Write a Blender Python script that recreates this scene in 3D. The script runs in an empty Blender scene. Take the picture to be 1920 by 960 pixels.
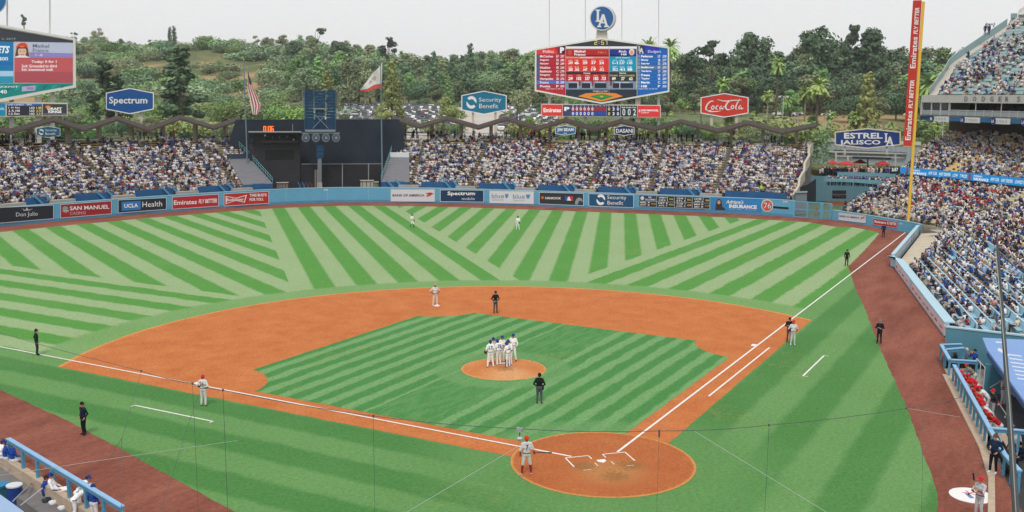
import bpy, math, random
import numpy as np
from mathutils import Vector, Matrix
random.seed(7); RNG = np.random.default_rng(7)
sc = bpy.context.scene
COL = sc.collection

# ------------------------------------------------------------------ camera
CAM = np.array([-43.728, -18.813, 17.599]); YAW, PITCH, ROLL, FPX, PY = .5016, -.1618, .0066, 1909.99, 12.27
def _rot():
    f = np.array([math.cos(YAW)*math.cos(PITCH), math.sin(YAW)*math.cos(PITCH), math.sin(PITCH)])
    r = np.cross(f, [0, 0, 1]); r /= np.linalg.norm(r); u = np.cross(r, f)
    return np.array([r*math.cos(ROLL)+u*math.sin(ROLL), -r*math.sin(ROLL)+u*math.cos(ROLL), f])
MR = _rot()
cam = bpy.data.cameras.new('camera'); co = bpy.data.objects.new('camera', cam); COL.objects.link(co)
co.matrix_world = Matrix(((MR[0][0], MR[1][0], -MR[2][0], CAM[0]), (MR[0][1], MR[1][1], -MR[2][1], CAM[1]),
                          (MR[0][2], MR[1][2], -MR[2][2], CAM[2]), (0, 0, 0, 1)))
cam.sensor_width = 36; cam.lens = FPX/1920*36; cam.shift_y = PY/1920; cam.clip_start = .5; cam.clip_end = 9000
sc.camera = co
# ------------------------------------------------------------------ survey helpers (photo pixel <-> place)
def ray(px, py): return np.array([(px-960)/FPX, -(py-480-PY)/FPX, 1.])@MR
def gp(px, py, z=0.):
    d = ray(px, py); return CAM+(z-CAM[2])/d[2]*d
def dp(px, py, D): return CAM+ray(px, py)*D
def pr(P):
    q = (np.asarray(P, float)-CAM)@MR.T
    return 960+FPX*q[..., 0]/q[..., 2], 480+PY-FPX*q[..., 1]/q[..., 2], q[..., 2]

# ------------------------------------------------------------------ world and sun (bright overcast with a soft sun)
SUN_EL, SUN_AZ = math.radians(56), math.radians(200)      # direction the light comes from, in the ground plane
w = bpy.data.worlds.new('World'); sc.world = w; w.use_nodes = True
nt = w.node_tree; nt.nodes.clear()
out = nt.nodes.new('ShaderNodeOutputWorld'); bg = nt.nodes.new('ShaderNodeBackground')
sky = nt.nodes.new('ShaderNodeTexSky'); sky.sky_type = 'NISHITA'; sky.sun_disc = False
sky.sun_elevation = SUN_EL; sky.sun_rotation = math.pi/2-SUN_AZ; sky.dust_density = 3
cl = nt.nodes.new('ShaderNodeTexNoise'); cl.inputs['Scale'].default_value = 2.2; cl.inputs['Detail'].default_value = 5
cr = nt.nodes.new('ShaderNodeMapRange'); cr.inputs['To Min'].default_value = 7.9; cr.inputs['To Max'].default_value = 8.7
cm = nt.nodes.new('ShaderNodeCombineColor'); mx = nt.nodes.new('ShaderNodeMix'); mx.data_type = 'RGBA'
mx.inputs['Factor'].default_value = .965
nt.links.new(cl.outputs['Fac'], cr.inputs['Value'])
for i in range(3):
    m_ = nt.nodes.new('ShaderNodeMath'); m_.operation = 'MULTIPLY'; m_.inputs[1].default_value = (1.0, 1.0, 1.005)[i]
    nt.links.new(cr.outputs['Result'], m_.inputs[0]); nt.links.new(m_.outputs[0], cm.inputs[i])
nt.links.new(sky.outputs[0], mx.inputs['A']); nt.links.new(cm.outputs[0], mx.inputs['B'])
nt.links.new(mx.outputs['Result'], bg.inputs['Color']); bg.inputs['Strength'].default_value = .1
nt.links.new(bg.outputs[0], out.inputs['Surface'])
sun = bpy.data.lights.new('sun', 'SUN'); sun.energy = 1.5; sun.angle = math.radians(11); sun.color = (1, .95, .88)
so = bpy.data.objects.new('sun', sun); COL.objects.link(so)
sd = Vector((math.cos(SUN_AZ)*math.cos(SUN_EL), math.sin(SUN_AZ)*math.cos(SUN_EL), math.sin(SUN_EL)))
so.rotation_euler = sd.to_track_quat('Z', 'Y').to_euler()
vs = sc.view_settings; vs.view_transform = 'Standard'; vs.look = 'None'; vs.exposure = .1; vs.gamma = 1; vs.use_curve_mapping = False
sc.cycles.max_bounces = 5; sc.cycles.diffuse_bounces = 3; sc.cycles.volume_bounces = 0

# ------------------------------------------------------------------ materials
def lin(c):
    if isinstance(c, str): c = [int(c[i:i+2], 16) for i in (0, 2, 4)]
    return tuple(((x/255/12.92) if x <= 10 else ((x/255+.055)/1.055)**2.4) for x in c)
class E_:
    """small arithmetic wrapper over shader math nodes"""
    def __init__(s, nt, v): s.nt, s.v = nt, v
    def op(s, o, *a):
        n = s.nt.nodes.new('ShaderNodeMath'); n.operation = o
        for i, x in enumerate((s,)+a):
            x = x.v if isinstance(x, E_) else x
            if isinstance(x, (int, float)): n.inputs[i].default_value = x
            else: s.nt.links.new(x, n.inputs[i])
        return E_(s.nt, n.outputs[0])
    def __add__(s, o): return s.op('ADD', o)
    __radd__ = __add__
    def __sub__(s, o): return s.op('SUBTRACT', o)
    def __rsub__(s, o): return (s*-1.)+o
    def __mul__(s, o): return s.op('MULTIPLY', o)
    __rmul__ = __mul__
    def __truediv__(s, o): return s.op('DIVIDE', o)
    def __lt__(s, o): return s.op('LESS_THAN', o)
    def __gt__(s, o): return s.op('GREATER_THAN', o)
    def frac(s): return s.op('FRACT')
    def absv(s): return s.op('ABSOLUTE')
    def mx(s, o): return s.op('MAXIMUM', o)
    def mn(s, o): return s.op('MINIMUM', o)
    def step(s, a, b):   # smooth 0..1 between a and b
        n = s.nt.nodes.new('ShaderNodeMapRange'); n.interpolation_type = 'SMOOTHSTEP'
        s.nt.links.new(s.v, n.inputs['Value']); n.inputs['From Min'].default_value = a; n.inputs['From Max'].default_value = b
        return E_(s.nt, n.outputs['Result'])
def mat(name, color, rough=.8, spec=.25, noise=0., nscale=1., metal=0., emit=0., rnd=0., bump=0., bscale=20., coord='Object', hue=None):
    m = bpy.data.materials.new(name); m.use_nodes = True; nt = m.node_tree; b = nt.nodes['Principled BSDF']
    b.inputs['Roughness'].default_value = rough; b.inputs['Specular IOR Level'].default_value = spec; b.inputs['Metallic'].default_value = metal
    c = lin(color) if not (isinstance(color, tuple) and max(color) <= 1) else color
    b.inputs['Base Color'].default_value = (*c, 1); sock = None
    if noise or rnd or bump: tc = nt.nodes.new('ShaderNodeTexCoord')
    if noise:
        n = nt.nodes.new('ShaderNodeTexNoise'); n.inputs['Scale'].default_value = nscale; n.inputs['Detail'].default_value = 6; n.inputs['Roughness'].default_value = .65
        nt.links.new(tc.outputs[coord], n.inputs['Vector'])
        r = nt.nodes.new('ShaderNodeMapRange'); r.inputs['From Min'].default_value = .3; r.inputs['From Max'].default_value = .7
        r.inputs['To Min'].default_value = 1-noise; r.inputs['To Max'].default_value = 1+noise; nt.links.new(n.outputs['Fac'], r.inputs['Value'])
        h = nt.nodes.new('ShaderNodeHueSaturation'); h.inputs['Color'].default_value = (*c, 1); nt.links.new(r.outputs[0], h.inputs['Value']); sock = h.outputs[0]
    if rnd:
        oi = nt.nodes.new('ShaderNodeObjectInfo'); h = nt.nodes.new('ShaderNodeHueSaturation')
        if sock: nt.links.new(sock, h.inputs['Color'])
        else: h.inputs['Color'].default_value = (*c, 1)
        r = nt.nodes.new('ShaderNodeMapRange'); r.inputs['To Min'].default_value = 1-rnd; r.inputs['To Max'].default_value = 1+rnd
        nt.links.new(oi.outputs['Random'], r.inputs['Value']); nt.links.new(r.outputs[0], h.inputs['Value'])
        if hue:
            f = (E_(nt, oi.outputs['Random'])*7.31).frac()
            r2 = nt.nodes.new('ShaderNodeMapRange'); r2.inputs['To Min'].default_value = .5-hue; r2.inputs['To Max'].default_value = .5+hue
            nt.links.new(f.v, r2.inputs['Value']); nt.links.new(r2.outputs[0], h.inputs['Hue'])
        sock = h.outputs[0]
    if sock: nt.links.new(sock, b.inputs['Base Color'])
    if bump:
        n = nt.nodes.new('ShaderNodeTexNoise'); n.inputs['Scale'].default_value = bscale; n.inputs['Detail'].default_value = 4
        nt.links.new(tc.outputs[coord], n.inputs['Vector']); bu = nt.nodes.new('ShaderNodeBump'); bu.inputs['Strength'].default_value = bump
        nt.links.new(n.outputs['Fac'], bu.inputs['Height']); nt.links.new(bu.outputs[0], b.inputs['Normal'])
    if emit:
        b.inputs['Emission Color'].default_value = (*c, 1); b.inputs['Emission Strength'].default_value = emit
    return m
_mc = {}
def M(name, *a, **k):
    if name not in _mc: _mc[name] = mat(name, *a, **k)
    return _mc[name]
def paint(hexc, emit=0., rough=.6):
    k = 'paint_%s%s' % (hexc, '_lit' if emit else '')
    c = tuple(x*.92 for x in lin(hexc))
    return M(k, c, rough, .3, emit=emit) if not emit else M(k, tuple(x*.6 for x in c), .4, .2, emit=.9)
# ------------------------------------------------------------------ mesh builder
class MB:
    def __init__(s): s.v, s.f, s.m = [], [], []
    def add(s, v, f, m=0):
        n = len(s.v); s.v += [tuple(p) for p in v]; s.f += [tuple(i+n for i in q) for q in f]; s.m += [m]*len(f); return s
    def box(s, c, d, R=None, m=0):
        c = np.array(c, float); V = []
        for i in (-.5, .5):
            for j in (-.5, .5):
                for k in (-.5, .5):
                    p = np.array([i*d[0], j*d[1], k*d[2]]); V.append(c+(R@p if R is not None else p))
        return s.add(V, [(0, 1, 3, 2), (4, 6, 7, 5), (0, 4, 5, 1), (2, 3, 7, 6), (0, 2, 6, 4), (1, 5, 7, 3)], m)
    def beam(s, a, b, wd, h, m=0, up=(0, 0, 1)):
        a, b = np.array(a, float), np.array(b, float); d = b-a; L = np.linalg.norm(d); x = d/L
        y = np.cross(up, x); y = y/np.linalg.norm(y) if np.linalg.norm(y) > 1e-6 else np.array([0, 1., 0]); z = np.cross(x, y)
        return s.box((a+b)/2, (L, wd, h), np.stack([x, y, z], 1), m)
    def tube(s, P, R, n=6, m=0, cap=True):
        P = [np.array(p, float) for p in P]
        if not hasattr(R, '__len__'): R = [R]*len(P)
        V = []
        for i, p in enumerate(P):
            d = P[min(i+1, len(P)-1)]-P[max(i-1, 0)]; d /= np.linalg.norm(d)+1e-9
            a = np.cross(d, [0, 0, 1.]); a = np.cross(d, [1., 0, 0]) if np.linalg.norm(a) < .1 else a
            a /= np.linalg.norm(a); b = np.cross(d, a)
            for k in range(n):
                t = 2*math.pi*k/n; V.append(p+R[i]*(a*math.cos(t)+b*math.sin(t)))
        F = [(i*n+k, i*n+(k+1) % n, (i+1)*n+(k+1) % n, (i+1)*n+k) for i in range(len(P)-1) for k in range(n)]
        if cap: F += [tuple(range(n))[::-1], tuple(range((len(P)-1)*n, len(P)*n))]
        return s.add(V, F, m)
    def disc(s, c, r, z0, z1, n=32, m=0, r1=None):
        r1 = r if r1 is None else r1
        V = [(c[0]+r*math.cos(2*math.pi*k/n), c[1]+r*math.sin(2*math.pi*k/n), z0) for k in range(n)]
        V += [(c[0]+r1*math.cos(2*math.pi*k/n), c[1]+r1*math.sin(2*math.pi*k/n), z1) for k in range(n)]
        return s.add(V, [(k, (k+1) % n, n+(k+1) % n, n+k) for k in range(n)]+[tuple(range(n, 2*n)), tuple(range(n))[::-1]], m)
    def poly(s, P, z, m=0): return s.add([(p[0], p[1], z) for p in P], [tuple(range(len(P)))], m)
    def grid(s, rows, m=0, mfn=None):   # rows: list of lists of points
        n = len(rows[0]); base = len(s.v); s.v += [tuple(p) for r in rows for p in r]
        for i in range(len(rows)-1):
            for j in range(n-1):
                s.f.append((base+i*n+j, base+i*n+j+1, base+(i+1)*n+j+1, base+(i+1)*n+j)); s.m.append(mfn(i, j) if mfn else m)
        return s
    def build(s, name, mats, parent=None, smooth=False, origin=None):
        me = bpy.data.meshes.new(name); L = np.array(parent.location if parent is not None and origin is None else (origin if origin is not None else (0, 0, 0)), float)
        if parent is not None and parent.parent is not None and origin is None: L = L+np.array(parent.parent.location)
        me.from_pydata([tuple(np.asarray(p)-L) for p in s.v], [], s.f)
        for m in (mats if isinstance(mats, (list, tuple)) else [mats]): me.materials.append(m)
        if len(me.materials) > 1: me.polygons.foreach_set('material_index', s.m)
        if smooth: me.polygons.foreach_set('use_smooth', [True]*len(me.polygons))
        me.update()
        o = bpy.data.objects.new(name, me); COL.objects.link(o)
        if parent is not None: o.parent = parent
        elif origin is not None: o.location = tuple(L)
        return o
def tag(o, label=None, cat=None, group=None, kind=None):
    if label: o['label'] = label
    if cat: o['category'] = cat
    if group: o['group'] = group
    if kind: o['kind'] = kind
    return o
def thing(name, label, cat, loc, group=None):
    o = bpy.data.objects.new(name, None); COL.objects.link(o); o.location = tuple(float(x) for x in loc); o.empty_display_size = .3
    return tag(o, label, cat, group)
def solo(mb, name, mats, label, cat, loc, group=None, smooth=False):
    return tag(mb.build(name, mats, origin=loc, smooth=smooth), label, cat, group)
def struct(mb, name, mats, smooth=False): return tag(mb.build(name, mats, smooth=smooth), kind='structure')
def dup(root, loc, rotz=0., scale=1., label=None, group=None):
    r = root.copy(); COL.objects.link(r); r.location = tuple(float(x) for x in loc); r.rotation_euler = (0, 0, rotz)
    r.scale = (scale,)*3 if not hasattr(scale, '__len__') else scale
    if label: r['label'] = label
    if group: r['group'] = group
    for ch in list(root.children):
        c = ch.copy(); COL.objects.link(c); c.parent = r
        for g in ch.children:
            d = g.copy(); COL.objects.link(d); d.parent = c
    return r
# ------------------------------------------------------------------ flat lettering
_tc = {}
def text_mesh(s, bold=0., shear=0.):
    k = (s, bold, shear)
    if k in _tc: return _tc[k]
    cu = bpy.data.curves.new('t', 'FONT'); cu.body = s; cu.resolution_u = 2; cu.offset = bold; cu.shear = shear
    o = bpy.data.objects.new('t', cu); me = o.to_mesh()
    V = np.array([v.co[:2] for v in me.vertices]).reshape(-1, 2); F = [tuple(p.vertices) for p in me.polygons]
    o.to_mesh_clear(); bpy.data.objects.remove(o); bpy.data.curves.remove(cu)
    lo, hi = V.min(0), V.max(0); V = (V-lo)/np.maximum(hi-lo, 1e-6); _tc[k] = (V, F); return V, F
class VS:
    """upright surface over a plan polyline; at(px,py,w) puts a photo point on it, w metres towards the camera"""
    def __init__(s, pts, zsh=0.):
        s.p = np.array(pts, float)[:, :2]
        d = np.diff(s.p, axis=0); s.L = np.r_[0, np.cumsum(np.hypot(*d.T))]
        s.q = []
        for i in range(len(s.p)-1):
            n = np.array([-d[i][1], d[i][0]]); n /= np.hypot(*n)
            if n@(CAM[:2]-s.p[i]) < 0: n = -n
            s.q.append((s.p[i], d[i], n))
    def at(s, px, py, w=0.):
        r = ray(px, py); best = None
        for i, (a, d, n) in enumerate(s.q):
            den = r[0]*(-d[1])+r[1]*d[0]
            if abs(den) < 1e-9: continue
            e = a+n*w-CAM[:2]; t = (e[0]*(-d[1])+e[1]*d[0])/den; u = ((CAM[:2]+t*r[:2])-(a+n*w))@d/(d@d)
            cost = max(0, -u, u-1)
            if t > 0 and (best is None or cost < best[0]-1e-6): best = (cost, t)
        return CAM+best[1]*r
    def sz(s, u, z, w=0.):    # by length along the line and height
        i = int(min(max(np.searchsorted(s.L, u)-1, 0), len(s.q)-1)); a, d, n = s.q[i]
        p = a+d*(u-s.L[i])/(s.L[i+1]-s.L[i])+n*w; return np.array([p[0], p[1], z])
    def length(s, px, py=400):
        p = s.at(px, py)[:2]; best = None
        for i, (a, d, n) in enumerate(s.q):
            u = min(max((p-a)@d/(d@d), 0), 1); e = np.hypot(*(a+d*u-p))
            if best is None or e < best[0]: best = (e, s.L[i]+u*(s.L[i+1]-s.L[i]))
        return best[1]
def face_plane(px, py, D, turn=0.):
    """upright plane through a photo point at distance D, square to the line of sight plus a turn"""
    c = dp(px, py, D); v = c[:2]-CAM[:2]; a = math.atan2(v[1], v[0])+math.pi/2+math.radians(turn); t = np.array([math.cos(a), math.sin(a)])
    return VS([c[:2]-t*30, c[:2]+t*30])
def ppoly(mb, S, P, w0, w1, m=0, sub=1):
    """solid plate whose outline is given in photo pixels on surface S, from w0 to w1"""
    if sub > 1:
        Q = []
        for i in range(len(P)):
            a, b = P[i], P[(i+1) % len(P)]
            Q += [(a[0]+(b[0]-a[0])*k/sub, a[1]+(b[1]-a[1])*k/sub) for k in range(sub)]
        P = Q
    n = len(P); V = [S.at(x, y, w1) for x, y in P]+[S.at(x, y, w0) for x, y in P]
    F = [tuple(range(n)), tuple(range(n, 2*n))[::-1]]+[(i, n+i, n+(i+1) % n, (i+1) % n) for i in range(n)]
    return mb.add(V, F, m)
def ptext(mb, S, s, x0, y0, x1, y1, w=.04, bold=.01, shear=0., m=0, slope=0., slope2=None):
    """lettering filling the photo box x0,y0 (top left) - x1,y1 (bottom right); slope = drop in px over the width"""
    V, F = text_mesh(s, bold, shear); s2 = slope if slope2 is None else slope2
    P = [S.at(x0+(x1-x0)*u, (y1+s2*u)+((y0+slope*u)-(y1+s2*u))*v, w) for u, v in V]
    return mb.add(P, F, m)
def pellipse(cx, cy, rx, ry, n=24, a0=0, a1=360, ):
    return [(cx+rx*math.cos(math.radians(a0+(a1-a0)*k/n)), cy+ry*math.sin(math.radians(a0+(a1-a0)*k/n))) for k in range(n if a1-a0 == 360 else n+1)]
def pring(mb, S, P, wd, w0, w1, m=0):
    """border band of width wd px running inside outline P"""
    n = len(P); c = np.mean(np.array(P), 0)
    Q = []
    for i in range(n):
        a, b, d = (np.array(P[j % n], float) for j in (i-1, i, i+1)); e1 = (b-a)/np.linalg.norm(b-a); e2 = (d-b)/np.linalg.norm(d-b)
        n1, n2 = np.array([-e1[1], e1[0]]), np.array([-e2[1], e2[0]])
        if n1@(c-b) < 0: n1, n2 = -n1, -n2
        t = n1+n2; t /= t@n1; Q.append(b+t*wd)
    for i in range(n): ppoly(mb, S, [P[i], P[(i+1) % n], tuple(Q[(i+1) % n]), tuple(Q[i])], w0, w1, m)
    return mb
def offset(poly, d):
    """shift a plan polyline d metres to its right-hand side"""
    P = np.array(poly, float); T = np.gradient(P, axis=0); T /= np.linalg.norm(T, axis=1)[:, None]
    return P+d*np.stack([T[:, 1], -T[:, 0]], 1)
def smooth_line(P, step=1.):
    P = np.array(P, float); L = np.r_[0, np.cumsum(np.hypot(*np.diff(P, axis=0).T))]
    s = np.arange(0, L[-1]+step, step); Q = np.stack([np.interp(s, L, P[:, i]) for i in (0, 1)], 1)
    for _ in range(12):
        Q[1:-1] = .25*Q[:-2]+.5*Q[1:-1]+.25*Q[2:]
    return Q
# ================================================================== THE FIELD
FT = .3048
WALL = [(-12, 103), (10, 106.5), (28, 107), (41.6, 105.9), (50.2, 104.3), (60.6, 102.0), (72.6, 98.2), (80.0, 95.3), (86.0, 91.6), (90.7, 87.2), (94.4, 81.4), (97.6, 74.6),
        (100.2, 66.8), (102.0, 60.0), (104.4, 50.4), (106.6, 40.5), (108.6, 30.8), (109.7, 21.1), (109.6, 16.3), (109.3, 11.8), (105.3, 6.3), (99.9, -.2), (97.8, -1.9)]
WS = VS(WALL)
FOULR = [(97.8, -1.9), (83.5, -2.45), (69.4, -3), (62.9, -4.7), (48.4, -8.5), (35.9, -11.8), (29, -12.1), (20.8, -14), (12.8, -16.1), (10.7, -16.6), (4.6, -17.9), (0, -19)]
LDUG = [(-17.6, 10.5), (-14.0, 25.3), (-12.6, 31)]
mb = MB(); mb.poly([(-1000, -1000), (1400, -1000), (1400, 1400), (-1000, 1400)], -2.6)
struct(mb, 'ground', M('ground_soil', (.13, .11, .085), .95, .1, noise=.2, nscale=.05))
TRK = WALL+FOULR[1:]+[(-10, -22), (-24, -18), (-24, -4), (-20.5, 2)]+LDUG+[(-12, 45), (-10, 60), (-12, 90)]
m = M('track_clay', lin('8a564c'), .95, .1); nt = m.node_tree; b = nt.nodes['Principled BSDF']
tc = nt.nodes.new('ShaderNodeTexCoord'); n1 = nt.nodes.new('ShaderNodeTexNoise'); n1.inputs['Scale'].default_value = .22; n1.inputs['Detail'].default_value = 8; n1.inputs['Roughness'].default_value = .7
mp = nt.nodes.new('ShaderNodeMapping'); mp.inputs['Scale'].default_value = (.45, 1.6, 1); nt.links.new(tc.outputs['Object'], mp.inputs[0]); nt.links.new(mp.outputs[0], n1.inputs[0])
cr = nt.nodes.new('ShaderNodeValToRGB'); cr.color_ramp.elements[0].position = .28; cr.color_ramp.elements[1].position = .78
cr.color_ramp.elements[0].color = (*lin('6c3c33'), 1); cr.color_ramp.elements[1].color = (*lin('9c6452'), 1)
n2 = nt.nodes.new('ShaderNodeTexNoise'); n2.inputs['Scale'].default_value = 3.5; n2.inputs['Detail'].default_value = 8; n2.inputs['Roughness'].default_value = .8; nt.links.new(tc.outputs['Object'], n2.inputs[0])
h = nt.nodes.new('ShaderNodeHueSaturation'); r = nt.nodes.new('ShaderNodeMapRange'); r.inputs['From Min'].default_value = .3; r.inputs['From Max'].default_value = .7; r.inputs['To Min'].default_value = .68; r.inputs['To Max'].default_value = 1.34
nt.links.new(n2.outputs[0], r.inputs[0]); nt.links.new(r.outputs[0], h.inputs['Value']); nt.links.new(n1.outputs[0], cr.inputs[0]); nt.links.new(cr.outputs[0], h.inputs['Color']); nt.links.new(h.outputs[0], b.inputs['Base Color'])
struct(MB().poly(TRK, -.012), 'warning_track', m)

# grass
W2 = [tuple(p) for p in offset(WALL, 5.3)]
W2 = [p for p in W2 if p[1] > 8]
GRASS = W2+[(101.9, 7.2), (98.6, 3.6), (96.9, 2.9), (79.8, 1.8), (66.8, 1.2), (63.5, .3), (57.3, -1.1), (44, -4.6), (31.6, -7.7), (16.9, -11.6), (9.3, -13.4), (5.3, -14.4), (3.2, -14.8), (1.2, -14.9),
                (-6, -13.6), (-12, -8), (-15, 0), (-14.6, 5), (-13.2, 11.4), (-8.9, 26.6), (-6.6, 36.6), (-5, 60), (-6, 97)]
def grass_mat(name, infield):
    m = bpy.data.materials.new(name); m.use_nodes = True; nt = m.node_tree; b = nt.nodes['Principled BSDF']
    b.inputs['Roughness'].default_value = .85; b.inputs['Specular IOR Level'].default_value = .15
    tc = nt.nodes.new('ShaderNodeTexCoord'); sp = nt.nodes.new('ShaderNodeSeparateXYZ'); nt.links.new(tc.outputs['Object'], sp.inputs[0])
    # tiny wobble so that mower edges are not ruler straight
    wn = nt.nodes.new('ShaderNodeTexNoise'); wn.inputs['Scale'].default_value = .6; wn.inputs['Detail'].default_value = 5; nt.links.new(tc.outputs['Object'], wn.inputs[0])
    wob = (E_(nt, wn.outputs[0])-.5)*.7
    x = E_(nt, sp.outputs[0])+wob; y = E_(nt, sp.outputs[1])+wob*.8
    sm = .1
    def stripe(v, off, per, duty=.5, s=sm):   # 1 on dark stripes starting at off
        f = ((v-off)/per).frac(); return f.step(0, s)*(1.-f.step(duty, duty+s))
    if not infield:
        a = 62.5*math.pi/180; u = (x-y)*.70711; w2_ = x*math.sin(a)-y*math.cos(a); a4 = 22.8*math.pi/180; v4 = x*math.sin(a4)-y*math.cos(a4)
        d1 = stripe(x, 18.55, 4.1); d5 = stripe(y, 19.15, 4.03)
        w0 = [gp(q[0]/3, 380+q[1]/3) for q in ((475, 135), (1190, 480))]; cB = sum(p[0]*math.sin(a)-p[1]*math.cos(a) for p in w0)/2
        d2 = stripe(w2_, cB-1.0, 4.12); d3 = stripe(u, -9.5, 4.0); d4 = stripe(v4, -1.65-.93, 3.72)
        z1 = x < 20.6; z5 = y < 21.2; z3 = (u > -11.3)*(u < 8.5); z4 = u > 8.5
        in2 = (x > 22.3)*(u < -11.3); in4 = (y > 23.0)*(u > 10.3); in3 = (u > -9.5)*(u < 8.5)
        inf = (x > 0.)*(y > 0.)
        d = z1*d1+(1.-z1)*(z5*d5+(1.-z5)*(in3*d3+in4*d4+in2*d2))
        # rolled collar along the dirt arc
        dx, dy = E_(nt, sp.outputs[0])-13.04, E_(nt, sp.outputs[1])-13.04; rr = (dx*dx+dy*dy).op('SQRT')+wob*1.4
        col_ = rr.step(31.6, 32.6); d = d*col_+(1.-col_)*.55
        # foul ground bands, along each line
        fR = (y*-1.); fr = stripe(fR, 5.6, 4.2, .5, .12); fl = stripe(x*-1., 5.5, 4.2, .5, .12)
        isR = (y < 0.)*(x > y); foulR = fr*.5+.35; isL = (x < 0.)*(y > x); foulL = fl*.5+.4
        home = (x*x+y*y).op('SQRT').step(5, 11)
        d = d*(1.-isR)*(1.-isL)+isR*(foulR*home+.5*(1.-home))+isL*(1.-isR)*(foulL*home+.5*(1.-home))
        near = (x+y).step(100, 10)   # unused ramp kept at 0..1 for colour drift towards the infield
        cA, cB_ = '569740', '9ab382'
        sat2 = (1.-inf)*1.
    else:
        s = stripe(y, 1.0, 1.56, .52, .16); lane = (y > 10.35)*(y < 14.9)
        dx, dy = x-12.71, y-12.71; rr = (dx*dx+dy*dy).op('SQRT')
        st = nt.nodes.new('ShaderNodeTexNoise'); mp = nt.nodes.new('ShaderNodeMapping'); mp.inputs['Rotation'].default_value = (0, 0, .35); mp.inputs['Scale'].default_value = (.5, 3.2, 1)
        nt.links.new(tc.outputs['Object'], mp.inputs[0]); nt.links.new(mp.outputs[0], st.inputs[0]); st.inputs['Scale'].default_value = 1.; st.inputs['Detail'].default_value = 3
        lane_d = E_(nt, st.outputs[0]).step(.38, .62)*.4+.6
        d = s*(1.-lane)+lane*lane_d
        ring = rr.step(2.7, 3.0)*(1.-rr.step(4.2, 4.8)); d = d*(1.-ring*.75)+ring*.3*.75
        dh = (x*x+y*y).op('SQRT'); hr = 1.-dh.step(6, 7); d = d*(1.-hr*.7)+hr*.2
        cA, cB_ = '4a8a47', '76a468'; sat2 = None
    n = nt.nodes.new('ShaderNodeTexNoise'); n.inputs['Scale'].default_value = 1.6; n.inputs['Detail'].default_value = 9; n.inputs['Roughness'].default_value = .75; nt.links.new(tc.outputs['Object'], n.inputs[0])
    n3 = nt.nodes.new('ShaderNodeTexNoise'); n3.inputs['Scale'].default_value = 5.; n3.inputs['Detail'].default_value = 8; n3.inputs['Roughness'].default_value = .85; nt.links.new(tc.outputs['Object'], n3.inputs[0])
    n4 = nt.nodes.new('ShaderNodeTexNoise'); n4.inputs['Scale'].default_value = .13; n4.inputs['Detail'].default_value = 4; nt.links.new(tc.outputs['Object'], n4.inputs[0])
    d = d+(E_(nt, n.outputs[0])-.5)*.9+(E_(nt, n4.outputs[0])-.5)*.55+(E_(nt, n3.outputs[0])-.5)*.5
    def rgb(c):
        k = nt.nodes.new('ShaderNodeRGB'); k.outputs[0].default_value = (*[q*.84 for q in lin(c)], 1); return k.outputs[0]
    def mixc(f, a, b_):
        k = nt.nodes.new('ShaderNodeMix'); k.data_type = 'RGBA'; nt.links.new(f, k.inputs['Factor']); nt.links.new(a, k.inputs['A']); nt.links.new(b_, k.inputs['B']); return k.outputs['Result']
    c = mixc(d.v, rgb(cB_), rgb(cA))
    if sat2 is not None:
        c2 = mixc(d.v, rgb('78a464'), rgb('46813e')); c = mixc(sat2.v, c, c2)
    bro = E_(nt, n.outputs[0])*.5+E_(nt, n4.outputs[0])*.5; c = mixc((bro.step(.54, .68)*.28).v, c, rgb('a3a060'))
    h = nt.nodes.new('ShaderNodeHueSaturation'); nt.links.new(c, h.inputs['Color']); nt.links.new(((E_(nt, n3.outputs[0])-.5)*2.3+(E_(nt, n.outputs[0])-.5)*.6+1.).v, h.inputs['Value'])
    nt.links.new(h.outputs[0], b.inputs['Base Color'])
    bu = nt.nodes.new('ShaderNodeBump'); bu.inputs['Strength'].default_value = .35; bu.inputs['Distance'].default_value = .04; nt.links.new(n3.outputs[0], bu.inputs['Height']); nt.links.new(bu.outputs[0], b.inputs['Normal'])
    return m
GM, GI = grass_mat('mown_outfield_grass', False), grass_mat('mown_infield_grass', True)
def rag(P, amp=.05, step=.6, seed=3):
    """outline redrawn with short steps and a slightly uneven edge"""
    r = random.Random(seed); Q = []
    for i in range(len(P)):
        a, b = np.array(P[i][:2], float), np.array(P[(i+1) % len(P)][:2], float); n = max(1, int(np.linalg.norm(b-a)/step)); t = (b-a)/(np.linalg.norm(b-a)+1e-9)
        for k in range(n): Q.append(tuple(a+(b-a)*k/n+np.array([-t[1], t[0]])*r.uniform(-amp, amp)))
    return Q
struct(MB().poly(rag(GRASS), -.006), 'outfield_grass', GM)
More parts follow.
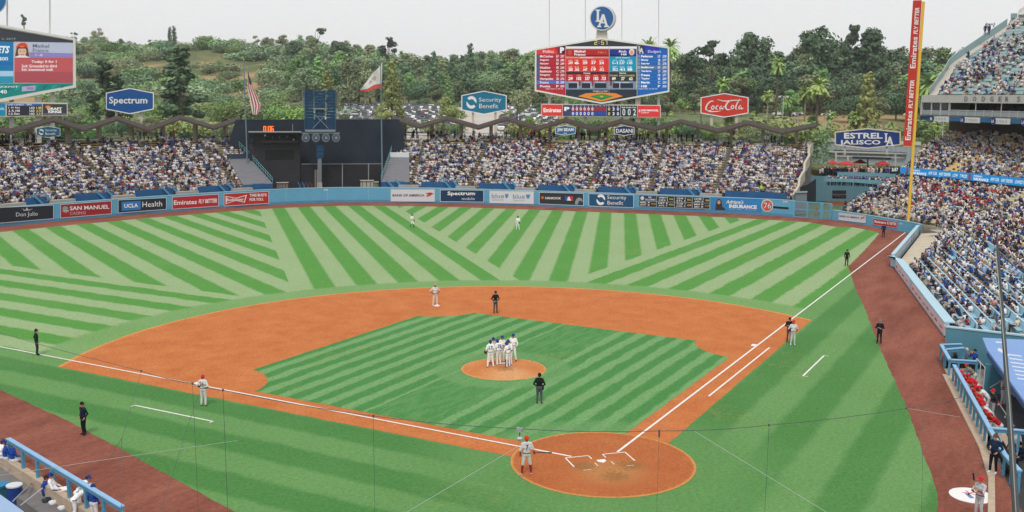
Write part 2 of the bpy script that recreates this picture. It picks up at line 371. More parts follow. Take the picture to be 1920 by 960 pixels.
# infield dirt: arc of 95 ft about the plate, inside and just outside the lines
R95 = 95*FT; C95 = 60.5*FT/2**.5
arc = []
for k in range(0, 181):
    t = math.radians(-40+k); p = (C95+R95*math.cos(t), C95+R95*math.sin(t)); arc.append(p)
arc = [p for p in arc if p[1] > -1.75 and p[0] > -1.45]
def dirt_mat(name, base, patch=False, edge=None):
    m = bpy.data.materials.new(name); m.use_nodes = True; nt = m.node_tree; b = nt.nodes['Principled BSDF']; b.inputs['Roughness'].default_value = .95; b.inputs['Specular IOR Level'].default_value = .1
    tc = nt.nodes.new('ShaderNodeTexCoord'); mp = nt.nodes.new('ShaderNodeMapping'); mp.inputs['Rotation'].default_value = (0, 0, -.5); mp.inputs['Scale'].default_value = (1., 1., 1); nt.links.new(tc.outputs['Object'], mp.inputs[0])
    n = nt.nodes.new('ShaderNodeTexNoise'); n.inputs['Scale'].default_value = .45; n.inputs['Detail'].default_value = 9; n.inputs['Roughness'].default_value = .72; nt.links.new(mp.outputs[0], n.inputs[0])
    n2 = nt.nodes.new('ShaderNodeTexNoise'); n2.inputs['Scale'].default_value = 6; n2.inputs['Detail'].default_value = 8; n2.inputs['Roughness'].default_value = .8; nt.links.new(tc.outputs['Object'], n2.inputs[0])
    cr = nt.nodes.new('ShaderNodeValToRGB'); cr.color_ramp.elements[0].position = .3; cr.color_ramp.elements[1].position = .75
    cr.color_ramp.elements[0].color = (*[q*.82 for q in lin(base[0])], 1); cr.color_ramp.elements[1].color = (*[q*.82 for q in lin(base[1])], 1); nt.links.new(n.outputs[0], cr.inputs[0])
    c = cr.outputs[0]
    if patch:   # scuffed, paler and trampled soil round the plate / on the mound
        sp = nt.nodes.new('ShaderNodeSeparateXYZ'); nt.links.new(tc.outputs['Object'], sp.inputs[0])
        for (cx, cy, rad, colr, amt, lo) in patch:
            dx, dy = E_(nt, sp.outputs[0])-cx, E_(nt, sp.outputs[1])-cy; rr = (dx*dx+dy*dy).op('SQRT')+(E_(nt, n2.outputs[0])-.5)*2.2*rad+(E_(nt, n.outputs[0])-.5)*rad
            f = (1.-rr.step(rad*lo, rad))*amt; k = nt.nodes.new('ShaderNodeMix'); k.data_type = 'RGBA'; k.inputs['B'].default_value = (*[q*.82 for q in lin(colr)], 1)
            nt.links.new(f.v, k.inputs['Factor']); nt.links.new(c, k.inputs['A']); c = k.outputs['Result']
    if edge:
        sp = nt.nodes.new('ShaderNodeSeparateXYZ'); nt.links.new(tc.outputs['Object'], sp.inputs[0]); dx, dy = E_(nt, sp.outputs[0])-edge[0], E_(nt, sp.outputs[1])-edge[1]; rr = (dx*dx+dy*dy).op('SQRT')+(E_(nt, n2.outputs[0])-.5)*(.3 if edge[2] > 9 else .12)
        k = nt.nodes.new('ShaderNodeMix'); k.data_type = 'RGBA'; k.inputs['B'].default_value = (*[q*.82 for q in lin('e6ac62')], 1); nt.links.new((rr.step(edge[2]-(.45 if edge[2] > 9 else .2), edge[2]-.05)*.6).v, k.inputs['Factor']); nt.links.new(c, k.inputs['A']); c = k.outputs['Result']
    h = nt.nodes.new('ShaderNodeHueSaturation'); nt.links.new(((E_(nt, n2.outputs[0])-.5)*1.7+1.).v, h.inputs['Value']); nt.links.new(c, h.inputs['Color']); nt.links.new(h.outputs[0], b.inputs['Base Color'])
    bu = nt.nodes.new('ShaderNodeBump'); bu.inputs['Strength'].default_value = .3; bu.inputs['Distance'].default_value = .03; nt.links.new(n2.outputs[0], bu.inputs['Height']); nt.links.new(bu.outputs[0], b.inputs['Normal'])
    return m
DM = dirt_mat('infield_clay', ('c06c3c', 'd98b54'), edge=(C95, C95, R95))
DIRT = [(3.0, -1.75)]+[p for p in arc]+[(-1.45, 3.0), (0, 0)]
struct(MB().poly(rag(DIRT, .04, .5), 0.), 'infield_dirt', DM)
def fillet_sq():
    a, b_, r = .75, 26.65, 4.15; P = []
    def arcp(c, t0, t1): return [(c[0]+r*math.cos(math.radians(t0+(t1-t0)*k/14)), c[1]+r*math.sin(math.radians(t0+(t1-t0)*k/14))) for k in range(15)]
    P += [(3.5, a)]
    c = (27.25, .2); t0 = 180-math.degrees(math.asin((a-c[1])/r)); t1 = math.degrees(math.acos((b_-c[0])/r)); P += arcp(c, t0, t1)
    c = (27.43, 27.43); t0 = -math.degrees(math.acos((b_-c[0])/r)); t1 = -90-math.degrees(math.acos((c[1]-b_)/r)); 
    P += [(b_, c[1]-4.08)]+arcp(c, -100.8, -169.2)+[(c[0]-4.08, b_)]
    c = (.2, 27.25); P += arcp(c, -8.3, -82.4)
    P += [(a, 3.5), (a, a)]
    return P
struct(MB().poly(rag(fillet_sq(), .03, .4, 5), .006), 'infield_grass', GI)
HM = dirt_mat('home_clay', ('b5633a', 'c47a48'), [(-.9, -.7, 2.3, 'c2965f', .5, .3), (.35, -1.2, .95, '8f6a40', .6, .3), (-.9, .7, .8, '8f6a40', .6, .3), (-1.4, -1.2, .9, '8a6038', .5, .2)], edge=(.1, .1, 4.5))
struct(MB().disc((0.1, 0.1), 4.5, -.01, .012, 72, r1=4.5), 'home_plate_dirt', HM)
MM = dirt_mat('mound_clay', ('cc7a44', 'dc9a62'), [(11.2, 11.4, 2.0, 'e0b080', .6, .3), (12.0, 12.3, .7, '9a6a40', .6, .3)], edge=(12.71, 12.71, 2.8))
mb = MB(); rings = []
for rr_, z in ((2.78, .008), (2.4, .05), (1.9, .13), (1.3, .21), (.8, .25), (.01, .255)):
    rings.append([(12.71+rr_*math.cos(2*math.pi*k/48), 12.71+rr_*math.sin(2*math.pi*k/48), z) for k in range(49)])
mb.grid(rings); struct(mb, 'pitchers_mound', MM, smooth=True)
# chalk
CH = M('chalk_lime', (.78, .76, .72), .9, .1, noise=.12, nscale=3.)
def strip(mb, a, b, wd, z):
    a, b = np.array(a, float), np.array(b, float); t = (b-a)/np.linalg.norm(b-a); n = np.array([-t[1], t[0]])*wd/2; k = max(1, int(np.linalg.norm(b-a)/1.2)); r = random.Random(5)
    for i in range(k):
        p, q = a+(b-a)*i/k, a+(b-a)*(i+1)/k; mb.add([(*(p-n), z), (*(q-n), z), (*(q+n), z), (*(p+n), z)], [(0, 1, 2, 3)])
mb = MB(); strip(mb, (1.75, .02), (99.7, .02), .13, .02); struct(mb, 'first_base_foul_line', CH)
mb = MB(); strip(mb, (.02, 1.75), (.02, 92), .13, .02); struct(mb, 'third_base_foul_line', CH)
mb = MB(); strip(mb, (13.4, -.92), (27.2, -.92), .12, .02); struct(mb, 'running_lane_line', CH)
e, r_ = np.array([.7071, .7071]), np.array([.7071, -.7071])
def bx(f, s): return e*(f+.216)+r_*s
mb = MB()
for s in (-1, 1):
    for a, b_, wd in (((.92, .37*s), (.92, 1.58*s), .07), ((.92, 1.58*s), (-.35, 1.58*s), .07), ((.92, .37*s), (.45, .37*s), .06), ((-.1, .42*s), (-.55, .42*s), .04), ((-.9, .9*s), (-.9, 1.3*s), .035)):
        strip(mb, bx(*a), bx(*b_), wd, .018)
struct(mb, 'batters_box_lines', CH)
for nm, P in (('first_base_coach_box', [(26.9, -5.1), (26.9, -4.8), (20.85, -4.75), (20.85, -5.05)]), ('third_base_coach_box', [(-5.1, 27.1), (-4.8, 27.1), (-4.72, 21.1), (-5.0, 21.1)])):
    mb = MB(); strip(mb, P[1], P[2], .11, .006); strip(mb, P[0], P[1], .08, .006); strip(mb, P[2], P[3], .08, .006); struct(mb, nm, CH)
# bases, plate, rubber
WH = M('base_white', (.8, .78, .75), .6)
def base(x, y, lab):
    mb = MB(); s = .19; V = [(x+i*s, y+j*s, .01) for i, j in ((-1, -1), (1, -1), (1, 1), (-1, 1))]+[(x+i*s*.85, y+j*s*.85, .09) for i, j in ((-1, -1), (1, -1), (1, 1), (-1, 1))]
    mb.add(V, [(4, 5, 6, 7), (0, 1, 5, 4), (1, 2, 6, 5), (2, 3, 7, 6), (3, 0, 4, 7)]); solo(mb, 'base', WH, lab, 'base', (x, y, 0), 'bases of the diamond')
base(27.24, .2, 'white first base bag touching the chalk line at right of the infield'); base(27.43, 27.43, 'white second base bag under the feet of the runner with hands on hips'); base(.2, 27.24, 'white third base bag beside the red helmeted coach near the left chalk line')
mb = MB(); P = [bx(0, 0)]; P = [e*0., e*.216+r_*.216, e*.43+r_*.216, e*.43-r_*.216, e*.216-r_*.216]
mb.add([(p[0], p[1], .012) for p in P]+[(p[0], p[1], .03) for p in P], [(5, 6, 7, 8, 9)]+[(i, (i+1) % 5, 5+(i+1) % 5, 5+i) for i in range(5)])
solo(mb, 'home_plate', WH, 'white five-sided home plate between the chalked batters boxes', 'home plate', (0, 0, 0))
mb = MB(); mb.box((*(e*18.44), .262), (.15, .61, .03), np.array([[e[0], r_[0], 0], [e[1], r_[1], 0], [0, 0, 1]])); solo(mb, 'pitching_rubber', WH, 'white pitching rubber slab on top of the mound at the players feet', 'pitching rubber', (13.04, 13.04, .25))
# on-deck circle
mb = MB(); OD = gp(1821, 929); mb.disc((OD[0], OD[1]), .93, -.01, .012, 48); od = thing('on_deck_circle', 'round white on-deck mat with red and blue print on the brown track', 'mat', OD)
mb.build('mat', M('mat_white', (.78, .76, .76), .8, noise=.05, nscale=4), od)
mb = MB(); c, s_ = math.cos(.5), math.sin(.5); mb.box((OD[0]-.12, OD[1]+.06, .018), (.55, .2, .006), np.array([[c, -s_, 0], [s_, c, 0], [0, 0, 1]])); mb.build('blue_print', paint('6d84b8'), od)
mb = MB(); S_ = []
for k in range(5): a = .6+k*1.2566; mb.beam((OD[0]+.22, OD[1]+.1, .018), (OD[0]+.22+.3*math.cos(a), OD[1]+.1+.3*math.sin(a), .018), .05, .006)
mb.build('red_print', paint('c2564a'), od)
# ================================================================== OUTFIELD WALL AND ITS BOARDS
BLUE = M('wall_blue', (.115, .36, .55), .55, .3, noise=.07, nscale=.6); BLUED = M('wall_blue_dark', (.02, .105, .26), .6, .3, noise=.1, nscale=.8); RIM = M('wall_rim', (.30, .50, .62), .5)
CONC = M('concrete', (.40, .37, .33), .9, .1, noise=.15, nscale=.7); CONCD = M('concrete_dark', (.19, .18, .18), .9, .1, noise=.15, nscale=.7)
def wall_strip(mb, S, u0, u1, z0, z1, w0, w1, m=0, step=2.):
    n = max(1, int((u1-u0)/step)); 
    for i in range(n):
        a, b = u0+(u1-u0)*i/n, u0+(u1-u0)*(i+1)/n
        V = [S.sz(a, z0, w0), S.sz(b, z0, w0), S.sz(b, z1, w0), S.sz(a, z1, w0), S.sz(a, z0, w1), S.sz(b, z0, w1), S.sz(b, z1, w1), S.sz(a, z1, w1)]
        F = [(0, 1, 2, 3), (4, 7, 6, 5), (3, 2, 6, 7), (0, 4, 5, 1)]
        if i == 0: F.append((0, 3, 7, 4))
        if i == n-1: F.append((1, 5, 6, 2))
        mb.add(V, F, m)
uG0, uG1, uL, uEnd = WS.length(1488, 408), WS.length(1560, 412), WS.length(1702, 436), WS.L[-1]
HW = 2.5
t = thing('outfield_wall', 'long light blue padded outfield wall curving behind the warning track', 'wall', WS.sz(90, 0))
mb = MB(); wall_strip(mb, WS, 0, uG0, 0, HW-.06, 0, -.3); mb.build('padding', BLUE, t)
mb = MB(); wall_strip(mb, WS, 0, uG0, 0, .42, .03, 0.001); mb.build('kick_board', M('kick_blue', (.085, .25, .40), .7, noise=.1, nscale=.8), t)
mb = MB(); wall_strip(mb, WS, 0, uG0, HW-.06, HW+.03, .03, -.33); mb.build('top_rim', RIM, t)
for k in range(26):    # pad seams: one pad about every 7 m
    u = 3+k*(uG0-4)/26; mb = MB(); wall_strip(mb, WS, u, u+.05, .43, HW-.07, .012, .002); mb.build('pad_seam', RIM, t)
tl = thing('low_outfield_wall', 'low light blue wall at the right field corner below the red shirted fans', 'wall', WS.sz(uL, 0))
mb = MB(); wall_strip(mb, WS, uG1, uEnd, 0, 1.42, 0, -.3); mb.build('padding', BLUE, tl)
mb = MB(); wall_strip(mb, WS, uG1, uEnd, 1.42, 1.5, .03, -.33); mb.build('top_rim', RIM, tl)
mb = MB(); wall_strip(mb, WS, uL-.06, uL+.06, .0, 1.41, .02, .002); mb.build('foul_line_stripe', paint('f0f0ee'), tl)
# gate of bars and mesh in front of the bullpen
tg = thing('bullpen_gate', 'light blue open framed bullpen gate between the tall wall and the low wall', 'gate', WS.sz((uG0+uG1)/2, 0))
GB = M('gate_blue', (.12, .38, .56), .5)
for px, wd in ((1488, .25), (1513, .25), (1540, .45), (1557, .42), (1490+17*0, 0)):
    if wd: u = WS.length(px, 408); mb = MB(); wall_strip(mb, WS, u-wd/2, u+wd/2, 0, 2.45 if px < 1550 else 2.3, .04, -.12); mb.build('post', GB, tg)
for z in (.0, 1.15, 2.3): mb = MB(); wall_strip(mb, WS, uG0, WS.length(1557, 410), z, z+.14, .03, -.08); mb.build('rail', GB, tg)
mb = MB(); 
for k in range(60):
    u = uG0+(uG1-uG0)*k/60; wall_strip(mb, WS, u, u+.018, .1, 2.3, -.02, -.04)
for k in range(18): wall_strip(mb, WS, uG0, uG1, .15+k*.12, .165+k*.12, -.045, -.06, step=3)
tag(mb.build('wire_mesh', M('mesh_grey', (.25, .33, .38), .5), tg), kind='stuff')

BS = {}
def board(S, P, fill, label, border='c9d6e0', bw=1.1, w=.05, name='advertising_board', cat='advertising board', group=None, lit=0, th=.06):
    if len(S.p) > 2:      # a flat board in front of the curved wall: its own chord plane
        xl, xr = min(p[0] for p in P), max(p[0] for p in P); ym = sum(p[1] for p in P)/len(P)
        S = VS([S.at(xl, ym, .0)[:2], S.at(xr, ym, .0)[:2]])
    c = S.at(sum(p[0] for p in P)/len(P), max(p[1] for p in P), w); t = thing(name, label, cat, (c[0], c[1], c[2]), group); BS[t.name] = S
    mb = MB(); ppoly(mb, S, P, w-th, w); mb.build('panel', paint(fill, emit=lit), t)
    if bw: mb = MB(); pring(mb, S, P, bw, w-th*.5, w+.03); mb.build('frame', paint(border), t)
    return t
def put(t, S, fn, name, color, w=.075, lit=0):
    mb = MB(); fn(mb, w); return mb.build(name, paint(color, emit=lit), t)
def lett(t, S, s, x0, y0, x1, y1, color='f2f2f2', w=.08, bold=.012, shear=0., slope=0., slope2=None, lit=0, name='lettering'):
    S = BS.get(t.name, S); mb = MB(); ptext(mb, S, s, x0, y0, x1, y1, w, bold, shear, 0, slope, slope2); return mb.build(name, paint(color, emit=lit), t)
def shape(t, S, polys, color, name='emblem', w=.08, lit=0, th=.02):
    mb = MB(); S = BS.get(t.name, S)
    for P in polys: ppoly(mb, S, P, w-th, w)
    return mb.build(name, paint(color, emit=lit), t)
def quad(xl, xr, tl_, tr, bl, br): return [(xl, tl_), (xr, tr), (xr, br), (xl, bl)]
b = board(WS, quad(-14, 101, 389, 384, 420, 410.5), '1c2430', 'black board with pale tequila lettering at the left end of the outfield wall')
lett(b, WS, 'Don Julio', 30, 398.5, 71, 408.5, 'c8ccd4', bold=.01, slope=-1.8); shape(b, WS, [[(48, 393), (50.5, 388.5), (53, 393)], [(44, 393.4), (57, 392.8), (57, 394.4), (44, 395)]], 'c8ccd4'); lett(b, WS, '19', 41, 391.5, 45, 393, 'c8ccd4'); lett(b, WS, '42', 57, 391.3, 61, 392.8, 'c8ccd4')
b = board(WS, quad(113, 209.5, 383, 376, 409.5, 401.5), 'a3202e', 'red casino board with white capital letters, right of the black tequila board')
lett(b, WS, 'SAN MANUEL', 131, 387, 205, 394.5, bold=.02, slope=-3.2); lett(b, WS, 'CASINO', 131, 397.5, 161, 403, 'e6c0c0', bold=0, slope=-1.5)
shape(b, WS, [pellipse(122.5, 391, 5, 4)], '7fb0a8'); shape(b, WS, [[(117.5+2*k, 394), (119+2*k, 394), (118.8+2*k*.9, 401-abs(k-2.5))] for k in range(6)], 'f0e6e0', 'feathers')
b = board(WS, quad(221, 312.5, 374.5, 370, 400, 393), '172433', 'dark navy board with a blue block and serif hospital lettering')
shape(b, WS, [quad(228, 264, 378.5, 376.5, 395.5, 393)], '2f7fc4', 'blue_block', w=.075); lett(b, WS, 'UCLA', 233, 382.5, 259, 390, bold=.03, slope=-1.3, w=.1); lett(b, WS, 'Health', 267, 378.5, 304, 388.5, bold=.0, slope=-1.8)
b = board(WS, quad(322.5, 410.5, 369, 363.5, 393, 387), 'bd2230', 'red airline board with white slogan, fourth board of the left wall')
lett(b, WS, 'Emirates', 326, 376, 369, 384.5, bold=.02, slope=-2); lett(b, WS, 'FLY BETTER', 372.5, 374, 407, 381.5, bold=.03, shear=.2, slope=-1.8)
b = board(WS, quad(419.5, 504.5, 363, 358, 387, 382), 'bf2a2e', 'red beer board with bow tie emblem and white slogan')
shape(b, WS, [[(423, 367.5), (443, 371), (463, 365), (459, 380), (442, 376.5), (423, 383)], ], 'f0e8e4', 'bow_tie', w=.075); shape(b, WS, [[(425, 369.2), (443, 372.3), (460.5, 367.2), (457.3, 378.2), (442, 375.2), (425, 381)]], 'bf2a2e', 'bow_tie_field', w=.09)
lett(b, WS, 'Budweiser', 425, 372, 457, 377.5, bold=.02, slope=-1.2, w=.1); lett(b, WS, "THIS BUD'S", 468, 363.5, 500, 369, bold=.03, slope=-1); lett(b, WS, 'FOR YOU.', 468, 371.5, 494, 377, bold=.03, slope=-.8)
b = board(WS, quad(732, 816, 353.8, 354, 378, 378.6), 'd9dade', 'white bank board with blue capitals at the centre field wall', border='a9bccb')
lett(b, WS, 'BANK OF AMERICA', 736, 364, 796, 368.5, '34406e', bold=.02); shape(b, WS, [[(798+q*2.4, 362+q*.9), (808+q*2.4, 360.5+q), (809+q*2.4, 361.6+q), (799+q*2.4, 363.4+q)] for q in range(3)]+[[(799+q*3, 368-q), (803+q*3, 363-q*.5), (804.6+q*3, 364.4-q*.5), (801+q*3, 369.4-q)] for q in range(3)], 'c94a50', 'flag_emblem')
b = board(WS, quad(825, 907.5, 355.5, 356, 378.5, 379.5), '10365c', 'dark blue board reading in white with small word below at right centre')
lett(b, WS, 'Spectrum', 839, 359, 890, 368, bold=.03); shape(b, WS, [[(890, 361), (893, 363), (890, 365)]], '4aa0c8', 'triangle'); lett(b, WS, 'mobile', 866, 370, 890, 375, 'dfe6ee', bold=0)
b = board(WS, quad(917, 1001.5, 356.5, 358, 381, 383), 'dcdfe3', 'white board with grey blue word and small shield', border='a9bccb')
lett(b, WS, 'blue', 922, 363, 945, 371.5, '6d8aa8', bold=.0); shape(b, WS, [[(947, 363), (950, 364), (953, 363), (953, 368), (950, 372), (947, 368)]], '3f97c4', 'shield'); lett(b, WS, 'california', 922, 373, 944, 376, '9fb0c0', bold=0)
lett(b, WS, 'blue', 962, 364, 984, 372.5, '6d8aa8', bold=.0); shape(b, WS, [[(986.5, 364), (990, 365), (993.5, 364), (993.5, 369), (990, 373.5), (986.5, 369)]], '3f97c4', 'shield'); lett(b, WS, 'california', 962, 374.5, 983, 377, '9fb0c0', bold=0)
b = board(WS, quad(1010.5, 1094.5, 360, 362, 382.8, 386.3), '2e3138', 'charcoal tyre board with orange mark and a red white blue league emblem')
lett(b, WS, 'HANKOOK', 1022, 369, 1052, 373.5, 'e8e8e8', bold=.03, shear=.2, slope=.6); shape(b, WS, [[(1014, 369), (1018, 367.5), (1020.5, 370.5), (1018, 373.5), (1014, 372.5), (1016, 371)]], 'd8662c')
shape(b, WS, [quad(1059, 1066.5, 367.5, 367.8, 376, 376.3)], '2f5fa8', 'emblem_blue'); shape(b, WS, [quad(1066.5, 1074.5, 367.8, 368, 376.3, 376.6)], 'c23a40', 'emblem_red'); shape(b, WS, [[(1063, 376), (1065, 369.5), (1067.5, 368.5), (1069, 372), (1071, 376.4)]], 'f0f0f0', 'emblem_figure', w=.1)
shape(b, WS, [pellipse(1086, 383, 8, 12.5, 20, 180, 330)+[(1086, 384)]], '9aa0a8', 'tyre'); shape(b, WS, [pellipse(1088, 384, 4.5, 8, 14, 180, 320)+[(1088, 385)]], '3a3e46', 'tyre_hub', w=.1)
def sec_logo(t, S, cx, cy, r, col='f2f4f6', bgc=None):
    for s in (1, -1):
        P = [(cx+s*r*math.cos(a)*(.95 if q == 0 else .5)-(0), cy-s*(r*(1.0 if q == 0 else .42)*math.sin(a))*(1)-s*r*.18) for q, rng in ((0, [x*.16-.35 for x in range(19)]), (1, [2.5-x*.16 for x in range(13)])) for a in rng]
        shape(t, S, [P], col, 'swirl')
b = board(WS, quad(1103.5, 1188.5, 362.5, 365, 386.8, 390), '14537c', 'teal blue board with swirl and white serif words on the right wall')
sec_logo(b, WS, 1126.5, 374.5, 8.5); lett(b, WS, 'Security', 1138.5, 366.5, 1174.5, 375, bold=.0, slope=1); lett(b, WS, 'Benefit', 1139, 376.5, 1168.5, 383.5, bold=.0, slope=.8)
# out of town scores
b = board(WS, quad(1197.5, 1331.5, 365, 369.8, 388, 392.5), '23282c', 'black out-of-town scoreboard divided in eight cells with white digits', name='scores_board', cat='scoreboard', border='9fb6c6')
for k in range(1, 4): x = 1197.5+k*33.5; o = 4.8*k*.25; shape(b, WS, [quad(x-.5, x+.5, 365+o, 365+o, 388+o, 388+o)], '9fb6c6', 'divider')
shape(b, WS, [quad(1197.5, 1331.5, 376.4, 380.7, 377.2, 381.5)], '9fb6c6', 'divider')
shape(b, WS, [[(1199.5, 367), (1230, 368), (1230, 376.5), (1199.5, 375.7)]], '1d3c66', 'blue_cell', w=.075); lett(b, WS, 'NL', 1216, 368, 1222, 371.3, w=.1, bold=.02); lett(b, WS, 'SCORES', 1210, 372.6, 1229, 375.6, w=.1, bold=.02, slope=.4); shape(b, WS, [pellipse(1204.3, 371.5, 3.6, 3.6, 12)], 'd8dde4', w=.1)
cells = [('WSH 4', 'CIN 1', 'FINAL'), ('CHI 1', 'STL 2', 'FINAL'), ('NYM 1', 'ARI 0', '9')]
for i, (a, c, f) in enumerate(cells):
    x = 1235+33.5*i; y = 367.8+1.25*(i+1); lett(b, WS, a, x, y, x+17, y+3.2, bold=.02); lett(b, WS, c, x, y+4.6, x+17, y+7.6, bold=.02); lett(b, WS, f, x+20, y+2.5, x+28, y+6, 'd8c35a', bold=.02)
for i, (a, c, f) in enumerate([('MIL 4', 'PIT 2', 'FINAL'), ('DET 4', 'ATL 7', 'FINAL'), ('TOR 1', 'COL 5', '8'), ('MIA 0', 'SD 0', '7:10')]):
    x = 1201+33.5*i; y = 378+1.25*i; lett(b, WS, a, x, y, x+17, y+3.2, bold=.02); lett(b, WS, c, x, y+4.6, x+17, y+7.6, bold=.02); lett(b, WS, f, x+20, y+2.5, x+29, y+6, 'd89a4a' if i != 1 else 'd8c35a', bold=.02)
b = board(WS, quad(1332.5, 1428.5, 369.5, 373, 393, 397.5), '2b86c8', 'bright blue insurance board with a long haired woman portrait', border='2b86c8', bw=0)
shape(b, WS, [pellipse(1348, 381, 5.4, 8.5, 16), [(1342.5, 382), (1353.5, 382.5), (1355.5, 391), (1341, 390)]], '5d2f26', 'portrait_hair', w=.075); shape(b, WS, [pellipse(1348, 379.5, 2.9, 3.9, 14)], 'd0a084', 'portrait_face', w=.1); shape(b, WS, [[(1343, 389), (1347, 385.5), (1351, 385.8), (1358, 390), (1360, 394), (1341, 393.3)]], '2e3038', 'portrait_jacket', w=.1)
lett(b, WS, "Adriana's", 1361, 374.5, 1394, 381.5, bold=.02, shear=.3, slope=1); lett(b, WS, 'INSURANCE', 1367, 383, 1419, 390, bold=.05, slope=2); lett(b, WS, 'AUTO   HOME   COMMERCIAL', 1367, 391.6, 1418, 393.2, 'bfe0f4', bold=0, slope=1.8)
t = thing('round_sign', 'round orange fuel sign with blue number on the right wall', 'sign', WS.at(1438.5, 397, .05)); mb = MB(); ppoly(mb, WS, pellipse(1438.5, 385.5, 11, 11.5, 28), 0, .06); mb.build('rim', paint('e9e9ea'), t)
mb = MB(); ppoly(mb, WS, pellipse(1438.5, 385.5, 9.6, 10.1, 28), .06, .075); mb.build('disc', paint('d85a30'), t); lett(t, WS, '76', 1431.5, 379.5, 1446, 391.5, '1f3f7c', bold=.04, w=.1); 
lett(t, WS, '76', 1432.1, 380.1, 1445.4, 390.9, 'f0f0f0', bold=.0, w=.12, name='lettering_face')
mb = MB(); ppoly(mb, WS, quad(1449.5, 1478.5, 386.5, 388.5, 390.5, 392.5), -.05, .03); solo(mb, 'wall_slot', paint('15181c'), 'narrow dark viewing slot in the blue wall right of the round orange sign', 'slot', WS.at(1464, 392))
mb = MB(); ptext(mb, WS, '360', 1468, 376.5, 1477, 380, .05, .02); solo(mb, 'distance_number', paint('dfe9ee'), 'small white distance figures near the top of the wall by the round orange sign', 'number', WS.at(1472, 380))
mb = MB(); ptext(mb, WS, '395', 607, 354.6, 615, 358, .05, .02); solo(mb, 'distance_number', paint('dfe9ee'), 'small white distance figures on the plain blue centre field wall', 'number', WS.at(611, 358))
mb = MB(); ptext(mb, WS, '330', 1686, 418, 1692, 421, .05, .02); solo(mb, 'distance_number', paint('dfe9ee'), 'small white distance figures on the low wall beside the foul pole', 'number', WS.at(1689, 421))
b = board(WS, quad(1572, 1623.5, 397.8, 404, 412.5, 418.5), 'd5d9de', 'white bank board on the low wall in the right field corner', border='b9ccd8', bw=.5)
lett(b, WS, 'BANK OF AMERICA', 1574, 403, 1611, 406.6, '5a6078', bold=.02, slope=3.6); shape(b, WS, [[(1613, 407.5), (1621, 405.5), (1621, 409), (1614, 411)]], 'd07a72', 'flag_emblem')
b = board(WS, quad(1637, 1682, 409.5, 415.8, 421, 428), 'bd2f38', 'small red airline board on the low wall left of the yellow pole', border='d8a0a4', bw=.8)
lett(b, WS, 'Emirates', 1640, 412.7, 1661, 417.4, bold=.03, slope=2.8); lett(b, WS, 'FLY BETTER', 1663, 415.6, 1680, 420.6, bold=.03, shear=.2, slope=2.2)
b = board(WS, quad(1713, 1729, 427, 430, 432.5, 435.5), '5b7f95', 'tiny dark and white plate at the end of the low corner wall', border='dfe6ea', bw=.8)
shape(b, WS, [[(1716, 429.5), (1726, 431.3), (1726, 432.6), (1716, 430.8)]], 'f0f0f0', 'white_bar')

# ================================================================== STANDS
PEOPLE = []     # x, y, z, yaw, zone, row, seat
def rows_of(front, d0, n, dep, z0, rise, pxl, pxr, step=.5):
    F = smooth_line(front, step); R = []
    for k in range(n+1):
        P = offset(F, -(d0+k*dep)); z = z0+k*rise if not callable(rise) else z0+rise(k)
        X, Y, D = pr(np.c_[P, np.full(len(P), z+.6)]); l, r = pxl(k, Y), pxr(k, Y); ok = (X > l) & (X < r) & (D > 5)
        idx = np.where(ok)[0]; R.append((P, z, idx))
    return F, R
def terrace(R, under=1.2):
    mb = MB()
    for k in range(len(R)-1):
        P, z, idx = R[k]; Q = R[k+1][0]
        if len(idx) < 2: continue
        i0, i1 = idx[0], idx[-1]; ii = list(range(i0, i1+1, 3))+([i1] if (i1-i0) % 3 else [])
        mb.grid([[(*P[i], z-under) for i in ii], [(*P[i], z) for i in ii], [(*Q[i], z) for i in ii]])
    return mb
def sweep(P, z, ii, prof):
    """closed profile (offset along outward normal, height) swept along P[ii]"""
    T = np.gradient(P, axis=0); T /= np.linalg.norm(T, axis=1)[:, None]; N = -np.stack([T[:, 1], -T[:, 0]], 1)
    mb = MB(); rows = [[(*(P[i]+N[i]*a), z+h) for i in ii] for a, h in prof+[prof[0]]]; mb.grid(rows)
    n = len(prof); L = len(ii); mb.f.append(tuple(i*L for i in range(n))); mb.m.append(0); mb.f.append(tuple(i*L+L-1 for i in range(n))[::-1]); mb.m.append(0)
    return mb
BENCH = [(.30, .36), (.30, .45), (.60, .45), (.60, .36)]
SEAT = [(.28, .38), (.28, .45), (.62, .45), (.70, .82), (.74, .82), (.68, .38)]
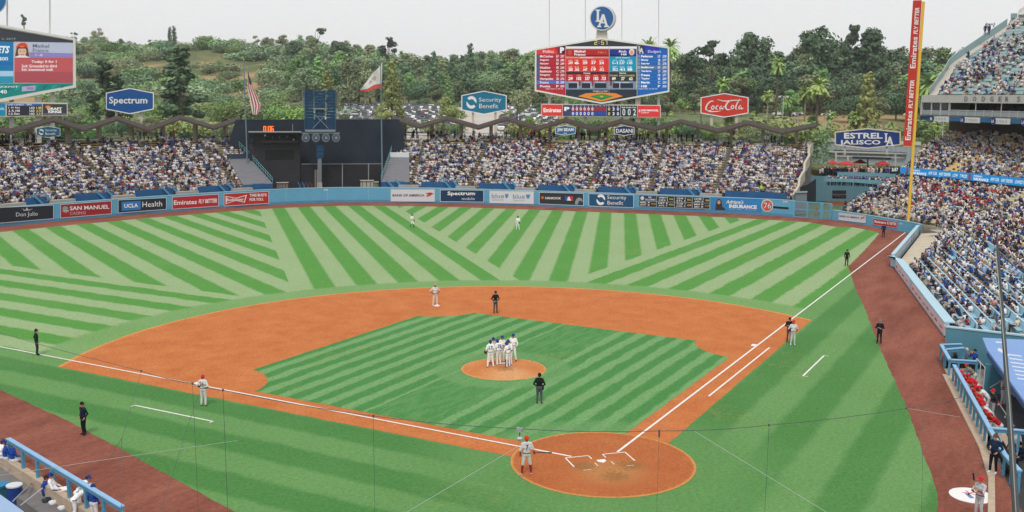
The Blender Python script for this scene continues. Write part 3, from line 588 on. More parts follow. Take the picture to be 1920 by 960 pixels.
def seating(t, R, aisles, F, mat_, occ, zone, part='bench', prof=SEAT, aw=.55, sp=.52, ylim=None):
    """benches of every row as parts, people on them; aisles = indices on the front line"""
    for k in range(len(R)-1):
        P, z, idx = R[k]
        if len(idx) < 3: continue
        cuts = [idx[0]]+[a for a in aisles if idx[0]+3 < a < idx[-1]-3]+[idx[-1]]
        ds = np.linalg.norm(P[1:]-P[:-1], axis=1).mean(); T = np.gradient(P, axis=0); T /= np.linalg.norm(T, axis=1)[:, None]
        seat = 0
        for a, b in zip(cuts[:-1], cuts[1:]):
            g = max(1, int(round(aw/2/ds))); a2 = a+(g if a != idx[0] else 0); b2 = b-(g if b != idx[-1] and aw > .6 else 0)
            if b2-a2 < 2: continue
            ii = list(range(a2, b2+1, 4)); ii += [b2] if ii[-1] != b2 else []
            sweep(P, z, ii, prof).build(part, mat_, t)
            L = (b2-a2)*ds; n = int(L/sp)
            for j in range(n):
                q = a2+(j+.5)*sp/ds; i = int(q); fr = q-i
                if i+1 >= len(P): continue
                p = P[i]*(1-fr)+P[i+1]*fr; tt = T[i]; nn = np.array([-tt[1], tt[0]])  # outward... checked below
                out_ = -np.array([tt[1], -tt[0]]); p = p+out_*.42; seat += 1
                if RNG.random() < occ(k, p, z): PEOPLE.append((p[0], p[1], z, math.atan2(-out_[1], -out_[0]), zone, k, seat))
def noise2(p, s, seed=0):
    v = p*s+seed*17.3; i = np.floor(v).astype(int); f = v-i; f = f*f*(3-2*f)
    def h(a, b): return (math.sin(a*127.1+b*311.7+seed*74.7)*43758.5453) % 1
    return (h(i[0], i[1])*(1-f[0])+h(i[0]+1, i[1])*f[0])*(1-f[1])+(h(i[0], i[1]+1)*(1-f[0])+h(i[0]+1, i[1]+1)*f[0])*f[1]
TAN = M('bench_tan', (.60, .44, .22), .6, noise=.1, nscale=1.5); AQUA = M('seat_aqua', (.28, .50, .53), .5, noise=.08, nscale=2); SKYB = M('seat_sky_blue', (.30, .52, .66), .5, noise=.08, nscale=2); YEL = M('seat_yellow', (.66, .50, .24), .5, noise=.1, nscale=2)
TEAL = M('rail_teal', (.13, .33, .38), .5); STEEL = M('steel_grey', (.30, .33, .36), .4, metal=.5)
def idx_at(F, d, z, px):
    P = offset(F, -d); X = pr(np.c_[P, np.full(len(P), z)])[0]; return int(np.argmin(abs(X-px)))
# ---- pavilions
def lerp(k, n, a, b): return a+(b-a)*k/n
NP = 22; PV = dict(d0=3.6, dep=.86, z0=2.15, rise=.345)
def railing(P3, name, parent, mt, h=1.0, posts=6, r=.03):
    for i in range(len(P3)-1):
        a, b = np.array(P3[i], float), np.array(P3[i+1], float); mb = MB()
        for q in (h, h*.55): mb.tube([a+[0, 0, q], b+[0, 0, q]], r, 5)
        for k in range(posts+1): p = a+(b-a)*k/posts; mb.tube([p, p+[0, 0, h]], r, 5)
        mb.build(name, mt, parent)
def pavilion(label, pxl, pxr, ends, aisle_px, zone, occ):
    t = thing('pavilion_stand', label, 'grandstand', offset(np.array(WALL), -8)[9 if zone == 'left pavilion' else 15].tolist()+[0])
    F, R = rows_of(WALL, PV['d0'], NP, PV['dep'], PV['z0'], PV['rise'], pxl, pxr)
    terrace(R).build('terrace', M('terrace_dim', (.19, .175, .15), .9, .1, noise=.15, nscale=.9), t)
    ai = [idx_at(F, PV['d0'], PV['z0'], p) for p in aisle_px]
    seating(t, R, ai, F, TAN, occ, zone, prof=BENCH)
    return t, F, R, ai
def occL(k, p, z):
    d = .96 if k < 15 else (.92 if noise2(p, .22, 3) > .36 else .45)
    if k >= 18 and noise2(p, .3, 5) < .4: d *= .3
    return d
def inTarpL(k, X): return k < 11.5 and X > 455-(25/11)*k
def occ_left(k, p, z):
    X = pr((p[0], p[1], z))[0]
    return 0 if k < 11.6 and X > 456-26*k/11 else occL(k, p, z)
def occ_right(k, p, z):
    X = pr((p[0], p[1], z))[0]
    return 0 if k < 11.6 and X < 768 else occL(k, p, z)*(.5 if X < 765 and k > 16 else 1)
tL, FL_, RL, aL = pavilion('left field pavilion stand packed with fans behind the wall left of the dark backdrop', lambda k, Y: -60, lambda k, Y: lerp(k, NP, 516, 432) if k < 11.5 else lerp(k, NP, 512, 432), None, [15, 112, 228, 345, 452], 'left pavilion', occ_left)
tR, FR_, RR, aR = pavilion('right field pavilion stand packed with fans right of the dark backdrop', lambda k, Y: lerp(k, NP, 709, 740), lambda k, Y: lerp(k, NP, 1492, 1530), None, [770, 878, 988, 1097, 1212, 1335], 'right pavilion', occ_right)
# blue fronts between the wall and the first row, broken by the stair openings
for t, R, ai, F in ((tL, RL, aL, FL_), (tR, RR, aR, FR_)):
    P, z, idx = R[0]; cuts = [idx[0]]+[a for a in ai if idx[0] < a < idx[-1]]+[idx[-1]]
    for a, b in zip(cuts[:-1], cuts[1:]):
        ii = list(range(a+4, b-1, 3))
        if len(ii) < 2: continue
        sweep(P, 0, ii, [(-.35, 0), (-.35, 3.22), (-.2, 3.22), (-.2, 0)]).build('blue_front', BLUED, t)
        sweep(P, 0, ii, [(-.36, 3.5), (-.36, 3.55), (-.31, 3.55), (-.31, 3.5)]).build('front_rail', STEEL, t)
        mb = MB()
        for i in ii[::2]: mb.tube([(*P[i], 3.2), (*P[i], 3.52)], .025, 4)
        mb.build('rail_posts', STEEL, t)
        # stair landing of pale concrete at the opening
    for a in cuts[1:-1]:
        q = P[a]; T = P[a+1]-P[a]; T /= np.linalg.norm(T); o_ = -np.array([T[1], -T[0]]); Rm = np.array([[T[0], o_[0], 0], [T[1], o_[1], 0], [0, 0, 1]])
        mb = MB(); mb.box((*(q-o_*.9), 1.35), (3.4, .9, 2.7), Rm); mb.build('stair_landing', CONC, t)
        mb = MB()
        for s in (-1.6, -.6): mb.beam((*(q+T*s*1.6-o_*.6), 2.1), (*(q+T*(s*1.6-1.4)-o_*.6), 3.6), .12, .3)
        mb.build('stair_rail', M('stair_blue', (.09, .28, .48), .5), t)
# grey covered sections beside the backdrop
TARP = M('tarp_grey', (.17, .17, .19), .8, noise=.08, nscale=.8)
def tarp(R, xin, side, label):
    """corrugated cover laid over the lower rows next to the dark backdrop"""
    P0, z0, i0 = R[0]; e = i0[-1] if side == 'L' else i0[0]; P11, z11, i11 = R[11]
    a = int(np.argmin(abs(pr(np.c_[P0, np.full(len(P0), z0)])[0]-xin[0]))); b = int(np.argmin(abs(pr(np.c_[P11, np.full(len(P11), z11)])[0]-xin[1]))); e2 = i11[-1] if side == 'L' else i11[0]
    t = thing('covered_section', label, 'tarpaulin', (*P0[e], 2)); A, B = (P0[a], P0[e]), (P11[b], P11[e2]); n = 26
    mb = MB(); lo = [(*(A[0]*(1-s/n)+A[1]*s/n), 3.15) for s in range(n+1)]; hi = [(*(B[0]*(1-s/n)+B[1]*s/n), z11+.9) for s in range(n+1)]; rows = []
    for q in range(23):
        f = q/22; rows.append([tuple(np.array(l)*(1-f)+np.array(h_)*f+[0, 0, .05 if q % 2 else -.03]) for l, h_ in zip(lo, hi)])
    mb.grid(rows); mb.build('cover', TARP, t)
    ends = [lo[-1], hi[-1]]; railing([np.array(p) for p in ends], 'side_rail', t, TEAL, 1.0, 10, .04)
    mb = MB(); mb.beam(np.array(hi[0])+[0, 0, .3], np.array(hi[-1])+[0, 0, .3], .5, .9); mb.build('upper_band', paint('dfe2e6' if side == 'R' else '31455a'), t)
    mb = MB(); mb.beam(np.array(lo[0])-[0, 0, 1.0], np.array(lo[-1])-[0, 0, 1.0], .1, 1.9); mb.build('blue_front', BLUED, t)
    top = R[NP]; p_, z_, i_ = top; q_ = p_[i_[-1] if side == 'L' else i_[0]]; railing([np.array(hi[-1]), np.array([*q_, z_])], 'side_rail', t, TEAL, 1.0, 8, .04)
    return t
tarp(RL, (457, 431), 'L', 'grey covered seating section left of the dark backdrop beside the left pavilion'); tarp(RR, (766, 766), 'R', 'grey covered seating section right of the dark backdrop beside the right pavilion')
# right end stair wall of the right pavilion
ends = [(*R_[0][R_[2][-1]], R_[1]) for R_ in RR[:NP:3] if len(R_[2])]
t = thing('stair_wall', 'pale sloping end wall closing the right pavilion above the bullpen', 'wall', ends[0]); mb = MB()
for a, b in zip(ends[:-1], ends[1:]): mb.beam(np.array(a)+[0, 0, .2], np.array(b)+[0, 0, .2], .35, 1.6)
mb.build('parapet', M('parapet_beige', (.50, .46, .38), .8), t)
mb = MB(); Pb = [ends[0], ends[-1]]; mb.add([(ends[0][0], ends[0][1], 0), (ends[-1][0], ends[-1][1], 0), (ends[-1][0], ends[-1][1], ends[-1][2]-.3), (ends[0][0], ends[0][1], ends[0][2]-.3)], [(0, 1, 2, 3)]); mb.build('side_face', CONCD, t)
# ---- folded roofs
ROOF = M('roof_brown', (.045, .031, .024), .75, noise=.12, nscale=.7); ROOFE = M('roof_edge', (.085, .06, .046), .7); COLM = M('column_tan', (.42, .35, .27), .85, noise=.1, nscale=1)
def fold_roof(label, R, kn, col_label):
    """kn = (px, py of the front edge) knots, alternately valley and peak"""
    P, z, idx = R[NP-4]; F = VS([tuple(p) for p in P[::6]]); t = thing('folded_roof', label, 'roof', F.at(kn[len(kn)//2][0], 240))
    back = []; front = []
    for x, y in kn:
        f = F.at(x, y); v = (f-CAM)[:2]; n = np.array([v[0], v[1]])/np.hypot(*v); front.append(f); back.append(np.array([f[0]+n[0]*7.5, f[1]+n[1]*7.5, f[2]+.42]))
    for i in range(len(kn)-1):
        mb = MB(); a, b, c, d = front[i], front[i+1], back[i+1], back[i]; up = np.array([0, 0, .16])
        mb.add([a, b, c, d, a+up, b+up, c+up, d+up], [(0, 3, 2, 1), (4, 5, 6, 7), (0, 1, 5, 4), (2, 3, 7, 6), (1, 2, 6, 5), (3, 0, 4, 7)]); mb.build('roof_plate', ROOF, t)
        mb = MB(); o_ = (CAM-a); o_[2] = 0; o_ /= np.linalg.norm(o_); mb.beam(a+o_*.1+[0, 0, -.02], b+o_*.1+[0, 0, -.02], .2, .28); mb.build('edge_beam', ROOFE, t)
        mb = MB()
        for q in range(1, 6): s = q/6; p, r = a+(b-a)*s, d+(c-d)*s; mb.beam(p-[0, 0, .12], r-[0, 0, .12], .12, .2)
        mb.build('rafters', ROOFE, t)
    return t, front, back
KL = [(-30, 240), (18, 251), (100, 227.5), (157, 246), (219, 225.5), (278, 246), (338, 223.5), (400, 242.5), (450, 226)]
KR = [(735, 224), (787, 240), (838, 225), (897, 242), (950, 225.5), (1008, 244), (1060, 228.5), (1114, 245), (1165, 230.5), (1228, 245), (1277, 231), (1347, 249), (1402, 233.5), (1466, 251), (1530, 238)]
tr1, fr1, bk1 = fold_roof('brown folded zigzag roof over the back rows of the left pavilion', RL, KL, '')
tr2, fr2, bk2 = fold_roof('brown folded zigzag roof over the back rows of the right pavilion', RR, KR, '')
for t, fr, bk, R in ((tr1, fr1, bk1, RL), (tr2, fr2, bk2, RR)):
    for i in range(len(fr)-1):
        for s in (.5,):
            top = (fr[i]*.55+fr[i+1]*.45)*.45+(bk[i]*.55+bk[i+1]*.45)*.55; mb = MB(); mb.beam((top[0], top[1], 7.5), (top[0], top[1], top[2]-.35), .5, .75, up=(1, .3, 0)); d = (bk[i]-fr[i]); d[2] = 0; d /= np.linalg.norm(d); mb.beam((top[0]-d[0]*2.6, top[1]-d[1]*2.6, top[2]-.42), (top[0]+d[0]*2.6, top[1]+d[1]*2.6, top[2]-.1), .35, .35)
            mb.build('column', COLM, t)
# back rail behind the last row
for t, R in ((tL, RL), (tR, RR)):
    P, z, idx = R[NP]; ii = list(range(idx[0], idx[-1], 4)); mb = sweep(P, z, ii, [(.2, 1.0), (.2, 1.08), (.28, 1.08), (.28, 1.0)]); mb2 = sweep(P, z, ii, [(.2, .5), (.2, .56), (.28, .56), (.28, .5)]); mb.add(mb2.v, mb2.f); mb.build('back_rail', TEAL, t)
# ================================================================== RIGHT SIDE STANDS
BOWL = [(112.6, 16.0), (109.9, 11.6), (105.6, 5.9), (100.3, -.6), (97.2, -3.6), (89.5, -7.9), (77, -12.0), (61, -15.2), (52, -17), (36, -21), (20, -26.5)]
def occB(k, p, z): return .93 if k < 17 else .8
NB = 20
def bowl_left(k, Y): return np.interp(k, [0, NB], [1578, 1688])
tB = thing('field_level_stand', 'crowded field level seating bowl behind the yellow foul pole, under the blue ribbon', 'grandstand', (95, -12, 0))
CREAM = M('seat_cream', (.62, .55, .36), .6, noise=.1, nscale=2)
FB, RB_ = rows_of(BOWL, .5, NB, .88, 1.25, .205, bowl_left, lambda k, Y: 1990)
terrace(RB_).build('terrace', M('terrace_cream', (.42, .37, .27), .85, noise=.12, nscale=1), tB)
seating(tB, RB_, [idx_at(FB, .5, 1.2, p) for p in (1640, 1745, 1800, 1850, 1890)], FB, CREAM, occB, 'field bowl')
# blue sloping side wall facing the bullpen
e = [(*R_[0][R_[2][0]], R_[1]) for R_ in RB_[::4]]; mb = MB()
for a, b in zip(e[:-1], e[1:]): mb.beam(np.array(a)+[0, 0, .15], np.array(b)+[0, 0, .15], .25, 1.1)
solo(mb, 'side_parapet', M('parapet_blue', (.13, .30, .40), .6), 'grey blue sloping parapet where the field level seats meet the bullpen', 'parapet', e[0])
# ---- box seats in front of the walkway
BOXW = [(94, 3.2), (76, -1.2), (69.4, -3), (62.9, -4.75), (48.4, -8.55), (35.9, -11.85), (33, -12.6)]
BX = smooth_line(BOXW, .5)
t = thing('trackside_wall', 'low light blue padded wall between the brown track and the box seats', 'wall', (50, -8, 0)); S_ = VS(FOULR)
LB = M('pad_light_blue', (.36, .55, .70), .5, noise=.06, nscale=.8)
u1, u2 = S_.length(1676, 500), S_.length(1768, 628)
mb = MB(); wall_strip(mb, S_, u1, S_.length(1769, 634), 0, 1.0, 0, -.35); mb.build('padding', LB, t)
mb = MB(); wall_strip(mb, S_, u1, S_.length(1769, 634), 1.0, 1.08, .04, -.75); mb.build('top_ledge', M('ledge_blue', (.42, .62, .72), .5), t)
mb = MB(); wall_strip(mb, S_, u1+2.5, u1+14, .18, .85, .05, .004); mb.build('red_white_banner', paint('dcc9cc'), t)
mb = MB(); wall_strip(mb, S_, u1+15.2, u1+34, .18, .85, .05, .004); mb.build('red_white_banner', paint('dcc9cc'), t)
for a, b in ((u1+2.9, u1+13.6), (u1+15.6, u1+33.6)):
    n = int((b-a)/2.2)
    for k in range(n):
        u = a+(b-a)*k/n; V, F = [(0, .25), (.55, .25), (.7, .6), (.15, .75)] if k % 2 == 0 else [(.1, .2), (.8, .3), (.75, .55), (.05, .5)], [(0, 1, 2, 3)]; mb = MB()
        mb.add([S_.sz(u+1.9*x if 1 else 0, .32+.36*y, .07) for x, y in V], F); mb.build('red_mark', paint('c83a44'), t)
t = thing('corner_wall', 'tall pale blue wall slanting from the foul pole corner down to the track', 'wall', (83, -2.5, 0))
mb = MB(); ua = S_.length(1722, 441); wall_strip(mb, S_, 0, u1, 0, 1.25, 0, -.3); mb.build('padding', M('pad_pale', (.42, .53, .62), .6, noise=.08, nscale=.8), t)
mb = MB(); wall_strip(mb, S_, 0, u1, 1.25, 1.33, .05, -.35); mb.build('top_rim', M('ledge_blue', (.42, .62, .72), .5), t)
for u in (7, 9.5): mb = MB(); wall_strip(mb, S_, u, u+.35, .3, 1.1, .02, .004); mb.build('dark_slot', paint('39586c'), t)
def occX(k, p, z): return .74 if p[0] > 44 else .5
tX = thing('box_seat_stand', 'terrace of light blue box seats along the brown track in front of the walkway', 'grandstand', (55, -11, 0))
NX = 9; PX_ = []; R = []
for k in range(NX+1):
    P = offset(BX, -(1.1+k*1.02)); z = .55+k*.13
    X, Y, D = pr(np.c_[P, np.full(len(P), z)])
    walk = np.array([np.min(np.hypot(FB[:, 0]-p[0], FB[:, 1]-p[1])) for p in P]); inside = np.array([p[1]-np.interp(p[0], FB[::-1, 0], FB[::-1, 1]) for p in P])
    ok = (inside > 1.1) & (P[:, 0] > (35.5 if k < 5 else 30)) & (P[:, 0] < 88) & (P[:, 1] < np.where(P[:, 0] > 66, -5.5, -4.4)) & (X < 1985)
    R.append((P, z, np.where(ok)[0]))
# extra short rows towards the foul pole corner
terrace(R, .6).build('terrace', M('concrete_warm', (.46, .42, .36), .9, noise=.12, nscale=1), tX)
LBS = M('seat_light_blue', (.30, .52, .66), .5, noise=.08, nscale=2)
def box_seats(t, R, aisles, zone, occ):
    """individual tip-up seats: shared mesh copies"""
    mb = MB(); mb.box((.30, 0, .44), (.40, .44, .05)); sd = None
    c_, s_ = math.cos(.25), math.sin(.25); mb.box((.56, 0, .66), (.05, .44, .42), np.array([[c_, 0, s_], [0, 1, 0], [-s_, 0, c_]])); mb.box((.38, 0, .21), (.06, .3, .42)); base = None; stuff = MB(); cand = []
    for k in range(len(R)-1):
        P, z, idx = R[k]
        if len(idx) < 3: continue
        T = np.gradient(P, axis=0); T /= np.linalg.norm(T, axis=1)[:, None]; ds = np.linalg.norm(P[1:]-P[:-1], axis=1).mean(); seat = 0; L = (idx[-1]-idx[0])*ds
        for j in range(int(L/.54)):
            q = idx[0]+(j+.5)*.54/ds; i = int(q); fr = q-i
            if i+1 >= len(P): continue
            p = P[i]*(1-fr)+P[i+1]*fr; o_ = -np.array([T[i][1], -T[i][0]])
            if (q*ds) % 9.3 < 1.0: continue
            seat += 1; yaw = math.atan2(o_[1], o_[0]); pe = p+o_*.3
            if RNG.random() < occ(k, p, z): PEOPLE.append((pe[0], pe[1], z, yaw+math.pi, zone, k, seat))
            x_, y_, D = pr((p[0], p[1], z+.5)); 
            if x_ < 1930 and y_ < 700: cand.append((D, p[0], p[1], z, yaw))
            else: cand.append((999, p[0], p[1], z, yaw))
    cand.sort(); base = mb.build('seat', LBS, t); first = True; sv = np.array(mb.v)
    for D, x, y, z, yaw in cand[:300]:
        o = base if first else base.copy()
        if not first: COL.objects.link(o)
        first = False; L = t.location; o.parent = t; o.location = (x-L[0], y-L[1], z-L[2]); o.rotation_euler = (0, 0, yaw)
    me = base.data; 
    for v in me.vertices: v.co = v.co+t.location    # undo the builder's origin shift: mesh is local to the seat
    for D, x, y, z, yaw in cand[300:]:
        c, s = math.cos(yaw), math.sin(yaw); V = np.c_[x+sv[:, 0]*c-sv[:, 1]*s, y+sv[:, 0]*s+sv[:, 1]*c, z+sv[:, 2]]; stuff.add(V, mb.f)
    if stuff.v: tag(stuff.build('far_seats', LBS, t), kind='stuff')
for P, z, idx in R[:-1]:
    if len(idx) > 4: sweep(P, z, list(range(idx[0], idx[-1], 4)), [(.80, .0), (.80, .80), (.93, .80), (.93, .0)]).build('row_ledge', M('ledge_blue', (.42, .62, .72), .5), tX)
box_seats(tX, R, None, 'trackside boxes', occX)
# walkway with rails between boxes and bowl
mb = MB(); Pi, Po = offset(FB, .2), offset(FB, 1.7); ii = [i for i in range(len(FB)) if FB[i][0] < 95]
mb.grid([[(*Po[i], 1.30) for i in ii], [(*Pi[i], 1.30) for i in ii]]); struct(mb, 'walkway', CONC)
t = thing('box_end_wall', 'light blue wall closing the box seats above the camera well', 'wall', (34, -14, 0)); mb = MB(); mb.beam((35.6, -11.7, -.1), (33.2, -20.5, .3), .25, 2.4); mb.build('wall_face', M('teal_end_wall', (.10, .27, .36), .6, noise=.06, nscale=.8), t); mb = MB(); mb.beam((35.6, -11.7, 1.15), (33.2, -20.5, 1.55), .35, .1); mb.build('coping', M('ledge_blue', (.42, .62, .72), .5), t)
t = thing('walkway_railing', 'dark steel railing curving along the walkway behind the box seats', 'railing', (70, -13, 1.3))
for d in (.3,):
    P = offset(FB, d)
    for h in (.95, .5): mb = MB(); mb.tube([(*P[i], 1.3+h) for i in ii[::2]], .035, 5); mb.build('rail', STEEL, t)
    for i in ii[::4]: mb = MB(); mb.tube([(*P[i], 1.3), (*P[i], 2.25)], .04, 5); mb.build('post', STEEL, t)
mb = MB(); mb.add([(97, -2.3, .35), (69.6, -3.4, .35), (66, -7.5, .35), (74, -13.5, .5), (90, -9, .6), (97, -4.6, .6)], [(0, 1, 2, 3, 4, 5)]); struct(mb, 'corner_concourse', M('concourse_tan', (.56, .49, .38), .9, noise=.12, nscale=.8))

# ---- loge level with LED ribbon
RIB = [(134, 14.5), (125.7, 4.7), (118.9, -4.4), (110.2, -13.2), (100, -21.5), (85, -30)]
SR = VS(RIB); t = thing('led_ribbon_board', 'long bright blue ribbon display along the front of the second deck', 'ribbon board', SR.at(1800, 340))
uA, uB = SR.length(1688, 320), SR.length(2000, 345)
mb = MB(); wall_strip(mb, SR, uA, uB, 6.02, 7.05, .02, -.4); mb.build('display', paint('1f8fd4', emit=1), t)
mb = MB(); wall_strip(mb, SR, uA, uB, 5.75, 6.02, .0, -.4); mb.build('soffit_edge', paint('2c3a44'), t)
def rtext(s, u0, u1, z0, z1, col='e8f4fb', bold=.02, shear=0.): 
    V, F = text_mesh(s, bold, shear); mb = MB(); mb.add([SR.sz(u0+(u1-u0)*x, z0+(z1-z0)*y, .06) for x, y in V], F); mb.build('lettering', paint(col, emit=1), t)
ul = lambda px: SR.length(px, 330)
for o in (0, 117.5):
    rtext("Adriana's", ul(1708+o*1.0), ul(1725+o), 6.62, 6.95, shear=.2); rtext('INSURANCE', ul(1709+o), ul(1737+o), 6.12, 6.52, bold=.05)
    for s, a, b in (('ANY CAR', 1741, 1757), ('ANY DRIVER', 1761, 1783), ('LOWEST PRICES', 1787, 1814)):
        if o: a, b = a+o*1.0, b+o
        rtext(s, ul(a), ul(b), 6.3, 6.78)
    mb = MB(); wall_strip(mb, SR, ul(1699+o*1.0), ul(1703+o), 6.1, 6.95, .05, .03); mb.build('portrait', paint('8a4a3c', emit=1), t)
t2 = thing('game_clock', 'small black clock panel showing white time at the left end of the ribbon display', 'clock', SR.at(1680, 330)); Pc = face_plane(1680, 320, 160)
mb = MB(); ppoly(mb, Pc, quad(1669, 1687.5, 312.5, 312.5, 326, 326), -.3, 0); mb.build('panel', paint('1a2126'), t2)
mb = MB(); ptext(mb, Pc, '2:57', 1672, 314.5, 1684, 321, .03, .03); mb.build('digits', paint('eef2f2', emit=1), t2)
NL = 19
def occLg(k, p, z): return (.86 if noise2(p, .25, 9) > .3 else .45) if k < 14 else .55
tG = thing('loge_stand', 'yellow seated second deck full of fans above the blue ribbon display', 'grandstand', (125, -10, 6))
def logeL(k, Y): return np.interp(k, [0, 6, 12, 15, NL], [1685, 1712, 1736, 1752, 1775])
FG, RG = rows_of(RIB, .1, NL, .88, 6.0, .30, logeL, lambda k, Y: 1985)
terrace(RG, .8).build('terrace', M('terrace_tan', (.30, .25, .17), .85, noise=.12, nscale=1), tG)
seating(tG, RG, [idx_at(FG, .1, 6, p) for p in (1762, 1850, 1925)], FG, YEL, occLg, 'loge')
mb = MB(); P1, P2 = offset(FG, -.1), offset(FG, -14)
ii = [i for i in range(len(FG)) if pr((*P1[i], 6))[0] > 1690 and pr((*P1[i], 6))[0] < 1990][::4]
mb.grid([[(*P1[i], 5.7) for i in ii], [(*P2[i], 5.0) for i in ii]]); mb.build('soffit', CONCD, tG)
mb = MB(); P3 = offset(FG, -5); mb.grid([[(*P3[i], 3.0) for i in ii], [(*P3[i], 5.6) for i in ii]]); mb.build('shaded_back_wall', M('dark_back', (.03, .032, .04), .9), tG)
mb = MB(); P4 = offset(FG, -(NL*.88+1.2)); iw = [i for i in range(len(FG)) if 1775 < pr((*P4[i], 12))[0] < 1990][::4]; mb.grid([[(*P4[i], 11.2) for i in iw], [(*P4[i], 15.0) for i in iw]]); mb.build('loge_shade_wall', M('painted_shade_brown', (.07, .05, .035), .9, noise=.2, nscale=.5), tG)  # added wall; its dark brown stands for the shadow under the club level
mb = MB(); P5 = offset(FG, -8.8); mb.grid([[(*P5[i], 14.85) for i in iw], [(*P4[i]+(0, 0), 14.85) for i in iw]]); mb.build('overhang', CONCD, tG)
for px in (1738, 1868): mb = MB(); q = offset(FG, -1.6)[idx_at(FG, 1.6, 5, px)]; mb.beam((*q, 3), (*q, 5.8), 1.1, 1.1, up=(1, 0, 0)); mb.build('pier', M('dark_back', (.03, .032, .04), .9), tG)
t = thing('standing_rail', 'pale counter rail under the second deck above the highest field seats', 'railing', (115, -8, 5)); q_ = offset(FG, .2)
for a, b in ((1676, 1735), (1752, 1842), (1872, 1960)):
    I = range(idx_at(FG, 0, 5, a) if 0 else min(idx_at(FG, 0, 5, a), idx_at(FG, 0, 5, b)), max(idx_at(FG, 0, 5, a), idx_at(FG, 0, 5, b)), 3); mb = MB()
    for i, j in zip(list(I)[:-1], list(I)[1:]): mb.beam((*q_[i], 5.15), (*q_[j], 5.15), .3, .16)
    mb.build('counter', M('counter_beige', (.55, .50, .42), .6), t)
# ---- club box level
CB = [(140.5, 6.6), (137.6, 4.0), (129, -3.6), (118, -12.2), (107, -20), (92, -29)]; SC = VS(CB)
t = thing('club_level', 'club level with dark glazed suites and a white fascia reading the home team name', 'building', SC.at(1800, 220))
v0, v1 = SC.length(1726, 200), SC.length(2000, 200); wl = lambda px, y=200: SC.length(px, y)
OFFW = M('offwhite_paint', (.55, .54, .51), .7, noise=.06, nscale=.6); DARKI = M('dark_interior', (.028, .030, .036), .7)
mb = MB(); wall_strip(mb, SC, v0, v1, 17.05, 18.25, 0, -.35); mb.build('fascia', OFFW, t)
mb = MB(); wall_strip(mb, SC, v0, v1, 14.9, 15.05, 0, -9); mb.build('floor_slab', CONCD, t)
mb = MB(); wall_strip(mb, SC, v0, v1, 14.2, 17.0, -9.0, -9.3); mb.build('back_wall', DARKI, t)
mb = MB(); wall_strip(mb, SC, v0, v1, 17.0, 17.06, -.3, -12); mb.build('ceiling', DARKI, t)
mb = MB(); wall_strip(mb, SC, v0, v0+.25, 14.4, 18.25, 0, -12, step=9); mb.build('end_wall', OFFW, t)
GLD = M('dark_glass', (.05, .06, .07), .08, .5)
pxs = [1728, 1745, 1762, 1778]
for a, b in zip(pxs[:-1], pxs[1:]):
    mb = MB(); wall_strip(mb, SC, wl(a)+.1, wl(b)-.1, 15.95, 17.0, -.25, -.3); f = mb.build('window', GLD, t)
    mb = MB(); wall_strip(mb, SC, wl(b)-.09, wl(b)+.09, 15.05, 17.05, -.1, -.32); mb.build('mullion', OFFW, t)
    mb = MB(); wall_strip(mb, SC, wl(a)+.1, wl(b)-.1, 15.1, 15.85, -.2, -.25); mb.build('lower_panel', M('panel_greyblue', (.33, .38, .40), .6), t)
x = 1780
while x < 1930:
    mb = MB(); wall_strip(mb, SC, wl(x)+.06, wl(x+16)-.06, 15.1, 15.8, -.12, -.16); mb.build('railing_panel', M('panel_greyblue', (.33, .38, .40), .6), t)
    mb = MB(); wall_strip(mb, SC, wl(x)-.05, wl(x)+.05, 15.05, 16.0 if (x-1780) % 48 else 17.05, -.1, -.2); mb.build('post', OFFW, t); x += 16
mb = MB(); wall_strip(mb, SC, wl(1779), v1, 15.85, 15.95, -.08, -.2); mb.build('handrail', OFFW, t)
for k in range(14):
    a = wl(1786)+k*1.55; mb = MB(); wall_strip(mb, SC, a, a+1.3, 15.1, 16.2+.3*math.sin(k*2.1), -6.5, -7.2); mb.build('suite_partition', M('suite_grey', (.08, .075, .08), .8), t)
# banner band of blue and white pieces with round emblems
def cl(px, y=221): return SC.length(px, y)
edges = [(1726, 1743, 'b'), (1748, 1779, 'w'), (1781, 1801, 'b'), (1806, 1837.5, 'w'), (1839, 1858, 'b'), (1864, 1894.5, 'w'), (1896, 1915, 'b'), (1921, 1960, 'w')]
for a, b, c in edges: mb = MB(); wall_strip(mb, SC, cl(a), cl(b), 14.05 if c == 'w' else 14.2, 14.88, .05, -.1); mb.build('bunting_piece', paint('2d6a97' if c == 'b' else 'e4e4e2'), t)
for i, (a, b, s) in enumerate(((1755, 1776, 'BASS'), (1813, 1834, 'CLUB'), (1871, 1891, 'PARK'))): pass
def fasc(s, a, b, z0, z1, col, bold=.02): V, F = text_mesh(s, bold); mb = MB(); mb.add([SC.sz(cl(a)+(cl(b)-cl(a))*x, z0+(z1-z0)*y, .09) for x, y in V], F); mb.build('lettering', paint(col), t)
for s, a, b in (('1955', 1756, 1775), ('1959', 1813, 1833), ('1963', 1871, 1890)): fasc(s, a, b, 14.3, 14.65, 'b4bac2', .0)
for px, s in ((1748, 'B'), (1806, 'LA'), (1864, 'LA'), (1921, 'LA')):
    c = cl(px); mb = MB(); mb.add([SC.sz(c+.56*math.cos(q*math.pi/10), 14.45+.56*math.sin(q*math.pi/10), w_) for w_ in (.16, .08) for q in range(20)], [tuple(range(20)), tuple(range(20, 40))[::-1]]+[(i, 20+i, 20+(i+1) % 20, (i+1) % 20) for i in range(20)]); mb.build('round_emblem', paint('2a3a78'), t)
    V, F = text_mesh(s, .04); mb = MB(); mb.add([SC.sz(c-.3+.6*x, 14.2+.5*y, .19) for x, y in V], F); mb.build('emblem_letters', paint('e8e8f0'), t)
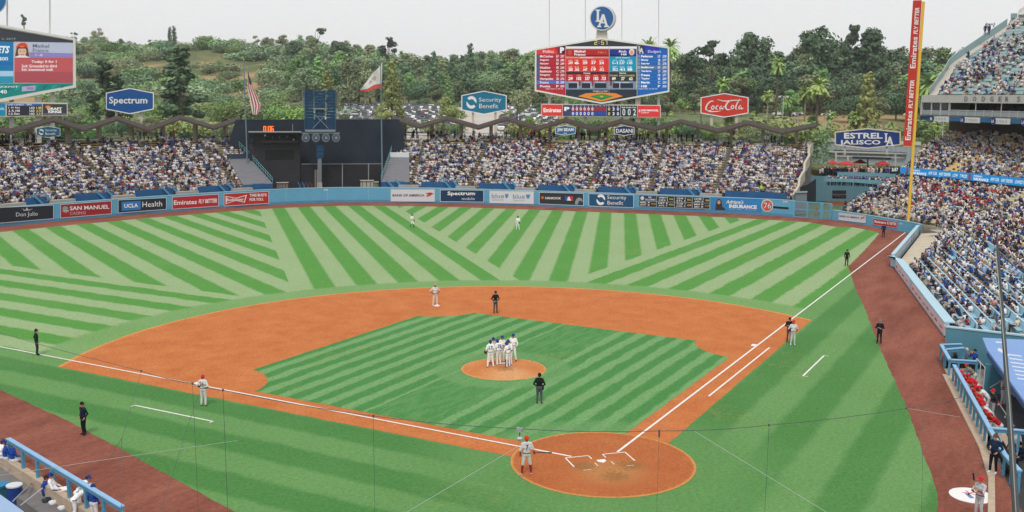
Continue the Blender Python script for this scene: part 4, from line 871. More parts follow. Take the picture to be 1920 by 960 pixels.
for ch, px in zip('DODGERS', (1812, 1828, 1844.6, 1860.3, 1876, 1888.5, 1910.6)):
    V, F = text_mesh(ch, .01); mb = MB(); P = [SC.sz(cl(px-3, 188)+(cl(px+3, 188)-cl(px-3, 188))*x, 17.3+.72*y, w_) for w_ in (.1, .02) for x, y in V]; n = len(V); mb.add(P, F); mb.build('fascia_letter', paint('6b6b6e'), t)
# ---- upper deck
NU = 42
tU = thing('upper_deck', 'steep sparsely filled upper deck of pale aqua seats at the top right', 'grandstand', SC.at(1850, 180))
def upL(k, Y):
    y = Y; return np.interp(y, [-60, 44, 50, 56, 62, 178], [1978, 1884, 1878, 1842, 1832, 1752])
def occU(k, p, z):
    if k in (0, 1): return .35
    return .72 if noise2(p+np.array([0, z*1.1]), .26, 21) > .44 else .16
def urise(k): return k*.5+(.9 if k >= 25 else 0)
FU, RU = rows_of(CB, .6, NU, .8, 18.0, urise, upL, lambda k, Y: 1975)
terrace(RU, .9).build('terrace', M('terrace_pale', (.46, .47, .44), .85, noise=.12, nscale=1), tU)
seating(tU, RU, [idx_at(FU, .6, 18, p) for p in (1818, 1915)], FU, M('seat_pale_aqua', (.36, .50, .51), .5, noise=.08, nscale=2), occU, 'upper deck', part='seat_row', aw=1.3)
e = []
for R_ in RU[:26]:
    if len(R_[2]): e.append((*R_[0][R_[2][0]], R_[1]))
n_ = (np.array(CB[1])-np.array(CB[2])); n_ = n_/np.linalg.norm(n_)
mb = MB(); mb.grid([[tuple(np.array(p)+[n_[0]*a, n_[1]*a, .12]) for p in e] for a in (0, 1.9)]); mb.build('end_stair', M('stair_beige', (.55, .50, .43), .85, noise=.06, nscale=2), tU)
mb = MB(); mb.grid([[tuple(np.array(p)+[n_[0]*1.95, n_[1]*1.95, a]) for p in e] for a in (-.8, .15)]); mb.build('end_fascia', OFFW, tU)
for a, b in zip(e[:-1:2], e[2::2]):
    A, B = np.array(a)+[n_[0]*1.95, n_[1]*1.95, .1], np.array(b)+[n_[0]*1.95, n_[1]*1.95, .1]; mb = MB(); mb.add([A, B, B+[0, 0, 1.25], A+[0, 0, 1.25]], [(0, 1, 2, 3)]); mb.build('glass_rail_panel', M('rail_glass_teal', (.22, .34, .37), .3, .5), tU)
    mb = MB(); mb.beam(A+[0, 0, 1.25], B+[0, 0, 1.25], .08, .1); mb.build('handrail', M('rail_pale', (.45, .52, .55), .4), tU)
top = e[-1]; DECKTOP = np.array(top); mb = MB(); mb.box((top[0]+n_[0]*1.4, top[1]+n_[1]*1.4, top[2]+.4), (1.0, 1.0, .8)); mb.build('stair_head_box', M('rail_glass_teal', (.22, .34, .37), .3, .5), tU)
# second flank of the deck above the cross aisle: pale sloping edge
e2 = [(*R_[0][R_[2][0]], R_[1]) for R_ in RU[26:] if len(R_[2])]
mb = MB(); mb.grid([[tuple(np.array(p)+[n_[0]*a, n_[1]*a, .1]) for p in e2] for a in (0, 1.4)]); mb.grid([[tuple(np.array(p)+[n_[0]*1.4, n_[1]*1.4, a]) for p in e2] for a in (-1.5, .9)]); mb.build('upper_edge_wall', M('edge_white', (.62, .62, .60), .7), tU)
# lamps and two standing fans at the head of the stairs
lt = thing('floodlight_cluster', 'small cluster of stadium floodlights on a short mast at the top of the stairs', 'floodlight', (top[0], top[1], top[2])); F_ = face_plane(1857, 60, 178)
mb = MB(); ppoly(mb, F_, quad(1856.3, 1857.8, 44, 44, 62, 62), -.1, 0); mb.build('mast', STEEL, lt)
for px, py in ((1850, 44.5), (1854, 45.5), (1860, 45.5), (1864.5, 44.5), (1851, 48), (1863, 49)): mb = MB(); ppoly(mb, F_, pellipse(px, py, 1.7, 2.1, 10), -.4, 0); mb.build('lamp', M('lamp_grey', (.35, .37, .40), .3, metal=.4), lt)
mb = MB(); ppoly(mb, F_, quad(1849, 1866, 46.4, 46.4, 47.2, 47.2), -.1, 0); mb.build('crossarm', STEEL, lt)

# ================================================================== BULLPEN CORNER, TERRACE AND BUILDINGS BEHIND
def plate(name, S, P, w0, w1, mt, label=None, cat=None, parent=None, sub=1):
    mb = MB(); ppoly(mb, S, P, w0, w1, sub=sub)
    if parent is not None: return mb.build(name, mt, parent)
    c = S.at(sum(p[0] for p in P)/len(P), max(p[1] for p in P)); return solo(mb, name, mt, label, cat, c)
mb = MB(); a, b, c, d_ = gp(1500, 405, 0), gp(1580, 412, 0), gp(1700, 372, 0), gp(1525, 368, 0); mb.add([a, b, c, d_], [(0, 1, 2, 3)]); struct(mb, 'bullpen_ground', M('bullpen_turf', (.10, .17, .07), .9, noise=.2, nscale=.5))
mb = MB(); q = [gp(x, y, .01) for x, y in ((1550, 377), (1606, 377), (1600, 384), (1552, 386))]; mb.add(q, [(0, 1, 2, 3)]); struct(mb, 'bullpen_mound_dirt', M('bullpen_clay', lin('b5683e'), .9))
GBW = M('bullpen_greyblue', (.13, .27, .34), .7, noise=.08, nscale=.5)
PB = face_plane(1600, 376, 172)
plate('bullpen_back_wall', PB, [(1508, 330), (1682, 330), (1682, 379), (1508, 376)], -.5, 0, GBW, 'grey blue wall behind the bullpen pitchers', 'wall')
t = thing('bullpen_window', 'dark open dugout window in the grey blue bullpen wall with people inside', 'window', PB.at(1573, 372)); plate('opening', PB, [(1560.5, 357), (1586.5, 357), (1586.5, 372.5), (1560.5, 372)], -.2, .03, paint('20262b'), parent=t)
for x in (1567, 1573, 1580): plate('seated_figure', PB, pellipse(x, 366, 2.4, 3.6, 10), .03, .15, M('shade_fig%d' % (x % 3), (.07, .06+.02*(x % 2), .09), .8), parent=t)
plate('bench_rail', PB, quad(1561, 1586, 364, 364, 365, 365), .05, .1, paint('8f989c'), parent=t)
BLK = M('black_cloth', (.02, .024, .03), .85, noise=.1, nscale=.6)
PQ = face_plane(1520, 370, 160, 18)
plate('black_windscreen', PQ, [(1496, 352), (1514, 346), (1530, 335), (1530, 378), (1500, 386)], -.1, 0, BLK, 'black curved windscreen cloth beside the bullpen, right of the pavilion end', 'screen')
PQ2 = face_plane(1502, 375, 155)
t = thing('equipment_shed', 'small grey metal shed behind the bullpen gate', 'shed', PQ2.at(1502, 400)); plate('front', PQ2, [(1491, 361), (1513, 360), (1513, 402), (1491, 402)], -2, 0, M('shed_grey', (.17, .21, .24), .6), parent=t); plate('roof', PQ2, [(1490, 359), (1514, 358), (1514, 361), (1490, 362)], -2.2, .2, M('shed_roof', (.35, .38, .38), .5), parent=t)
# projecting terrace of the bullpen bar
PT = face_plane(1620, 345, 166); t = thing('bar_terrace', 'grey blue terrace with panelled parapet above the bullpen wall', 'terrace', PT.at(1620, 352))
plate('lower_parapet', PT, [(1544, 341), (1600, 342), (1650, 347), (1682, 350), (1682, 343), (1650, 338), (1600, 335), (1546, 334)], -1.5, 0, M('parapet_teal', (.16, .33, .40), .7), parent=t)
for k in range(11): x = 1549+k*11; o = k*k*.085; plate('parapet_panel', PT, quad(x, x+9.5, 335.6+o*.7, 335.8+o*.75, 340.3+o, 340.6+o), 0, .06, M('parapet_teal_panel', (.19, .37, .44), .6), parent=t)
PT2 = face_plane(1620, 330, 171)
plate('upper_parapet', PT2, [(1570, 322), (1680, 325), (1680, 334), (1570, 332)], -.3, 0, M('parapet_teal', (.16, .33, .40), .7), parent=t)
plate('deck', PT2, [(1546, 330), (1684, 332), (1684, 340), (1546, 338)], -.2, .3, M('parapet_teal_panel', (.19, .37, .44), .6), parent=t)
# white shade structure
PW = face_plane(1620, 300, 178); WST = M('white_steel', (.52, .52, .50), .5); t = thing('shade_structure', 'white steel framed shade structure under the dark blue hexagonal beer sign', 'pergola', PW.at(1620, 325))
for P in ([(1554, 282.5), (1702, 287), (1702, 290), (1554, 285.5)], [(1565, 291), (1696, 294.5), (1696, 297), (1565, 293.5)]): plate('beam', PW, P, -.4, 0, WST, parent=t)
for x, y0, y1 in ((1567.5, 283, 322), (1679, 290, 322), (1590, 292, 318), (1663, 293, 320)): plate('post', PW, quad(x-1.6, x+1.6, y0, y0, y1, y1), -.5, .02, WST, parent=t)
plate('dark_canopy', PW, [(1598, 293), (1671, 295.5), (1671, 300), (1598, 297.5)], -5, .1, paint('2c3940'), parent=t); plate('tv_mast', PW, quad(1625.5, 1628.5, 296, 296, 314, 314), -.3, .1, paint('2c3940'), parent=t)
PG = face_plane(1600, 290, 215); t = thing('pale_building', 'long pale blue grey flat building behind the beer sign', 'building', PG.at(1620, 300))
plate('wall', PG, [(1516, 264), (1725, 272), (1725, 312), (1516, 306)], -14, 0, M('pale_blue_wall', (.36, .42, .46), .7, noise=.05, nscale=.4), parent=t); plate('roof_edge', PG, [(1514, 257), (1727, 266), (1727, 272.5), (1514, 264.5)], -14.3, .3, M('pale_roof', (.55, .57, .56), .6), parent=t)
for k in range(22): x = 1520+k*9.4; y = 265+k*.36; plate('wall_rib', PG, quad(x, x+.7, y, y, y+26, y+26), 0, .12, M('pale_rib', (.30, .36, .40), .7), parent=t)
plate('dark_eave', PG, [(1550, 280), (1600, 282), (1700, 286), (1700, 289), (1550, 283)], 0, 1.2, paint('2c4150'), parent=t)
# red umbrellas
def umbrella(px, py, D, r, lab):
    c = dp(px, py, D); t = thing('parasol', lab, 'parasol', (c[0], c[1], c[2]-2.3), 'red parasols on the bar terrace'); mb = MB(); n = 8
    mb.add([(c[0], c[1], c[2]+.35)]+[(c[0]+r*math.cos(k*math.pi/4), c[1]+r*math.sin(k*math.pi/4), c[2]-.25) for k in range(n)]+[(c[0], c[1], c[2]+.25)]+[(c[0]+.97*r*math.cos(k*math.pi/4), c[1]+.97*r*math.sin(k*math.pi/4), c[2]-.33) for k in range(n)], [(0, 1+k, 1+(k+1) % n) for k in range(n)]+[(9, 10+(k+1) % n, 10+k) for k in range(n)])
    mb.build('canopy', paint('c4342c'), t); mb = MB(); mb.tube([(c[0], c[1], c[2]-2.3), (c[0], c[1], c[2]+.5)], .04, 6); mb.build('pole', STEEL, t)
umbrella(1561, 304, 178, 1.1, 'red parasol at the left end of the terrace by the white post'); umbrella(1587, 305, 176, 1.8, 'widest red parasol, right of the left white post'); umbrella(1613, 302.5, 180, 1.3, 'red parasol half hidden behind the dark television mast'); umbrella(1655, 305, 177, 1.4, 'red parasol at the right end of the terrace')
# ================================================================== BATTER'S EYE AND CENTRE FIELD
NAVY = M('backdrop_navy', (.020, .030, .045), .85, noise=.18, nscale=.35); PE = face_plane(600, 300, 182)
t = thing('batters_eye', 'huge dark navy hitting backdrop between the two pavilions', 'backdrop', PE.at(600, 352))
plate('screen', PE, [(442, 225), (748, 224), (757, 236), (760, 360), (430, 362), (430, 262)], -.6, 0, NAVY, parent=t)
for x in range(452, 752, 21): plate('seam', PE, quad(x, x+.5, 226, 226, 350, 350), 0, .04, M('seam_navy', (.028, .038, .052), .8), parent=t)
plate('top_edge', PE, quad(442, 748, 224, 223.2, 225, 224.2), -.6, .06, M('edge_navy', (.06, .08, .10), .7), parent=t)
FENB = M('fence_black', (.022, .022, .028), .8, noise=.1, nscale=.5); PF = face_plane(600, 330, 177)
t = thing('lower_screen_fence', 'lower blackish mesh fence with grey posts standing before the backdrop', 'fence', PF.at(640, 350))
plate('mesh_panel', PF, [(565, 308), (716, 307), (716, 353), (565, 353)], -.05, 0, FENB, parent=t)
for x in (642, 691): plate('post', PF, quad(x-.9, x+.9, 306, 306, 352, 352), 0, .2, M('post_grey', (.28, .29, .30), .6), parent=t)
for x in (591, 594.5): plate('post', PF, quad(x-.7, x+.7, 318, 318, 352, 352), 0, .3, M('post_beige', (.35, .33, .26), .6), parent=t)
plate('top_rail', PF, quad(565, 716, 307, 306.5, 308.2, 307.7), 0, .1, M('post_grey', (.28, .29, .30), .6), parent=t)
PH = face_plane(515, 300, 175); t = thing('camera_building', 'dark camera and clock building left in front of the backdrop', 'building', PH.at(520, 352))
DK2 = M('building_black', (.030, .028, .034), .8, noise=.12, nscale=.5)
plate('wall', PH, [(468, 250), (563, 250), (563, 354), (500, 354), (468, 315)], -3, 0, DK2, parent=t)
plate('roof_slab', PH, [(466, 246), (565, 246), (565, 248.3), (466, 248.3)], -3, 2.2, M('slab_grey', (.35, .35, .36), .7), parent=t)
for P in ([(500, 251), (556, 251), (556, 263), (500, 263)], [(497, 281), (551, 281), (551, 299.5), (497, 299.5)]): plate('opening', PH, P, 0, .04, paint('0c0d11'), parent=t)
plate('ledge', PH, quad(490, 560, 263, 263, 268, 268), 0, .8, M('ledge_dark', (.045, .042, .05), .8), parent=t)
for x, y in ((503, 256), (511, 258), (524, 257.5), (539, 256)): plate('camera_operator', PH, pellipse(x, y, 1.6, 2.6, 8), .1, .5, M('dark_grey_cloth', (.07, .07, .08), .8), parent=t)
plate('camera_hood', PH, quad(494, 500, 252, 252, 259, 259), 0, .7, paint('2a2c30'), parent=t); plate('camera_light', PH, pellipse(497, 254, 1.5, 2, 8), .7, .8, paint('d5d8da'), parent=t); plate('camera_light', PH, pellipse(550.5, 262, 1.4, 1.6, 8), .1, .5, paint('d5d8da'), parent=t)
plate('antenna', PH, quad(548.2, 549, 232, 232, 246, 246), 0, .1, M('slab_grey', (.35, .35, .36), .7), parent=t)
tc_ = thing('pitch_clock', 'red orange segment clock digits on top of the dark building', 'clock', PH.at(503, 248)); mb = MB()
SEG = {'0': 'abcdef', '6': 'acdefg'}
def seg7(mb, S, ch, x, y, wd, h, th, w=.05):
    sp = {'a': (x, y, x+wd, y+th), 'g': (x, y+h/2-th/2, x+wd, y+h/2+th/2), 'd': (x, y+h-th, x+wd, y+h), 'f': (x, y, x+th, y+h/2), 'b': (x+wd-th, y, x+wd, y+h/2), 'e': (x, y+h/2, x+th, y+h), 'c': (x+wd-th, y+h/2, x+wd, y+h)}
    T = {'0': 'abcdef', '1': 'bc', '2': 'abged', '3': 'abgcd', '5': 'afgcd', '6': 'afgcde', '7': 'abc', '8': 'abcdefg'}[ch]
    for s in T: a, b, c, d = sp[s]; ppoly(mb, S, [(a, b), (c, b), (c, d), (a, d)], w-.05, w)
for ch, x in (('0', 494), ('0', 502.5), ('6', 508.3)): seg7(mb, PH, ch, x, 236.5, 4.8, 10.5, 1.3, .9)
ppoly(mb, PH, quad(500, 501.2, 239, 239, 240.3, 240.3), .85, .9); ppoly(mb, PH, quad(500, 501.2, 243.5, 243.5, 244.8, 244.8), .85, .9)
mb.build('digits', M('segment_orange', (.85, .16, .03), .4, emit=1.2), tc_); plate('clock_case', PH, quad(491, 515, 234.5, 234.5, 248, 248), .5, .84, DK2, parent=tc_)
# carts and crates on the platform behind the wall
for i, (x0, x1, y0, y1, col, lab) in enumerate(((519, 540, 342, 353, '8b8478', 'tan camera cart behind the wall right of the grey covered seats'), (676, 700, 338, 352, 'b9b3a5', 'pale covered golf cart behind the wall beside the right grey section'), (701, 709, 341, 353, '9c9788', 'low beige crate behind the centre wall next to the pale cart'))):
    S2 = face_plane((x0+x1)/2, 350, 173); c = S2.at((x0+x1)/2, y1); t = thing('utility_cart' if i < 2 else 'crate', lab, 'cart' if i < 2 else 'crate', c)
    plate('body', S2, [(x0, y0+3), (x0+3, y0+1.5), (x1-3, y0+1), (x1, y0+4), (x1, y1), (x0, y1)], -1.2, 0, paint(col), parent=t); plate('top', S2, quad(x0-1, x1+1, y0-.5, y0-.8, y0+1, y0+.8), -1.4, .2, paint('d8d4c8'), parent=t)
    for k in range(3): plate('strut', S2, quad(x0+3+k*(x1-x0)/3.2, x0+4+k*(x1-x0)/3.2, y0, y0, y1, y1), 0, .1, paint('4b4a48'), parent=t)
for i, (x, col) in enumerate(((561, '3a78b0'), (569, '3a78b0'), (576, '6b5b52'), (583, '7a4038'))):
    S2 = face_plane(x, 350, 172); c = S2.at(x, 353); t = thing('barrier_stand', ['blue leaning barrier frame just right of the tan cart', 'second blue barrier frame right of the tan cart', 'brown draped stand left of the speaker mast', 'dark red draped stand beside the speaker mast foot'][i], 'barrier', c)
    mb = MB(); ppoly(mb, S2, [(x-3, 341), (x-1.5, 341), (x+3, 353), (x+1.5, 353)], -.1, 0); ppoly(mb, S2, [(x+2, 344), (x+3, 344), (x+3, 353), (x+2, 353)], -.4, -.2); mb.build('frame', paint(col), t)
# ---- loudspeaker tower
PS = face_plane(600, 250, 173); t = thing('loudspeaker_tower', 'tall dark blue loudspeaker tower with three speaker columns before the backdrop', 'speaker tower', PS.at(600, 350))
SPB = M('speaker_blue', (.006, .045, .115), .6, noise=.12, nscale=1.5); SPE = M('speaker_frame', (.035, .11, .20), .5, metal=.3); GRY = M('grey_steel', (.25, .28, .31), .45, metal=.4)
plate('mast', PS, quad(595.5, 603, 296, 296, 352, 352), -.7, 0, M('mast_grey', (.17, .19, .22), .6), parent=t); plate('mast_foot', PS, quad(595, 604, 342, 342, 353, 353), -.9, .2, CONC, parent=t)
plate('mast_upper_box', PS, quad(593.5, 607, 273, 273, 297, 297), -.9, .1, SPB, parent=t)
for y in (280, 288): plate('mast_band', PS, quad(593.5, 607, y, y, y+1, y+1), .1, .16, SPE, parent=t)
def spk(x0, x1, y0, y1, n):
    xo = x0
    for k in range(n):
        a, b = y0+(y1-y0)*k/n, y0+(y1-y0)*(k+1)/n; sh = 1.4*(1-k/n)**2 if x0 < 580 else (-1.4*(1-k/n)**2 if x0 > 605 else 0)
        f = plate('speaker_cabinet', PS, quad(x0-sh, x1-sh, a+.2, a+.2, b-.2, b-.2), -1.0, .03*math.sin(k*.5), SPB, parent=t)
    return
spk(572.5, 588, 168.5, 243, 13); spk(590, 610, 170.5, 203, 6); spk(591, 609, 206, 242, 6); spk(612.5, 628, 168.5, 243, 13)
for x in (571.5, 588.8, 611.6, 629): plate('side_frame', PS, quad(x-.6, x+.6, 169, 169, 244, 244), -.8, .3, SPE, parent=t)
for a, b in (((590, 214), (616, 241)), ((612, 214), (586, 241))): plate('cross_brace', PS, [(a[0]-.7, a[1]), (a[0]+.7, a[1]), (b[0]+.7, b[1]), (b[0]-.7, b[1])], .35, .5, GRY, parent=t)
plate('mid_beam', PS, quad(588, 614, 202.5, 202.5, 204.5, 204.5), .1, .45, GRY, parent=t); plate('top_beam', PS, quad(566, 633, 170, 170, 171.5, 171.5), -.6, -.2, GRY, parent=t); plate('bottom_beam', PS, quad(572, 629, 243, 243, 247, 247), -.8, .5, GRY, parent=t)
for s in (-1, 1): x = 600+s*31; plate('wing_panel', PS, [(x-3, 172), (x+3, 172), (x+1.5-s*1, 201), (x-1.5-s*1, 201)], -1.2, -.8, M('wing_grey', (.22, .22, .25), .6), parent=t)
for x in (573.3, 592.3, 611, 630): 
    h_ = plate('horn', PS, pellipse(x, 258, 7.6, 8.3, 22), -.8, .3, M('horn_rim', (.16, .20, .25), .5), parent=t); plate('horn_mouth', PS, pellipse(x, 258, 6, 6.6, 20), .3, .33, M('horn_mouth', (.075, .10, .135), .5), parent=t); plate('horn_core', PS, pellipse(x+.5, 258.5, 2.3, 2.3, 12), .33, .5, M('horn_core', (.26, .30, .34), .4), parent=t)
plate('horn_beam', PS, quad(566, 637, 248.5, 248.5, 250.5, 250.5), -.3, .2, GRY, parent=t)
# ---- flag poles and flags
def pole(px, y0, y1, D, r, lab, col='6f7f8f'):
    a, b = dp(px, y1, D), dp(px, y1, D); S2 = face_plane(px, y1, D); top = S2.at(px, y0); t = thing('flagpole', lab, 'flagpole', (a[0], a[1], 2)); mb = MB(); mb.tube([(a[0], a[1], 2), (a[0], a[1], top[2])], [r, r*.6], 8); mb.build('pole', paint(col), t)
    mb = MB(); mb.tube([(a[0], a[1], top[2]), (a[0], a[1], top[2]+.25)], [.14, .1], 8); mb.build('finial', M('gold', (.5, .38, .12), .3, metal=.6), t); return t, a, top
t1, a1, top1 = pole(463.5, 112, 300, 173, .13, 'thin grey blue pole carrying the limp striped flag'); t2, a2, top2 = pole(717, 112, 352, 175, .14, 'thin grey pole carrying the white and red bear flag')
PU = face_plane(463.5, 200, 173)
mb = MB(); rows = []; n = 26; cols = 13      # limp striped flag, folds hanging from the hoist
for i in range(n+1):
    f = i/n; y = 124+f*91; wd = 4+15*math.sin(min(1, f*1.25)*1.5)**1.3*(1 if f < .8 else 1-(f-.8)*3.2); x0 = 464+max(0, f-.45)*18; row = []
    for j in range(cols+1): u = j/cols; row.append(PU.at(x0-3.5*(1-f)*u+wd*u, y+7*u*(1-f), .25+.13*math.sin(u*11+f*5)))
    rows.append(row)
def fl(i, j): return 2 if i < 9 and j > 4 and i+j < 19 else (0 if j//2 % 2 else 1)
mb.grid(rows, mfn=fl)
solo(mb, 'flag', [paint('c0444a'), paint('e6e2e0'), paint('27304f')], 'limp red and white striped flag with dark blue canton', 'flag', PU.at(466, 214), smooth=True)
PC = face_plane(700, 150, 175); mb = MB(); rows = []
for i in range(15):
    f = i/14; row = []
    for j in range(21):
        u = j/20; x = 716.3-46*u*(.35+.65*(1 if 1 else f)); x = 716.3-u*(20+f*26 if f > .1 else 20+f*26); yt = 118+u*40; yb = 165+u*8; y = yt+(yb-yt)*f; x = 716.3-u*(42-14*math.sin(f*3.14)*0); row.append(PC.at(x+(1-f)*u*8, y+1.2*math.sin(u*9+f*2), .35*math.sin(u*8+f*3)))
    rows.append(row)
mb.grid(rows, mfn=lambda i, j: 1 if i >= 11 else (2 if 4 <= i <= 7 and 6 <= j <= 12 and (i+j) % 5 else 0))
solo(mb, 'flag', [paint('e2e0df'), paint('cf5a50'), paint('b9aea6')], 'white flag with a red bottom stripe and faint brown bear streaming left', 'flag', PC.at(700, 165), smooth=True)

# ================================================================== HEXAGONAL SIGNS
POSTM = M('post_cream', (.55, .52, .46), .7, noise=.05, nscale=.8)
def hexsign(px, py, D, hw, hh, cut, fill, label, border='f6f8fa', bw=2, turn=0., posts=(), py1=262, th=1.0, pw=1.6):
    """hw, hh half sizes; cut = px by which the side edges are shorter than the middle"""
    S = face_plane(px, py, D, turn); P = [(px-hw, py-hh+cut), (px, py-hh), (px+hw, py-hh+cut), (px+hw, py+hh-cut), (px, py+hh), (px-hw, py+hh-cut)]
    t = thing('hexagon_sign', label, 'sign', S.at(px, py+hh)); BS[t.name] = S
    plate('case', S, P, -th, 0, POSTM, parent=t); Q = [(px+(x-px)*(1-bw/hw), py+(y-py)*(1-bw/hh)) for x, y in P]; plate('face', S, Q, 0, .06, paint(fill), parent=t)
    mb = MB(); pring(mb, S, P, bw*.8, .0, .1); mb.build('rim', paint(border), t)
    for x in posts: plate('post', S, quad(x-pw, x+pw, py+hh-cut, py+hh-cut, py1, py1), -th*.9, -th*.2, POSTM, parent=t)
    return t, S
t, S = hexsign(243.5, 189.5, 205, 45, 24.5, 9, '0a559e', 'large blue hexagonal cable company sign with white rim above the left pavilion', turn=-10, posts=(218, 265), th=2.4, pw=2.4)
lett(t, S, 'Spectrum', 204.5, 181.5, 276, 198, bold=.018, w=.12); shape(t, S, [[(276.5, 187), (279.5, 189.5), (276.5, 192)]], '4aa0c8', 'triangle', w=.12)
t, S = hexsign(907.5, 192.5, 205, 42.5, 22.5, 8.5, '137a9e', 'teal hexagonal sign with white swirl and serif words above the right pavilion', posts=(887, 929), th=1.2, pw=2.2)
sec_logo(t, S, 884, 192, 10); lett(t, S, 'Security', 898, 183, 940, 193, bold=.0, w=.12); lett(t, S, 'Benefit', 898.5, 194.5, 934, 203, bold=.0, w=.12)
t, S = hexsign(1358.5, 197.5, 205, 45, 23, 8, 'dc3a2a', 'red hexagonal cola sign with flowing white script', posts=(1334, 1381), th=1.2, pw=2.6)
# flowing script drawn as brush strokes
def brush(t, S, pts, wds, color='f4f0ee', name='script_stroke', w=.12):
    P = np.array(pts, float); s = np.linspace(0, len(P)-1, (len(P)-1)*5+1); Q = np.stack([np.interp(s, range(len(P)), P[:, i]) for i in (0, 1)], 1)
    for _ in range(3): Q[1:-1] = .25*Q[:-2]+.5*Q[1:-1]+.25*Q[2:]
    W = np.interp(s, range(len(P)), wds); T = np.gradient(Q, axis=0); T /= np.linalg.norm(T, axis=1)[:, None]+1e-9; N = np.stack([-T[:, 1], T[:, 0]], 1); mb = MB()
    mb.grid([[S.at(*(q+n*a), w) for q, n, a in zip(Q, N, W*s_)] for s_ in (.5, -.5)]); mb.build(name, paint(color), t)
brush(t, S, [(1338, 190), (1334, 189), (1327, 194), (1323, 203), (1326, 208), (1334, 207)], [1.5, 2, 2.6, 3, 2.4, 1.2]); brush(t, S, [(1322, 205), (1330, 209.5), (1345, 209), (1352, 207.5)], [.8, 2.2, 1.6, .6])
brush(t, S, [(1337, 198), (1333, 202), (1336, 206), (1340, 201), (1337, 198)], [1.8]*5); brush(t, S, [(1347, 198), (1343, 199), (1342, 204), (1346, 205.5)], [1.5, 2, 2, 1]); brush(t, S, [(1353, 198), (1349, 202), (1350, 205.5), (1354, 201), (1354.5, 205.5), (1357, 203)], [1.5, 1.8, 1.8, 1.6, 2, 1])
brush(t, S, [(1356, 200), (1360, 200)], [1.8, 1.8]); brush(t, S, [(1373, 189.5), (1369, 188.5), (1363, 193), (1360, 201), (1363, 206), (1370, 205)], [1.5, 2, 2.6, 3, 2.4, 1]); brush(t, S, [(1345, 186.5), (1358, 190), (1375, 188), (1391, 188)], [.8, 1.8, 2, .6])
brush(t, S, [(1374, 197), (1370, 201), (1373, 205), (1377, 200), (1374, 197)], [1.8]*5); brush(t, S, [(1387, 186), (1381, 195), (1379, 204), (1382, 205)], [1.6, 2.2, 2.2, 1]); brush(t, S, [(1389, 197), (1385, 201), (1386, 205.5), (1391, 200), (1390, 205), (1394, 203)], [1.5, 1.8, 1.8, 1.6, 2, .8])
t, S = hexsign(90.5, 247.5, 172, 22.5, 11, 4, '1b6a86', 'small teal hexagonal sign hanging under the left brown roof', posts=(), bw=1, th=.3)
sec_logo(t, S, 77.5, 247.5, 4.6); lett(t, S, 'Security', 85, 242, 106.5, 247.4, bold=.0, w=.12); lett(t, S, 'Benefit', 85, 248.4, 104, 253, bold=.0, w=.12)
for x in (79, 100.5): plate('hanger', S, quad(x-.7, x+.7, 232, 232, 241, 241), -.2, -.05, POSTM, parent=t)
t, S = hexsign(1060, 244.5, 176, 19, 9.5, 3.5, '2a64a4', 'small blue hexagonal whiskey sign hanging under the right brown roof', bw=1, th=.3)
lett(t, S, 'JIM BEAM', 1044.5, 240, 1075.5, 248, bold=.03, w=.12); lett(t, S, 'BAR', 1057, 249, 1063, 251.5, bold=.02, w=.12)
t, S = hexsign(1170.5, 245, 176, 19, 9.7, 3.5, '1b2c5c', 'small dark navy hexagonal water sign hanging under the right brown roof', bw=1, th=.3)
lett(t, S, 'DASANI', 1155, 241.5, 1187, 249, bold=.02, w=.12)
t, S = hexsign(1627, 259.5, 184, 62, 19.5, 7, '1c3f86', 'wide dark blue hexagonal beer sign with cream rim above the bullpen terrace', border='ecdcb4', bw=2.6, posts=(1584, 1663), py1=290, th=.8, pw=2.2)
lett(t, S, 'ESTREL', 1582.5, 249, 1655, 260, bold=.03, w=.12); lett(t, S, 'JALISCO', 1574, 262.5, 1651, 273.5, bold=.03, w=.12); lett(t, S, 'E', 1582.5, 249, 1592, 260, bold=.05, w=.13)
def la(t, S, x, y, h, col='f2f2f4', w=.13):
    """interlocked L and A with slab serifs, x,y top left, h height"""
    s = h/31.
    L_ = [(0, 0), (8.5, 0), (8.5, 2), (6.3, 2), (6.3, 18.5), (10.5, 18.5), (12, 15), (14, 15), (13, 21.5), (0, 21.5), (0, 19.5), (2.2, 19.5), (2.2, 2), (0, 2)]
    A1 = [(11.5, 8), (15.5, 8), (8.2, 28.5), (4.8, 28.5)]; A2 = [(11.5, 8), (15.5, 8), (21.8, 28.5), (17.4, 28.5)]; bar = [(8.5, 21.8), (17, 21.8), (17.4, 24.2), (7.8, 24.2)]; f1 = [(3, 28.3), (10, 28.3), (10, 31), (3, 31)]; f2 = [(15.2, 28.3), (23.8, 28.3), (23.8, 31), (15.2, 31)]
    mb = MB()
    for i, P in enumerate((L_, A1, A2, bar, f1, f2)): ppoly(mb, S, [(x+a*s, y+b*s) for a, b in P], w-.03, w+.004*i)
    return mb.build('monogram', paint(col), t)
la(t, S, 1658, 250, 24)

